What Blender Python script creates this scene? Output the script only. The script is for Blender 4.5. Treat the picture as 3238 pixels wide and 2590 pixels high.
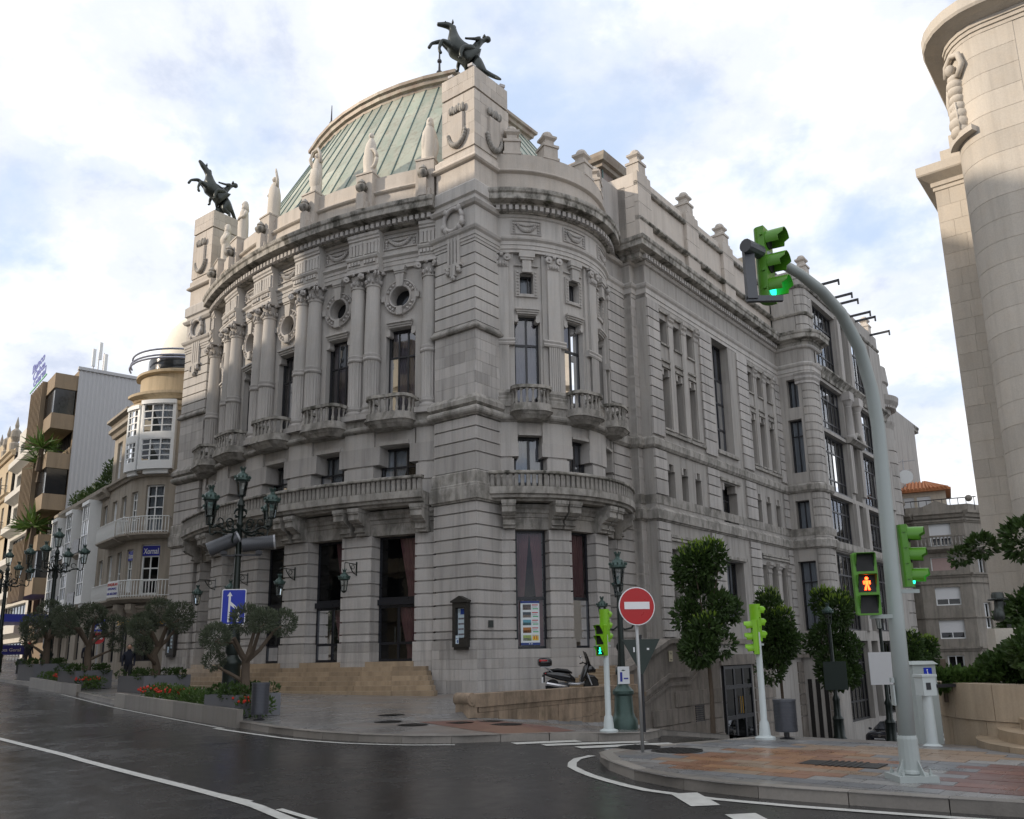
import bpy, bmesh, math, random
from mathutils import Vector, Matrix, noise
random.seed(11)
for o in list(bpy.data.objects): bpy.data.objects.remove(o)
scn = bpy.context.scene
COL = scn.collection
rad = math.radians
sin, cos, pi = math.sin, math.cos, math.pi
EYE = 1.6                       # camera height; heights written "rel" below are metres above the eye

# ---------------------------------------------------------------- camera
def cam_matrix(pitch, roll):
    cp, sp, cr, sr = cos(pitch), sin(pitch), cos(roll), sin(roll)
    r0 = Vector((1, 0, 0)); r1 = Vector((0, sp, -cp)); fw = Vector((0, cp, sp))
    right = r0 * cr - r1 * sr; down = r0 * sr + r1 * cr
    m = Matrix((right, -down, -fw)).transposed().to_4x4()
    m.translation = (0, 0, EYE)
    return m
cd = bpy.data.cameras.new('camera'); cam = bpy.data.objects.new('camera', cd); COL.objects.link(cam)
cam.matrix_world = cam_matrix(.2263, -.0201)
cd.sensor_width = 36; cd.lens = 2706.13 / 3238 * 36
cd.shift_x = (1619 - 1683.16) / 3238; cd.shift_y = (1445.35 - 1295) / 3238
cd.clip_start = .1; cd.clip_end = 3000
scn.camera = cam
scn.render.resolution_x, scn.render.resolution_y = 1024, 819
scn.render.engine = 'CYCLES'
scn.view_settings.view_transform = 'Standard'; scn.view_settings.look = 'None'
scn.view_settings.exposure = 0.18; scn.view_settings.gamma = 1

# ---------------------------------------------------------------- plan frame of the theatre: s along its flank, t along its front
YAW = .9251
SV = Vector((cos(YAW), sin(YAW), 0)); FV = Vector((-sin(YAW), cos(YAW), 0)); C0 = Vector((-2.1464, 31.8325, 0))
def b2w(s, t, z): return C0 + SV * s + FV * t + Vector((0, 0, z + EYE))
def sstep(a, b, x):
    x = min(1, max(0, (x - a) / (b - a))); return x * x * (3 - 2 * x)
def G(s, t):                    # pavement level relative to the eye
    tt = max(-40, min(70, t))
    g = -1.38 + .018 * tt + .0003 * tt * tt
    u = s + 7.5
    fall = .112 * (.5 * (u + math.sqrt(u * u + 2.2)) if s < 70 else 77.5)
    if s > 2.66 and t < 12: return g - fall
    return g - fall * sstep(-5.0, -5.25, t)

# ---------------------------------------------------------------- light: bright broken cloud, low sun from the left
SUN_AZ = Vector((-.985, -.17, 0)).normalized(); SUN_EL = rad(21)
sd = bpy.data.lights.new('sun', 'SUN'); sd.energy = 3.2; sd.angle = rad(.6); sd.color = (1, .86, .70)
sun = bpy.data.objects.new('sun', sd); COL.objects.link(sun)
sdir = SUN_AZ * cos(SUN_EL) + Vector((0, 0, sin(SUN_EL)))
sun.rotation_euler = (-sdir).to_track_quat('-Z', 'Y').to_euler(); sun.location = (-40, -10, 60)
world = bpy.data.worlds.new('World'); scn.world = world; world.use_nodes = True
nt = world.node_tree; nt.nodes.clear()
def N(t, kind, **kw):
    n = t.nodes.new(kind)
    for k, v in kw.items(): setattr(n, k, v)
    return n
wo = N(nt, 'ShaderNodeOutputWorld'); bg = N(nt, 'ShaderNodeBackground'); bg.inputs['Strength'].default_value = .1
sky = N(nt, 'ShaderNodeTexSky', sky_type='NISHITA', sun_disc=False); sky.sun_elevation = SUN_EL
sky.sun_rotation = math.atan2(SUN_AZ.x, SUN_AZ.y); sky.air_density = 1.0; sky.dust_density = 1.5; sky.ozone_density = 2.0
tc = N(nt, 'ShaderNodeTexCoord'); sep = N(nt, 'ShaderNodeSeparateXYZ'); nt.links.new(tc.outputs['Generated'], sep.inputs[0])
def M_(t, op, a, b=None, clamp=False):
    n = N(t, 'ShaderNodeMath', operation=op, use_clamp=clamp)
    for i, v in enumerate((a, b)):
        if v is None: continue
        if isinstance(v, (int, float)): n.inputs[i].default_value = v
        else: t.links.new(v, n.inputs[i])
    return n.outputs[0]
zc = M_(nt, 'MAXIMUM', sep.outputs['Z'], 0.0); den = M_(nt, 'ADD', zc, .42)
cmb = N(nt, 'ShaderNodeCombineXYZ')
nt.links.new(M_(nt, 'DIVIDE', sep.outputs['X'], den), cmb.inputs[0]); nt.links.new(M_(nt, 'DIVIDE', sep.outputs['Y'], den), cmb.inputs[1])
def nz(t, vec, scale, detail=6, rough=.55, dist=0.0, w=0):
    n = N(t, 'ShaderNodeTexNoise'); n.inputs['Scale'].default_value = scale; n.inputs['Detail'].default_value = detail
    n.inputs['Roughness'].default_value = rough; n.inputs['Distortion'].default_value = dist
    if vec is not None: t.links.new(vec, n.inputs['Vector'])
    return n
def ramp(t, fac, stops, interp='LINEAR'):
    r = N(t, 'ShaderNodeValToRGB'); r.color_ramp.interpolation = interp
    while len(r.color_ramp.elements) > 1: r.color_ramp.elements.remove(r.color_ramp.elements[-1])
    for i, (p, c) in enumerate(stops):
        c = (c, c, c, 1) if isinstance(c, (int, float)) else (*c, 1)
        e = r.color_ramp.elements[0] if i == 0 else r.color_ramp.elements.new(p)
        e.position = p; e.color = c
    t.links.new(fac, r.inputs[0]); return r.outputs[0]
def mixc(t, f, a, b, mode='MIX'):
    n = N(t, 'ShaderNodeMix', data_type='RGBA', blend_type=mode)
    for i, v in ((0, f), (6, a), (7, b)):
        if isinstance(v, (int, float)): n.inputs[i].default_value = v
        elif isinstance(v, tuple): n.inputs[i].default_value = (*v, 1) if len(v) == 3 else v
        else: t.links.new(v, n.inputs[i])
    return n.outputs[2]
offv = N(nt, 'ShaderNodeVectorMath', operation='ADD'); nt.links.new(cmb.outputs[0], offv.inputs[0]); offv.inputs[1].default_value = (3.1, 1.7, .4)
n1 = nz(nt, offv.outputs[0], 2.1, 8, .56, .25); n2 = nz(nt, offv.outputs[0], 4.6, 7, .6, .1)
cover = ramp(nt, n1.outputs[0], [(.30, 0), (.47, 1)], 'EASE')
bright = ramp(nt, n2.outputs[0], [(.34, (6.3, 6.9, 8.3)), (.47, (8.3, 8.7, 9.6)), (.60, (11.2, 11.2, 11.2))], 'EASE')
haze_sky = mixc(nt, .8, sky.outputs[0], (6.6, 8.0, 10.4))
nt.links.new(mixc(nt, cover, haze_sky, bright), bg.inputs['Color']); nt.links.new(bg.outputs[0], wo.inputs[0])

# ---------------------------------------------------------------- mesh helpers
class MB:
    def __init__(s): s.v = []; s.f = []
    def add(s, vs, fs):
        n = len(s.v); s.v += [tuple(v) for v in vs]; s.f += [tuple(i + n for i in f) for f in fs]; return s
    def box(s, x0, x1, y0, y1, z0, z1):
        if x0 > x1: x0, x1 = x1, x0
        if y0 > y1: y0, y1 = y1, y0
        return s.add([(x0, y0, z0), (x1, y0, z0), (x1, y1, z0), (x0, y1, z0), (x0, y0, z1), (x1, y0, z1), (x1, y1, z1), (x0, y1, z1)],
              [(0, 3, 2, 1), (4, 5, 6, 7), (0, 1, 5, 4), (1, 2, 6, 5), (2, 3, 7, 6), (3, 0, 4, 7)])
    def prism(s, poly, z0, z1, top=None):
        a = sum(poly[i][0] * poly[(i + 1) % len(poly)][1] - poly[(i + 1) % len(poly)][0] * poly[i][1] for i in range(len(poly)))
        if a < 0: poly = poly[::-1]; top = top[::-1] if top else None
        n = len(poly); tp = top or poly
        return s.add([(x, y, z0) for x, y in poly] + [(x, y, z1) for x, y in tp],
              [tuple(range(n - 1, -1, -1)), tuple(range(n, 2 * n))] + [(i, (i + 1) % n, n + (i + 1) % n, n + i) for i in range(n)])
    def sweep(s, path, prof, ring=False):
        """profile (e outward, z) swept along path [(x,y,nx,ny)]"""
        m = len(prof); vs = []
        for (x, y, nx, ny) in path: vs += [(x + nx * e, y + ny * e, z) for e, z in prof]
        k = len(path); fs = []
        for i in range(k if ring else k - 1):
            a, b = i * m, ((i + 1) % k) * m
            fs += [(a + j, a + (j + 1) % m, b + (j + 1) % m, b + j) for j in range(m)]
        if not ring: fs += [tuple(range(m - 1, -1, -1)), tuple(range((k - 1) * m, k * m))]
        return s.add(vs, fs)
    def lathe(s, prof, c=(0, 0, 0), n=12, sx=1, sy=1):
        vs = []; m = len(prof)
        for i in range(n):
            a = 2 * pi * i / n
            vs += [(c[0] + r * cos(a) * sx, c[1] + r * sin(a) * sy, c[2] + z) for r, z in prof]
        fs = [(i * m + j, ((i + 1) % n) * m + j, ((i + 1) % n) * m + j + 1, i * m + j + 1) for i in range(n) for j in range(m - 1)]
        fs += [tuple(i * m for i in range(n - 1, -1, -1)), tuple(i * m + m - 1 for i in range(n))]
        return s.add(vs, fs)
    def tube(s, pts, r, n=8, cap=True):
        pts = [Vector(p) for p in pts]; k = len(pts); rs = r if isinstance(r, (list, tuple)) else [r] * k
        vs = []; up = Vector((.13, .21, .97)).normalized()
        for i, p in enumerate(pts):
            d = (pts[min(i + 1, k - 1)] - pts[max(i - 1, 0)]).normalized()
            a = d.cross(up)
            if a.length < .05: a = d.cross(Vector((1, 0, 0)))
            a.normalize(); b = a.cross(d).normalized(); up = b
            vs += [p + (a * cos(2 * pi * j / n) + b * sin(2 * pi * j / n)) * rs[i] for j in range(n)]
        fs = [(i * n + j, i * n + (j + 1) % n, (i + 1) * n + (j + 1) % n, (i + 1) * n + j) for i in range(k - 1) for j in range(n)]
        if cap: fs += [tuple(range(n - 1, -1, -1)), tuple(range((k - 1) * n, k * n))]
        return s.add(vs, fs)
    def ball(s, c, r, n=10, m=7, sq=(1, 1, 1)):
        prof = [(max(.001, r * sin(pi * i / m)), -r * cos(pi * i / m) * sq[2]) for i in range(m + 1)]
        return s.lathe(prof, c, n, sq[0], sq[1])
    def xf(s, M, start=0):
        s.v[start:] = [tuple(M @ Vector(v)) for v in s.v[start:]]; return s
    def join(s, o, M=None):
        return s.add([tuple(M @ Vector(v)) for v in o.v] if M else o.v, o.f)
def mesh(name, mb, mat, smooth=False):
    me = bpy.data.meshes.new(name); me.from_pydata(mb.v, [], mb.f)
    bm = bmesh.new(); bm.from_mesh(me); bmesh.ops.recalc_face_normals(bm, faces=bm.faces); bm.to_mesh(me); bm.free()
    me.materials.append(mat)
    if smooth:
        for p in me.polygons: p.use_smooth = True
        if smooth is not True: me.set_sharp_from_angle(angle=rad(smooth))
    return me
def obj(name, data, mat=None, parent=None, loc=None, rot=None, smooth=False):
    if isinstance(data, MB): data = mesh(name, data, mat, smooth)
    o = bpy.data.objects.new(name, data); COL.objects.link(o)
    if parent: o.parent = parent
    if loc is not None: o.location = loc
    if rot is not None: o.rotation_euler = rot
    return o
def tag(o, label=None, cat=None, group=None, kind=None):
    if label: o['label'] = label
    if cat: o['category'] = cat
    if group: o['group'] = group
    if kind: o['kind'] = kind
    return o
def thing(name, label, cat, loc=(0, 0, 0), rz=0, group=None):
    o = obj(name, None, loc=loc, rot=(0, 0, rz)); return tag(o, label, cat, group)
def copy_tree(o, parent=None):
    c = o.copy(); COL.objects.link(c); c.parent = parent
    for ch in [x for x in KIDS.get(o.name, [])] or list(o.children): copy_tree(ch, c)
    return c
KIDS = {}
def at(s, t, dz=0, z=None): return b2w(s, t, (G(s, t) if z is None else z) + dz)
def seg(*p): return [(a, b) for a, b in zip(p[:-1], p[1:])]

# ---------------------------------------------------------------- materials
MAT = {}
def newmat(name):
    m = bpy.data.materials.new(name); m.use_nodes = True; t = m.node_tree; t.nodes.clear()
    o = N(t, 'ShaderNodeOutputMaterial'); b = N(t, 'ShaderNodeBsdfPrincipled'); t.links.new(b.outputs[0], o.inputs[0])
    MAT[name] = m; return m, t, b
def oc(t, scale=None):
    c = N(t, 'ShaderNodeTexCoord')
    if scale is None: return c.outputs['Object']
    mp = N(t, 'ShaderNodeMapping'); mp.inputs['Scale'].default_value = scale; t.links.new(c.outputs['Object'], mp.inputs[0]); return mp.outputs[0]
def bump(t, b, h, strength=.3, dist=.02):
    n = N(t, 'ShaderNodeBump'); n.inputs['Strength'].default_value = strength; n.inputs['Distance'].default_value = dist
    t.links.new(h, n.inputs['Height']); t.links.new(n.outputs[0], b.inputs['Normal'])
def stone(name, col, stain=.35, moss=0.0, rough=.88, rnd=.10, fine=26, black=0.0, joints=0.0, warm=.22):
    m, t, b = newmat(name)
    co = oc(t)
    big = nz(t, co, .55, 5, .6); mid = nz(t, co, 2.6, 4, .6); gr = nz(t, co, fine, 3, .7)
    st = nz(t, oc(t, (2.3, 2.3, .16)), 1.6, 5, .62, .2)
    c1 = tuple(x * .86 for x in col); c2 = tuple(min(1, x * 1.12) for x in col)
    c = mixc(t, big.outputs[0], c1, c2)
    wm = (col[0] * 1.04, col[1] * .93, col[2] * .80)
    c = mixc(t, ramp(t, mid.outputs[0], [(.45, 0), (.72, warm)]), c, wm)
    c = mixc(t, ramp(t, gr.outputs[0], [(.3, .35), (.7, 0)]), c, tuple(x * .62 for x in col))
    if stain: c = mixc(t, ramp(t, st.outputs[0], [(.46, 0), (.74, stain)]), c, tuple(x * .33 for x in col))
    if moss:
        ms = nz(t, oc(t, (1, 1, .6)), 1.9, 6, .65, .3)
        c = mixc(t, ramp(t, ms.outputs[0], [(.44, 0), (.62, moss)]), c, (.030, .030, .022))
        ms2 = nz(t, co, 3.3, 4, .6)
        c = mixc(t, ramp(t, ms2.outputs[0], [(.56, 0), (.74, moss * .6)]), c, (.055, .06, .02))
    if joints:
        br = N(t, 'ShaderNodeTexBrick'); br.offset = .5; br.inputs['Scale'].default_value = 1
        br.inputs['Mortar Size'].default_value = .007; br.inputs['Brick Width'].default_value = 1.25; br.inputs['Row Height'].default_value = joints
        cx = N(t, 'ShaderNodeTexCoord'); sp = N(t, 'ShaderNodeSeparateXYZ'); t.links.new(cx.outputs['Object'], sp.inputs[0])
        cb = N(t, 'ShaderNodeCombineXYZ'); t.links.new(M_(t, 'ADD', sp.outputs[0], sp.outputs[1]), cb.inputs[0]); t.links.new(sp.outputs[2], cb.inputs[1])
        t.links.new(cb.outputs[0], br.inputs['Vector'])
        br.inputs['Color1'].default_value = (1.06, 1.05, 1.03, 1); br.inputs['Color2'].default_value = (.90, .90, .92, 1); br.inputs['Mortar'].default_value = (.5, .48, .46, 1)
        c = mixc(t, 1.0, c, br.outputs[0], 'MULTIPLY')
    oi = N(t, 'ShaderNodeObjectInfo')
    c = mixc(t, 1.0, c, ramp(t, oi.outputs['Random'], [(0, 1 - rnd), (1, 1 + rnd)]), 'MULTIPLY')
    t.links.new(c, b.inputs['Base Color']); b.inputs['Roughness'].default_value = rough
    b.inputs['Specular IOR Level'].default_value = .3
    bump(t, b, mixc(t, .4, gr.outputs[0], mid.outputs[0]), .35, .015)
    return m
def plain(name, col, rough=.5, metal=0.0, var=.12, sc=6, spec=.5, coat=0.0, bmp=0.0, rnd=0.0):
    m, t, b = newmat(name); n = nz(t, oc(t), sc, 4, .6)
    c = mixc(t, n.outputs[0], tuple(x * (1 - var) for x in col), tuple(min(1, x * (1 + var)) for x in col))
    if rnd:
        oi = N(t, 'ShaderNodeObjectInfo'); c = mixc(t, 1.0, c, ramp(t, oi.outputs['Random'], [(0, 1 - rnd), (1, 1 + rnd)]), 'MULTIPLY')
    t.links.new(c, b.inputs['Base Color']); b.inputs['Metallic'].default_value = metal; b.inputs['Specular IOR Level'].default_value = spec
    t.links.new(ramp(t, n.outputs[0], [(.3, max(0, rough - .08)), (.7, min(1, rough + .08))]), b.inputs['Roughness'])
    if coat: b.inputs['Coat Weight'].default_value = coat; b.inputs['Coat Roughness'].default_value = .05
    if bmp: bump(t, b, n.outputs[0], bmp, .01)
    return m
def emit(name, col, st):
    m, t, b = newmat(name); b.inputs['Base Color'].default_value = (*col, 1)
    b.inputs['Emission Color'].default_value = (*col, 1); b.inputs['Emission Strength'].default_value = st; return m
def glassmat(name, tint=(.75, .8, .82), ior=1.6, dark=.0):
    m, t, b = newmat(name); t.nodes.remove(b); o = [n for n in t.nodes if n.type == 'OUTPUT_MATERIAL'][0]
    tr = N(t, 'ShaderNodeBsdfTransparent'); tr.inputs[0].default_value = (*tint, 1)
    gl = N(t, 'ShaderNodeBsdfGlossy'); gl.inputs['Roughness'].default_value = .015; gl.inputs[0].default_value = (.95, .97, 1, 1)
    fr = N(t, 'ShaderNodeFresnel'); fr.inputs[0].default_value = ior
    wv = nz(t, oc(t), 1.3, 2); bp = N(t, 'ShaderNodeBump'); bp.inputs['Strength'].default_value = .05; bp.inputs['Distance'].default_value = .05
    t.links.new(wv.outputs[0], bp.inputs['Height']); t.links.new(bp.outputs[0], gl.inputs['Normal'])
    mx = N(t, 'ShaderNodeMixShader'); t.links.new(fr.outputs[0], mx.inputs[0]); t.links.new(tr.outputs[0], mx.inputs[1]); t.links.new(gl.outputs[0], mx.inputs[2])
    t.links.new(mx.outputs[0], o.inputs[0]); return m
STN = stone('granite', (.49, .47, .45), stain=.50)
STF = stone('granite_fine', (.52, .50, .475), stain=.40, rnd=.06)
STA = stone('granite_ashlar', (.47, .45, .43), stain=.55, rnd=.18)
STC = stone('granite_cornice', (.43, .41, .375), stain=.6, moss=.85)
STB = stone('granite_balcony', (.42, .40, .37), stain=.7, moss=.5)
STW = stone('granite_upper', (.58, .53, .475), stain=.28, moss=.06)
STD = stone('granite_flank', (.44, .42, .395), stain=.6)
STBASE = stone('granite_basement', (.30, .27, .24), stain=.55, moss=.25)
STEP = stone('step_stone', (.40, .31, .215), stain=.5, moss=.12, rough=.42, rnd=.14)
RAMPW = stone('wall_stone', (.36, .275, .20), stain=.65, moss=.4, rnd=.16)
MARB = stone('pale_limestone', (.68, .63, .56), stain=.12, rnd=.03, warm=.1)
DECO = stone('buff_limestone', (.60, .55, .48), stain=.22, rnd=.09)  # even buff base colour of the right-hand block
FRAME = plain('dark_frame', (.022, .023, .028), .38, var=.2)
DOORF = plain('door_frame', (.016, .018, .024), .33)
GLASS = glassmat('window_glass'); GLASSD = glassmat('shop_glass', (.55, .6, .62), 1.5); GLASSU = glassmat('sky_glass', (.62, .66, .7), 2.1)
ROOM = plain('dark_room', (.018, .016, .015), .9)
CURT = plain('pink_curtain', (.50, .235, .235), .9, var=.25, sc=3)
CURL = plain('lilac_curtain', (.60, .50, .53), .9, var=.15, sc=3)
SHEER = plain('white_net_curtain', (.50, .50, .54), .9, var=.15, sc=3)
GOLD = plain('gold_letter', (.55, .33, .06), .35, .6)
BRONZE = plain('dark_bronze', (.055, .062, .058), .42, .55, var=.45, sc=3.2, bmp=.2)
IRON = plain('black_green_iron', (.014, .022, .019), .35, .3, var=.3, sc=9)
IRONG = plain('verdigris_iron', (.05, .085, .075), .38, .4, var=.4, sc=7)

# ---------------------------------------------------------------- facade frames (flat and curved)
class Flat:
    def __init__(s, ox, oy, ux, uy, zo=0): s.o = (ox, oy); s.u = (ux, uy); s.n = (uy, -ux); s.k = 1.0; s.zo = zo
    def pt(s, u, e, z): return (s.o[0] + s.u[0] * u + s.n[0] * e, s.o[1] + s.u[1] * u + s.n[1] * e, z + s.zo)
    def step(s): return 1e9
    def rz(s, u): return math.atan2(s.u[1], s.u[0])
class Arc(Flat):
    def __init__(s, cx, cy, R, a0, sg=1, zo=0): s.c = (cx, cy); s.R = R; s.a0 = a0; s.sg = sg; s.k = R * pi / 180; s.zo = zo
    def pt(s, u, e, z):
        a = rad(s.a0 + s.sg * u); r = s.R + e; return (s.c[0] + r * cos(a), s.c[1] + r * sin(a), z + s.zo)
    def step(s): return 3.0 if s.R < 10 else 1.5
    def rz(s, u): return rad(s.a0 + s.sg * u) + pi / 2
def usplit(fr, u0, u1):
    n = max(1, int(math.ceil(abs(u1 - u0) / fr.step() - 1e-6))); return [u0 + (u1 - u0) * i / n for i in range(n + 1)]
def fsweep(fr, mb, u0, u1, prof):
    us = usplit(fr, u0, u1); m = len(prof); vs = []; fs = []
    for u in us: vs += [fr.pt(u, e, z) for e, z in prof]
    for i in range(len(us) - 1):
        a, b = i * m, (i + 1) * m; fs += [(a + j, a + (j + 1) % m, b + (j + 1) % m, b + j) for j in range(m)]
    fs += [tuple(range(m - 1, -1, -1)), tuple(range((len(us) - 1) * m, len(us) * m))]
    mb.add(vs, fs); return mb
def fbox(fr, mb, u0, u1, e0, e1, z0, z1): return fsweep(fr, mb, u0, u1, [(e0, z0), (e1, z0), (e1, z1), (e0, z1)])
def fwall(fr, mb, u0, u1, z0, z1, ops=(), e=0.0, depth=.5):
    """skin with rectangular openings and their reveals"""
    us = sorted({u0, u1, *[x for o in ops for x in o[:2]]}); zs = sorted({z0, z1, *[x for o in ops for x in o[2:4]]})
    us = [u for a, b in zip(us[:-1], us[1:]) for u in usplit(fr, a, b)[:-1]] + [us[-1]]
    for a, b in zip(us[:-1], us[1:]):
        for c, d in zip(zs[:-1], zs[1:]):
            um, zm = (a + b) / 2, (c + d) / 2
            if any(o[0] < um < o[1] and o[2] < zm < o[3] for o in ops): continue
            mb.add([fr.pt(a, e, c), fr.pt(b, e, c), fr.pt(b, e, d), fr.pt(a, e, d)], [(0, 1, 2, 3)])
    for o in ops:
        for u in o[:2]: mb.add([fr.pt(u, e, o[2]), fr.pt(u, e - depth, o[2]), fr.pt(u, e - depth, o[3]), fr.pt(u, e, o[3])], [(0, 1, 2, 3)])
        for z in o[2:4]:
            for a, b in zip(usplit(fr, o[0], o[1])[:-1], usplit(fr, o[0], o[1])[1:]):
                mb.add([fr.pt(a, e, z), fr.pt(a, e - depth, z), fr.pt(b, e - depth, z), fr.pt(b, e, z)], [(0, 1, 2, 3)])
    return mb
def curtain_mb(fr, u0, u1, z0, z1, e, gather=0, waves=9, side=0):
    """hanging cloth; gather pulls its free edge aside towards the sill"""
    mb = MB(); nu, nz_ = waves * 4, 8; vs = []
    for j in range(nz_ + 1):
        f = j / nz_; z = z1 + (z0 - z1) * f
        w = 1 - gather * min(1, f * 1.15)
        for i in range(nu + 1):
            g = i / nu * w; g = g if side == 0 else 1 - g
            vs.append(fr.pt(u0 + (u1 - u0) * g, e + .035 * sin(i / nu * waves * 2 * pi) + .01 * sin(i * 1.7), z))
    return mb.add(vs, [(j * (nu + 1) + i, j * (nu + 1) + i + 1, (j + 1) * (nu + 1) + i + 1, (j + 1) * (nu + 1) + i) for j in range(nz_) for i in range(nu)])
def window(fr, parent, u0, u1, z0, z1, e, trans=(), mull=(), fw=.07, cur=None, glass=None, frame=None, room=True, name='window', thin=.035, own_top=False):
    """frame with its panes, curtain and the dark room behind; trans / mull are fractions"""
    k = fr.k; w = fw / k; h = MB(); f = frame or FRAME
    for a, b, c, d in ((u0, u0 + w, z0, z1), (u1 - w, u1, z0, z1), (u0 + w, u1 - w, z0, z0 + fw), (u0 + w, u1 - w, z1 - fw, z1)): fbox(fr, h, a, b, e - .05, e + .04, c, d)
    us = [u0 + w] + [u0 + (u1 - u0) * x for x in mull] + [u1 - w]; zs = [z0 + fw] + [z0 + (z1 - z0) * x for x in trans] + [z1 - fw]
    tk = thin / k
    for x in zs[1:-1]: fbox(fr, h, us[0], us[-1], e - .045, e + .03, x - thin, x + thin)
    for x in us[1:-1]: fbox(fr, h, x - tk, x + tk, e - .04, e + .025, zs[0], zs[-1])
    o = obj(name, h, f, parent)
    for i, (a, b) in enumerate(zip(us[:-1], us[1:])):
        for j, (c, d) in enumerate(zip(zs[:-1], zs[1:])):
            g = MB(); g.add([fr.pt(a + (tk if i else 0), e - .01, c + (thin if j else 0)), fr.pt(b - (tk if i < len(us) - 2 else 0), e - .01, c + (thin if j else 0)),
                             fr.pt(b - (tk if i < len(us) - 2 else 0), e - .01, d - (thin if j < len(zs) - 2 else 0)), fr.pt(a + (tk if i else 0), e - .01, d - (thin if j < len(zs) - 2 else 0))], [(0, 1, 2, 3)])
            obj('pane', g, glass or GLASS, o)
    if cur:
        mat, kind = cur; zc0 = z0 + .1
        if kind == 'full': obj('curtain', curtain_mb(fr, u0 + w, u1 - w, zc0, z1 - .05, e - .16, 0, 8), mat, o, smooth=True)
        elif kind == 'pair':
            m = (u0 + u1) / 2
            obj('curtain', curtain_mb(fr, u0 + w, m, zc0, z1 - .05, e - .16, .72, 6), mat, o, smooth=True)
            obj('curtain', curtain_mb(fr, m, u1 - w, zc0, z1 - .05, e - .16, .72, 6, 1), mat, o, smooth=True)
        elif kind == 'left': obj('curtain', curtain_mb(fr, u0 + w, u0 + (u1 - u0) * .55, zc0, z1 - .05, e - .16, .45, 6), mat, o, smooth=True)
        elif kind == 'right': obj('curtain', curtain_mb(fr, u0 + (u1 - u0) * .25, u1 - w, zc0, z1 - .05, e - .16, .45, 6, 1), mat, o, smooth=True)
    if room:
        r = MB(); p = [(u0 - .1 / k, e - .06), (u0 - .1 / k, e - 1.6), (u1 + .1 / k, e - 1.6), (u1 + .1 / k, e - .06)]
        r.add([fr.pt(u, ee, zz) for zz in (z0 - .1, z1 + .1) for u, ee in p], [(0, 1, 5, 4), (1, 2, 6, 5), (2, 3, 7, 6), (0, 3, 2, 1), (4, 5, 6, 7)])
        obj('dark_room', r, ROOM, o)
    return o
def text_mb(s, size, ext=.01, align='CENTER', bold=0.0):
    c = bpy.data.curves.new('lettering', 'FONT'); c.body = s; c.size = size; c.extrude = ext; c.align_x = align; c.align_y = 'CENTER'; c.offset = bold; c.resolution_u = 3
    o = bpy.data.objects.new('lettering', c); COL.objects.link(o); dg = bpy.context.evaluated_depsgraph_get(); dg.update()
    me = o.evaluated_get(dg).to_mesh(); mb = MB(); mb.add([tuple(v.co) for v in me.vertices], [tuple(p.vertices) for p in me.polygons])
    o.evaluated_get(dg).to_mesh_clear(); bpy.data.objects.remove(o); bpy.data.curves.remove(c); return mb
def upright(mb):  # text lies in xy -> stand it in xz facing -y
    return mb.xf(Matrix.Rotation(pi / 2, 4, 'X'))

# ---------------------------------------------------------------- the theatre
ZT = 1.4
TH = thing('theatre', 'grey granite theatre with a bowed colonnaded front, corner towers and green copper roof', 'theatre', b2w(0, 0, -ZT), YAW)
TL = 21.0257; TC = TL / 2; RB = 22.068; CS = RB - 1.448
FB = Arc(CS, TC, RB, 180, -1, ZT)            # front bow: u = degrees, + towards the left tower
SB = Arc(5.35, 2.6, 4.65, -90, 1, ZT)        # flank bow
FL = Flat(0, -2.5, 1, 0, ZT)                 # flank, u = s
PF = Flat(0, -4.6, 1, 0, ZT)                 # flank pavilion
def T(name, mb, mat, parent=None, smooth=False): return obj(name, mb, mat, parent or TH, smooth=smooth)
GRV = [.58, .88, 1.37, 1.86, 2.36, 2.85, 3.34, 3.84, 4.32, 4.81]
def zsh(mb, d=ZT): mb.v = [(x, y, z + d) for x, y, z in mb.v]; return mb
def rect(s0, s1, t0, t1, e=0): return [(s0 - e, t0 - e), (s1 + e, t0 - e), (s1 + e, t1 + e), (s0 - e, t1 + e)]
def ringpath(s0, s1, t0, t1): return [(s0, t0, -1, -1), (s1, t0, 1, -1), (s1, t1, 1, 1), (s0, t1, -1, 1)]
def course(parent, poly, z0, z1, mat=None, g=.03, name='stone_course'):
    return T(name, zsh(MB().prism(poly, z0 + g, z1 - g)), mat or STN, parent)
def blocks(parent, fr, u0, u1, zs, ln, e0, e1, mat, name='stone_block', off=0):
    """separate ashlar blocks along a frame"""
    for j, (c, d) in enumerate(zip(zs[:-1], zs[1:])):
        n = max(1, round((u1 - u0) / (ln / fr.k))); x = u0; cuts = [u0 + (u1 - u0) * (i + (.5 if (j + off) % 2 else 0)) / n for i in range(n + 1)]
        cuts = [u0] + [c_ for c_ in cuts if u0 + .1 / fr.k < c_ < u1 - .1 / fr.k] + [u1]
        g = .004 / fr.k
        for a, b in zip(cuts[:-1], cuts[1:]): T(name, fbox(fr, MB(), a + g, b - g, e0, e1 + random.uniform(-.003, .004), c + .004, d - .004), mat, parent)
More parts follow.
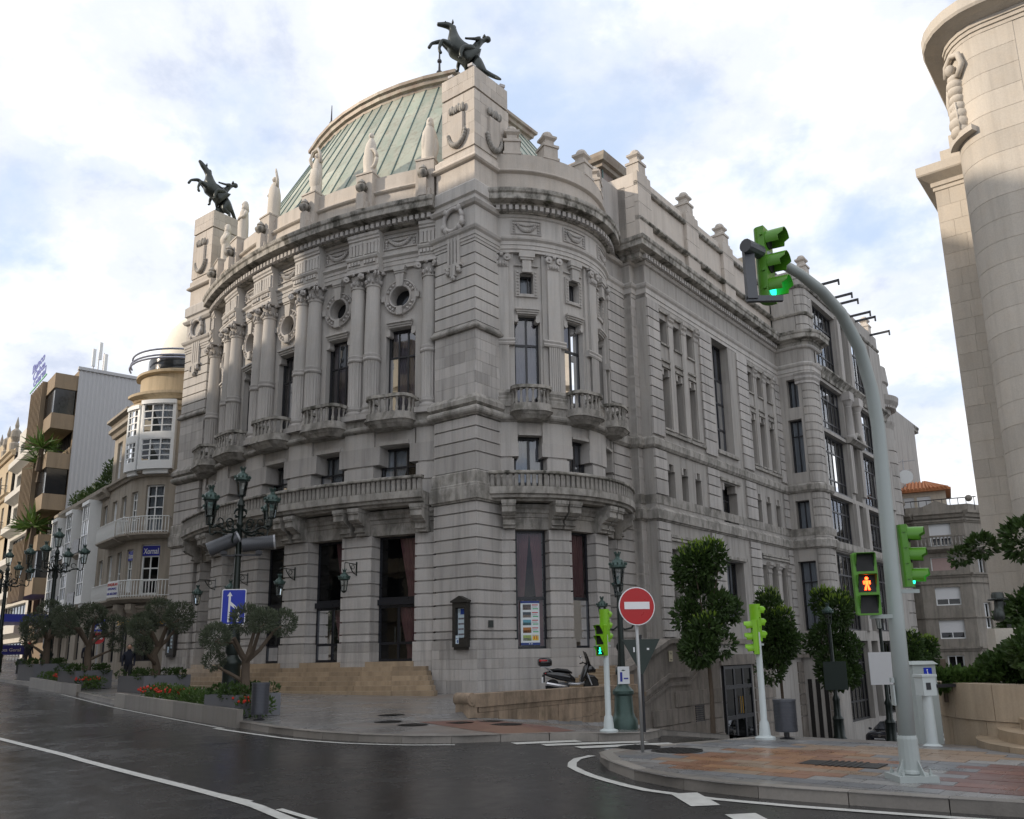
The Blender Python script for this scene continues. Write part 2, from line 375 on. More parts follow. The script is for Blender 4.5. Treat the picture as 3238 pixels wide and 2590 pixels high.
def tower(t0, t1, right):
    s0, s1 = 0.0, 2.4
    core = MB(); core.prism(rect(s0, s1, t0, t1, -.07), -1.9, 20.2)
    P = T('corner_tower', zsh(core), STN)
    fF = Flat(0, t1, 0, -1, ZT)                  # front face, u from left
    fS = Flat(0, t0, 1, 0, ZT)                   # face to the right
    w = t1 - t0
    bz = [-1.9, -.9, -.49, -.13, .21, .55]
    blocks(P, fF, 0, w + .05, bz, .8, -.07, .05, STA); blocks(P, fS, -.05, 1.6 if right else 2.4, bz, .8, -.07, .05, STA, off=1)
    for a, b in seg(.58, .88, 1.37, 1.86, 2.36, 2.85, 3.34, 3.84, 4.32, 4.81, 5.31, 5.72): course(P, rect(s0, s1, t0, t1), a, b)
    rp = ringpath(s0, s1, t0, t1)
    band = MB(); band.sweep(rp, [(-.05, 5.72), (.06, 5.72), (.08, 5.78), (.13, 5.8), (.13, 6.30), (.10, 6.32), (.10, 6.40), (.07, 6.44), (.07, 6.86), (.02, 6.92), (-.05, 6.92)], True)
    T('string_course', zsh(band), STB, P)
    for a, b in seg(6.92, 7.63, 8.12, 8.64, 9.08): course(P, rect(s0, s1, t0, t1), a, b)
    tor = MB(); tor.sweep(rp, [(-.05, 9.08), (.05, 9.1)] + [(.08 + .14 * sin(x), 9.30 - .16 * cos(x)) for x in [pi * i / 6 for i in range(7)]] + [(.10, 9.48), (.20, 9.56), (.20, 9.74), (.05, 9.94), (-.05, 9.94)], True)
    T('torus_moulding', zsh(tor), STB, P)
    bz = [9.94, 10.4, 10.86, 11.32, 11.78, 12.24, 12.62]
    blocks(P, fF, 0, w, bz, 1.0, -.07, -.005, STA); blocks(P, fS, 0, 1.7 if right else 2.4, bz, .9, -.07, -.005, STA, off=1)
    led = MB(); led.sweep(rp, [(-.05, 12.62), (.10, 12.64), (.14, 12.7), (.14, 12.76), (.03, 12.94), (-.05, 12.94)], True); T('ledge', zsh(led), STB, P)
    for a, b in seg(12.96, 13.45, 13.94, 14.43, 14.93, 15.42, 15.9, 16.4): course(P, rect(s0, s1, t0, t1), a, b, STF)
    ar = MB(); ar.sweep(rp, [(-.05, 16.4), (.02, 16.4), (.02, 16.52), (.05, 16.53), (.05, 16.66), (.08, 16.67), (.08, 16.84), (.16, 16.92), (.20, 17.02), (.20, 17.05), (.05, 17.14), (-.05, 17.14)], True); T('architrave', zsh(ar), STF, P)
    T('frieze_block', zsh(MB().prism(rect(s0, s1, t0, t1, .01), 17.14, 18.02)), STF, P)
    l2 = MB(); l2.sweep(rp, [(-.05, 18.02), (.12, 18.08), (.2, 18.2), (.2, 18.26), (.06, 18.36), (.04, 18.36), (.04, 18.5), (.14, 18.56), (.14, 18.6), (.14, 19.05), (0, 19.2), (-.05, 19.2)], True); T('cornice_band', zsh(l2), STF, P)
    T('attic_block', zsh(MB().prism(rect(s0, s1, t0, t1, -.02), 19.2, 20.1)), STW, P)
    # pedestal for the horse
    q0, q1 = (t0, t0 + 1.85) if right else (t1 - 1.85, t1)
    rq = ringpath(s0, s1 - .1, q0, q1)
    pm = MB(); pm.sweep(ringpath(s0, s1, t0, t1), [(-.05, 20.1), (.10, 20.14), (.16, 20.2), (.16, 20.26), (.03, 20.4), (.03, 20.62), (-.05, 20.7), (-.12, 20.8), (-.3, 20.8)], True); T('pedestal_moulding', zsh(pm), STW, P)
    ped = T('pedestal', zsh(MB().prism(rect(.05, s1 - .15, q0 + .05, q1 - .05), 20.7, 24.5)), STW, P)
    fq = Flat(0, q1, 0, -1, ZT); fr_ = Flat(0, q0, 1, 0, ZT)
    bz = [20.8, 21.35, 21.9, 22.45, 23.0, 23.46]
    blocks(ped, fq, .0, 1.85, bz, .7, -.05, .0, STW); blocks(ped, fr_, 0, s1 - .1, bz, .8, -.05, .0, STW, off=1)
    bz = [23.52, 24.0, 24.5]
    blocks(ped, fq, .0, 1.8, bz, .6, -.05, .03, STW); blocks(ped, fr_, -.03, s1 - .2, bz, .7, -.05, .03, STW, off=1)
    for fr, wd in ((fq, 1.85), (fr_, 2.3)):          # garlanded shield with feather crest
        c = wd / 2 + (.08 if fr is fr_ else 0)
        sh = MB(); pts = [(-.36, 22.55), (.36, 22.55)] + [(.36 * cos(a), 21.75 + .62 * sin(a)) for a in [0 - pi * i / 8 for i in range(9)]]
        n = len(pts)
        sh.add([fr.pt(c + x, .02, z) for x, z in pts] + [fr.pt(c + x * .92, .12, (z - 22) * .95 + 22) for x, z in pts], [tuple(range(n, 2 * n))] + [(i, (i + 1) % n, n + (i + 1) % n, n + i) for i in range(n)])
        so = T('shield', sh, STW, ped)
        for i in range(7):
            x = -.36 + .12 * i; m = MB(); m.ball(fr.pt(c + x, .10, 22.78 + .05 * sin(i * 2.1)), .085, 8, 6, (1, 1, 2.3)); T('feather', m, STB, so, True)
        g = MB()
        for i in range(15):
            a = -.25 - (pi - .5) * i / 14; g.ball(fr.pt(c + .48 * cos(a), .08, 21.8 + .74 * sin(a)), .10 + .03 * sin(pi * i / 14), 7, 5)
        T('garland', g, STB, so, True)
    # ring wreath and fluted pendant on the front face
    c = w / 2
    wr = MB(); wr.tube([fF.pt(c + .5 * cos(a), .12, 17.62 + .5 * sin(a)) for a in [2 * pi * i / 24 for i in range(25)]], .095, 8); wo_ = T('wreath', wr, STN, P, True)
    for a in (.9, 2.3, 3.6, 4.0, 5.4, 5.8):
        m = MB(); m.ball(fF.pt(c + .58 * cos(a), .14, 17.62 + .55 * sin(a)), .13, 7, 5, (1, 1, 1.3)); T('leaf_knot', m, STN, wo_, True)
    pd = MB()
    for i in range(4): fbox(fF, pd, c - .34 + .18 * i, c - .22 + .18 * i, 0, .1, 15.62, 16.9)
    fbox(fF, pd, c - .44, c + .44, 0, .16, 15.5, 15.62); fbox(fF, pd, c - .14, c + .14, 0, .16, 15.1, 15.5)
    for x, z in ((-.3, 15.3), (.3, 15.3), (0, 15.02), (-.28, 15.42), (.28, 15.42)): pd.ball(fF.pt(c + x, .1, z), .11, 7, 5)
    T('fluted_pendant', pd, STF, P)
    return P
TWR = tower(0, 2.2, True); TWL = tower(TL - 2.2, TL, False)

# ---- front bow, ground floor
PIER = [-12.81, -4.27, 4.27, 12.81]; BAY = [-17.1, -8.55, 0, 8.55, 17.1]; PH = 1.87
EDGE = 21.9
def fpier(a0, a1):
    P = T('pier', fbox(FB, MB(), a0 + .16, a1 - .16, -.8, -.06, -.6, 4.75), STN)
    for a, b in seg(-.6, -.17, .2, .56): T('stone_block', fbox(FB, MB(), a0 - .12, a1 + .12, -.75, .05, a + .004, b - .004), STA, P)
    for a, b in seg(*GRV[:1], .88, 1.37, 1.86, 2.36, 2.85, 3.34, 3.84, 4.32, 4.76): T('stone_course', fbox(FB, MB(), a0, a1, -.75, 0, a + .03, b - .03), STN, P)
    return P
for p in PIER: fpier(p - PH, p + PH)
fpier(19.75, EDGE); fpier(-EDGE, -19.75)
def bracket(fr, parent, u, w, e0, e1, zb, zt):
    h = w / 2 / fr.k; m = MB()
    fbox(fr, m, u - h * 1.08, u + h * 1.08, e0, e1, zt - .14, zt)
    pr = [(e0, zt - .14), (e1 * .97, zt - .14), (e1 * .97, zt - .2), (e1 * .9, zt - .25), (e1 * .9, zt - .45), (e1 * .7, zt - .56), (e1 * .55, zt - .58), (e1 * .55, zt - .63), (e1 * .36, zt - .7), (e1 * .36, zb + .18), (e1 * .42, zb + .18), (e1 * .42, zb + .12), (e1 * .3, zb + .1), (e1 * .3, zb), (e0, zb)]
    fsweep(fr, m, u - h, u + h, pr); return T('bracket', m, STB, parent)
lint = MB(); fsweep(FB, lint, -EDGE, EDGE, [(-.75, 4.75), (-.12, 4.75), (-.12, 5.2), (-.08, 5.22), (-.08, 5.36), (0, 5.40), (0, 5.52), (.08, 5.6), (.08, 5.72), (-.75, 5.72)])
LINT = T('lintel_band', lint, STB)
for p in PIER:
    for d in (-.92, .92): bracket(FB, LINT, p + d, .46, -.1, .86, 4.76, 5.78)
for p in (-20.7, 20.7): bracket(FB, LINT, p, .46, -.1, .86, 4.76, 5.78)
for i, b in enumerate(BAY):                       # doors and their tall fanlights
    h = 2.40
    sl = MB(); fbox(FB, sl, b - h - .3, b + h + .3, -.8, .12, -.36, -.17); T('threshold', sl, STEP)
    window(FB, TH, b - h, b + h, 2.24, 4.75, -.66, cur=(CURT, 'left'), fw=.09, glass=GLASSD, frame=DOORF, name='fanlight')
    tb = MB(); fbox(FB, tb, b - h, b + h, -.72, -.5, 2.02, 2.24); T('transom_beam', tb, DOORF)
    d = window(FB, TH, b - h, b + h, -.17, 2.02, -.66, trans=(.32,), mull=(.5,), cur=(CURT, 'left'), fw=.10, glass=GLASSD, frame=DOORF, name='door', thin=.05)
    hd = MB(); 
    for x in (-.12, .12): hd.tube([FB.pt(b + x / FB.k, -.58, .55), FB.pt(b + x / FB.k, -.58, 1.15)], .016, 6)
    T('door_handle', hd, BRONZE, d)
# ---- main balcony
def balcony(fr, u0, u1, er, zslab, zt, zrail, n, bw, nm='balcony'):
    m = MB(); fsweep(fr, m, u0, u1, [(-.3, zslab), (er - .34, zslab), (er - .30, zslab + .06), (er - .12, zslab + .10), (er - .10, zslab + .2), (er, zslab + .24), (er, zt), (-.3, zt)])
    P = T(nm, m, STB)
    r = MB(); fsweep(fr, r, u0, u1, [(er - .26, zrail - .13), (er - .02, zrail - .13), (er + .02, zrail - .1), (er + .02, zrail - .03), (er - .02, zrail), (er - .26, zrail)]); T('rail', r, STC, P)
    h = zrail - .13 - zt; b = MB(); b.box(-bw / 2, bw / 2, -.07, .07, 0, h * .16); b.box(-bw / 2 + .008, bw / 2 - .008, -.058, .058, h * .16, h * .72); b.box(-bw / 2, bw / 2, -.068, .068, h * .72, h * .78); b.box(-bw / 2 + .004, bw / 2 - .004, -.062, .062, h * .78, h)
    me = mesh('baluster', b, STB)
    for i in range(n):
        u = u0 + (u1 - u0) * (i + .5) / n; obj('baluster', me, None, P, fr.pt(u, er - .13, zt), (0, 0, fr.rz(u)))
    return P
balcony(FB, -21.4, 21.4, .914, 5.78, 6.29, 6.9, 76, .155)
# ---- mezzanine
for p in PIER + [-20.83, 20.83]:
    h = PH if abs(p) < 20 else 1.08
    P = T('pier', fbox(FB, MB(), p - h + .16, p + h - .16, -.8, -.06, 6.2, 9.08), STN)
    for a, b in seg(6.25, 6.9, 7.6): T('stone_course', fbox(FB, MB(), p - h, p + h, -.75, 0, a + .03, b - .03), STN, P)
    T('stone_course', fbox(FB, MB(), p - h - (.75 if abs(p) < 20 else (.75 if p > 0 else 0)), p + h + (.75 if abs(p) < 20 else (.75 if p < 0 else 0)), -.75, 0, 7.66, 8.42), STN, P)
    T('stone_course', fbox(FB, MB(), p - h, p + h, -.75, 0, 8.42, 9.08), STF, P)
for b in BAY:
    hw = MB(); fbox(FB, hw, b - 2.4, b + 2.4, -.75, -.10, 8.42, 9.1); fbox(FB, hw, b - 1.75, b + 1.75, -.1, .02, 8.44, 8.6); T('window_head', hw, STF)
    window(FB, TH, b - 2.4, b + 2.4, 6.3, 8.42, -.66, mull=(.33, .66), trans=(.62,), cur=(SHEER, 'right'), fw=.09)
tor = MB(); fsweep(FB, tor, -EDGE, EDGE, [(-.6, 9.06), (.02, 9.06), (.05, 9.08)] + [(.07 + .13 * sin(x), 9.21 - .12 * cos(x)) for x in [pi * i / 5 for i in range(6)]] + [(.05, 9.35), (.05, 9.62), (-.6, 9.62)])
T('torus_moulding', tor, STB)
# ---- small bowed balconies
def urnlet(h):
    return [(.075, 0), (.075, h * .08), (.05, h * .1), (.062, h * .2), (.066, h * .3), (.045, h * .42), (.035, h * .55), (.04, h * .75), (.05, h * .86), (.07, h * .88), (.07, h)]
BALM = mesh('baluster', MB().lathe(urnlet(.62), n=8), STB, 40)
def small_balcony(fr, u, half, proj, zb=9.02, label=None):
    k = fr.k; U = half / k
    def outline(g, n=7):
        pts = []; r = min(.5, proj + g - .05)
        for i in range(n): a = pi / 2 * i / (n - 1); pts.append((-half - g + r * (1 - sin(a)) , proj + g - r * (1 - cos(a)) if False else (proj + g) - r + r * cos(pi / 2 - a)))
        pts = [(-half - g, -.2), (-half - g, proj + g - r)] + [(-half - g + r - r * cos(a), proj + g - r + r * sin(a)) for a in [pi / 2 * i / n for i in range(1, n + 1)]]
        return pts + [(-x, y) for x, y in pts[::-1]]
    def slab(mb, g, z0, z1, g2=None):
        a = outline(g); b = outline(g if g2 is None else g2); n = len(a)
        mb.add([fr.pt(u + x / k, e, z0) for x, e in a] + [fr.pt(u + x / k, e, z1) for x, e in b], [tuple(range(n)), tuple(range(2 * n - 1, n - 1, -1))] + [(i, n + i, n + (i + 1) % n, (i + 1) % n) for i in range(n)])
    m = MB(); slab(m, -.22, zb, zb + .14, -.1); slab(m, -.08, zb + .14, zb + .26, .0); slab(m, .05, zb + .26, zb + .34); slab(m, .0, zb + .34, zb + .58)
    P = T('small_balcony', m, STB)
    r = MB()
    for g, z0, z1 in ((.02, zb + 1.2, zb + 1.33),):
        a = outline(g); b = outline(-.2); b = b; n = len(a)
        vs = [fr.pt(u + x / k, e, z) for z in (z0, z1) for L in (a, b) for x, e in L]
        fs = []
        for i in range(n - 1):
            A0, A1, B0, B1 = i, i + 1, n + i, n + i + 1
            fs += [(A0, A1, 2 * n + A1, 2 * n + A0), (B0, 2 * n + B0, 2 * n + B1, B1), (A0, B0, B1, A1), (2 * n + A0, 2 * n + A1, 2 * n + B1, 2 * n + B0)]
        r.add(vs, fs)
    T('rail', r, STC, P)
    line = outline(-.09); L = [0]
    for p, q in zip(line[:-1], line[1:]): L.append(L[-1] + math.hypot(q[0] - p[0], q[1] - p[1]))
    nb = 13
    for i in range(nb):
        d = L[-1] * (i + .5) / nb; j = max(k_ for k_ in range(len(L) - 1) if L[k_] <= d); f = (d - L[j]) / (L[j + 1] - L[j] + 1e-9)
        x = line[j][0] + (line[j + 1][0] - line[j][0]) * f; e = line[j][1] + (line[j + 1][1] - line[j][1]) * f
        if e < .05: continue
        obj('baluster', BALM, None, P, fr.pt(u + x / k, e, zb + .58))
    return P
for b in BAY: small_balcony(FB, b, 1.02, .85)
# ---- piano nobile: wall, windows, bull's-eyes, columns
def holed(fr, mb, u, hw, z0, z1, zc_, r, e, depth, n=28):
    k = fr.k; out = []; inn = []
    for i in range(n):
        a = 2 * pi * i / n; c, s_ = cos(a), sin(a); m = max(abs(c) / hw, abs(s_) / (max(1e-6, (z1 - zc_) if s_ > 0 else (zc_ - z0))))
        out.append((c / m, zc_ + s_ / m)); inn.append((r * c, zc_ + r * s_))
    cor = [(-hw, z0), (hw, z0), (hw, z1), (-hw, z1)]
    vs = [fr.pt(u + x / k, e, z) for x, z in out] + [fr.pt(u + x / k, e, z) for x, z in inn] + [fr.pt(u + x / k, e - depth, z) for x, z in inn]
    fs = []
    for i in range(n):
        j = (i + 1) % n; fs += [(i, j, n + j, n + i), (n + i, n + j, 2 * n + j, 2 * n + i)]
        (x0, za), (x1, zb_) = out[i], out[j]
        if abs(x0 - x1) > 1e-4 and abs(za - zb_) > 1e-4:
            q = min(cor, key=lambda c_: abs(c_[0] - (x0 if abs(x0) > abs(x1) else x1)) + abs(c_[1] - (za if abs(abs(x0) - hw) > 1e-4 else zb_)) if False else (c_[0] - (x0 + x1) / 2) ** 2 + (c_[1] - (za + zb_) / 2) ** 2)
            vs.append(fr.pt(u + q[0] / k, e, q[1])); fs.append((i, len(vs) - 1, j))
    mb.add(vs, fs); return mb
WE = -.45
for b in BAY:
    h = 1.85; W2 = 2.75
    m = MB(); fwall(FB, m, b - W2 - 1.6, b + W2 + 1.6, 9.5, 14.2, [(b - h, b + h, 9.6, 13.66)], WE, .35)
    fwall(FB, m, b - W2 - 1.6, b - 2.0, 14.2, 16.4, [], WE); fwall(FB, m, b + 2.0, b + W2 + 1.6, 14.2, 16.4, [], WE)
    holed(FB, m, b, 2.0 * FB.k, 14.2, 16.4, 15.05, .47, WE, .4)
    wl = T('wall', m, STF)
    window(FB, TH, b - h, b + h, 9.6, 13.66, WE - .3, trans=(.70,), mull=(.34, .66), cur=(CURL, 'full'), fw=.08, glass=GLASSU)
    for sg in (-1, 1):
        c = MB(); us = b + sg * h
        pr = [(WE - .3, 13.30), (WE + .03, 13.30), (WE + .03, 13.66), (WE - .3, 13.66)]; fsweep(FB, c, min(us, us - sg * .5), max(us, us - sg * .5), [(WE - .3, 13.42), (WE + .02, 13.42), (WE + .02, 13.66), (WE - .3, 13.66)])
        c.tube([FB.pt(us - sg * .28, WE - .3, 13.42), FB.pt(us - sg * .28, WE + .03, 13.42)], .1, 8); T('corbel', c, STF, wl)
    hd = MB(); fbox(FB, hd, b - 1.45, b + 1.45, WE, WE + .10, 13.68, 13.76); fbox(FB, hd, b - 1.52, b + 1.52, WE, WE + .15, 13.76, 13.86); fbox(FB, hd, b - 1.6, b + 1.6, WE, WE + .22, 13.86, 13.94); T('hood_moulding', hd, STF, wl)
    rg = MB(); nn = 28; prf = [(.47, 0), (.47, .14), (.52, .17), (.56, .12), (.58, .06), (.72, .08), (.76, .14), (.80, .12), (.80, 0)]
    vs = []; mm = len(prf)
    for i in range(nn):
        a = 2 * pi * i / nn; vs += [FB.pt(b + r * cos(a) / FB.k, WE + e, 15.05 + r * sin(a)) for r, e in prf]
    rg.add(vs, [(i * mm + j, i * mm + j + 1, ((i + 1) % nn) * mm + j + 1, ((i + 1) % nn) * mm + j) for i in range(nn) for j in range(mm - 1)])
    ob = T('bullseye', rg, STN, None, 40)
    gl = MB(); gl.add([FB.pt(b + .46 * cos(a) / FB.k, WE - .38, 15.05 + .46 * sin(a)) for a in [2 * pi * i / 20 for i in range(20)]], [tuple(range(20))]); T('pane', gl, plain('dark_glass', (.02, .022, .025), .1) if 'dark_glass' not in MAT else MAT['dark_glass'], ob)
    sw = MB()
    for i in range(22):
        a = 2 * pi * (i + .5) / 22
        if abs(cos(a)) > .94 or abs(sin(a)) > .94: continue
        sw.ball(FB.pt(b + .655 * cos(a) / FB.k, WE + .10, 15.05 + .655 * sin(a)), .075, 6, 4)
    tag(T('fruit_garland', sw, STN, ob, True), kind='stuff')
    ky = MB(); U = 1 / FB.k
    for z0, z1, w0, w1, e1 in ((15.5, 16.12, .15, .21, .20), (16.12, 16.2, .25, .25, .24), (16.2, 16.4, .25, .31, .28)):
        vs = [FB.pt(b + x * U, e, z) for z, w_ in ((z0, w0), (z1, w1)) for x, e in ((-w_, WE), (w_, WE), (w_, WE + e1), (-w_, WE + e1))]
        ky.add(vs, [(0, 1, 2, 3), (4, 7, 6, 5), (0, 4, 5, 1), (1, 5, 6, 2), (2, 6, 7, 3), (3, 7, 4, 0)])
    fbox(FB, ky, b - .14 * U, b + .14 * U, WE, WE + .2, 14.22, 14.6); fbox(FB, ky, b - .92 * U, b - .72 * U, WE, WE + .15, 14.92, 15.18); fbox(FB, ky, b + .72 * U, b + .92 * U, WE, WE + .15, 14.92, 15.18)
    tag(T('bullseye_blocks', ky, STF, ob), kind='stuff')
# columns (shared meshes)
CR = .335
def fluted(r, z0, z1, n=18):
    m = MB(); vs = []
    for z in (z0, z1):
        for i in range(n * 4):
            rr = r - (.0, .018, .03, .018)[i % 4]; a = 2 * pi * i / (n * 4); vs.append((rr * cos(a), rr * sin(a), z))
    k = n * 4; return m.add(vs, [(i, (i + 1) % k, k + (i + 1) % k, k + i) for i in range(k)])
COLB = mesh('column_base', MB().box(-.46, .46, -.46, .46, 9.62, 9.84).lathe([(.44, 9.84), (.46, 9.9), (.45, 9.97), (.39, 10.0), (.37, 10.06), (.40, 10.1), (.41, 10.17), (.36, 10.2), (.36, 10.27)], n=20), STN, 40)
COLL = mesh('fluted_shaft', fluted(CR + .01, 10.27, 12.3), STN)
COLR = mesh('collar_ring', MB().lathe([(CR - .01, 12.22), (CR + .03, 12.25), (CR + .06, 12.3), (CR + .05, 12.36), (CR + .03, 12.38), (CR + .05, 12.46), (CR + .055, 12.5), (CR, 12.54)], n=20), STN, 40)
COLS = mesh('smooth_shaft', MB().lathe([(CR, 12.5), (CR - .005, 13.5), (CR - .02, 14.6), (CR - .04, 15.58), (CR + .0, 15.6), (CR + .01, 15.66)], n=22), STF, 50)
def capital(w):
    c = MB(); c.lathe([(w * .88, 15.64), (w * .9, 15.85), (w * .98, 16.0), (w * 1.12, 16.14), (w * 1.0, 16.18)], n=14)
    c.box(-w * 1.38, w * 1.38, -w * 1.38, w * 1.38, 16.22, 16.33)
    for sx in (-1, 1):
        for sy in (-1, 1):
            v = Vector((sx, sy, 0)).normalized(); ctr = Vector((sx * w * 1.2, sy * w * 1.2, 16.06)); tn = Vector((-v.y, v.x, 0))
            for dx in (-.06, .06): c.tube([ctr + tn * (dx - .035), ctr + tn * (dx + .035)], .135, 10)
            for dx in (-.1, .1): c.ball(ctr + tn * dx, .05, 6, 4)
    for i in range(12):
        a = 2 * pi * i / 12; c.ball((w * 1.0 * cos(a), w * 1.0 * sin(a), 15.80 + .05 * (i % 2)), .07, 6, 4, (1, 1, 1.7))
    for i in range(4):
        a = pi / 2 * i; c.ball((w * 1.3 * cos(a), w * 1.3 * sin(a), 16.2), .09, 6, 4)
    return c
COLC = mesh('capital', capital(CR), STN, 45)
def column(u, e=-.2):
    x, y, z = FB.pt(u, e, 0); P = obj('column', COLS, None, TH, (x, y, ZT), (0, 0, FB.rz(u)))
    for nm, me in (('column_base', COLB), ('fluted_shaft', COLL), ('collar_ring', COLR), ('capital', COLC)): obj(nm, me, None, P)
for p in PIER:
    for d in (-1.0, 1.0): column(p + d)
column(-20.95); column(20.95)
# ---- entablature
for i in range(5):
    a0 = -EDGE if i == 0 else PIER[i - 1] + 2.1; a1 = EDGE if i == 4 else PIER[i] - 2.1
    if i == 0: a0 = -19.9
    if i == 4: a1 = 19.9
    m = MB(); fsweep(FB, m, a0, a1, [(-.8, 16.36), (-.30, 16.36), (-.30, 16.52), (-.27, 16.53), (-.27, 16.72), (-.24, 16.73), (-.24, 16.86), (-.14, 16.95), (-.14, 17.03), (-.30, 17.08), (-.32, 17.08), (-.32, 18.02), (-.24, 18.04), (-.2, 18.14), (-.8, 18.14)])
    E_ = T('entablature_bay', m, STF)
    b = BAY[i]; fm = MB(); U = 1 / FB.k
    for x0, x1, z0, z1 in ((-.86, .86, 17.3, 17.36), (-.86, .86, 17.84, 17.9), (-.86, -.8, 17.36, 17.84), (.8, .86, 17.36, 17.84)): fbox(FB, fm, b + x0 * U, b + x1 * U, -.32, -.26, z0, z1)
    for j in range(13):
        f = j / 12 * 2 - 1; fm.ball(FB.pt(b + .55 * f * U, -.27, 17.74 - .3 * (1 - f * f)), .075 + .035 * (1 - f * f), 6, 4)
        fm.ball(FB.pt(b + .5 * f * U, -.28, 17.76 - .1 * (1 - f * f)), .05, 6, 4)
    for sx in (-.68, .68):
        for z in (17.42, 17.55, 17.68): fm.ball(FB.pt(b + sx * U, -.28, z), .075, 6, 4)
    T('garland_panel', fm, STN, E_)
def ressaut(u0, u1, tri):
    m = MB(); fsweep(FB, m, u0, u1, [(-.8, 16.33), (.10, 16.33), (.10, 16.55), (.13, 16.56), (.13, 16.84), (.2, 16.88), (.24, 16.96), (.24, 17.02), (.1, 17.08), (.04, 17.08), (.04, 17.82), (.1, 17.86), (.1, 17.94), (.16, 18.0), (.16, 18.14), (-.8, 18.14)])
    P = T('entablature_break', m, STF); U = 1 / FB.k
    for c in tri:
        g = MB()
        for x in (-.33, -.155, .02, .195): fbox(FB, g, c + x * U, c + (x + .135) * U, .04, .11, 17.14, 17.64)
        fbox(FB, g, c - .34 * U, c + .34 * U, .04, .115, 17.64, 17.74)
        T('triglyph', g, STF, P)
        for x in (-.24, -.08, .08, .24): T('gutta', fbox(FB, MB(), c + (x - .055) * U, c + (x + .055) * U, .13, .2, 16.66, 16.82), STF, P)
for p in PIER: ressaut(p - 2.1, p + 2.1, (p - 1.02, p + 1.02))
ressaut(-EDGE, -19.9, (-20.9,)); ressaut(19.9, EDGE, (20.9,))
def dentils(fr, parent, u0, u1, n, e0, e1, z0, z1, fill=.58):
    m = MB(); w = (u1 - u0) / n
    for i in range(n): fbox(fr, m, u0 + w * (i + .5 - fill / 2), u0 + w * (i + .5 + fill / 2), e0, e1, z0, z1)
    return tag(T('dentil_row', m, STN, parent), kind='stuff')
cn = MB(); CP = lambda o: [(-1.0, 18.14), (o - .52, 18.14), (o - .50, 18.18), (o - .46, 18.2), (o - .46, 18.40), (o - .36, 18.44), (o - .34, 18.5), (o - .06, 18.54), (o - .02, 18.56), (o - .02, 18.80), (o + .04, 18.86), (o + .06, 18.96), (o + .06, 19.02), (o + .0, 19.05), (o - .6, 19.22), (-1.0, 19.22)]
fsweep(FB, cn, -22.0, 22.0, CP(.58)); CORN = T('cornice', cn, STC)
dentils(FB, CORN, -21.6, 21.6, 62, .1, .30, 18.19, 18.39)
# ---- attic, pedestals, urns
at_ = MB(); fsweep(FB, at_, -21.6, 21.6, [(-.7, 19.15), (-.12, 19.15), (-.12, 19.95), (-.02, 19.99)] + [(-.04 + .07 * sin(x), 20.06 - .06 * cos(x)) for x in (.5, 1.2, 1.9, 2.6)] + [(-.14, 20.14), (-.14, 20.84), (-.7, 20.88)])
T('attic_parapet', at_, STW)
PEDA = [-20.6] + PIER + [20.6]
URN = mesh('urn', MB().lathe([(.07, 0), (.10, .05), (.22, .12), (.27, .22), (.27, .30), (.17, .36), (.15, .42), (.19, .46), (.16, .54), (.08, .62), (.03, .68)], n=12), STC, 45)
for p in PEDA:
    m = MB(); fbox(FB, m, p - 1.1, p + 1.1, -.75, .16, 19.15, 21.0); fbox(FB, m, p - 1.16, p + 1.16, -.78, .20, 21.0, 21.08)
    fbox(FB, m, p - .45, p + .45, .16, .42, 19.2, 20.0); fbox(FB, m, p - .8, p + .8, .16, .3, 19.2, 19.55)
    P = T('statue_pedestal', m, STW); obj('urn', URN, None, P, FB.pt(p, .34, 20.0))

# ---- flank bow
SBAY = [-41.3, -12.3, 16.7]; SPIER = [(-57, -49.6), (-33.0, -20.6), (-4.0, 8.4), (25, 31)]
for a0, a1 in SPIER:
    P = T('pier', fbox(SB, MB(), a0 + .8, a1 - .8, -.9, -.06, -3, 4.75), STN)
    for a, b in seg(-1.9, -.9, -.49, -.13, .21, .55): T('stone_block', fbox(SB, MB(), a0 - .6, a1 + .6, -.85, .05, a + .004, b - .004), STA, P)
    for a, b in seg(.58, .88, 1.37, 1.86, 2.36, 2.85, 3.34, 3.84, 4.32, 4.76): T('stone_course', fbox(SB, MB(), a0, a1, -.85, 0, a + .03, b - .03), STN, P)
for i, b in enumerate(SBAY):
    for z0, z1 in seg(-3, -.9, -.49, -.13, .2): T('stone_block', fbox(SB, MB(), b - 7.7, b + 7.7, -.85, .03, z0 + .004, z1 - .004), STA)
    window(SB, TH, b - 8.3, b + 8.3, .2, 4.75, -.5, trans=(.42,), cur=(CURT, 'pair' if i == 0 else 'right'), fw=.09, glass=GLASSD, frame=DOORF, thin=.06)
lb = MB(); fsweep(SB, lb, -57, 31, [(-.8, 4.75), (-.08, 4.75), (-.08, 5.2), (-.04, 5.22), (-.04, 5.36), (.02, 5.40), (.02, 5.52), (.1, 5.6), (.1, 5.72), (-.8, 5.72)]); LS = T('lintel_band', lb, STB)
for u in (-52.3, -29.9, -23.3, -.9, 5.7, 27): bracket(SB, LS, u, .45, -.08, .80, 4.76, 5.78)
balcony(SB, -60, 33, .86, 5.78, 6.29, 6.92, 38, .155)
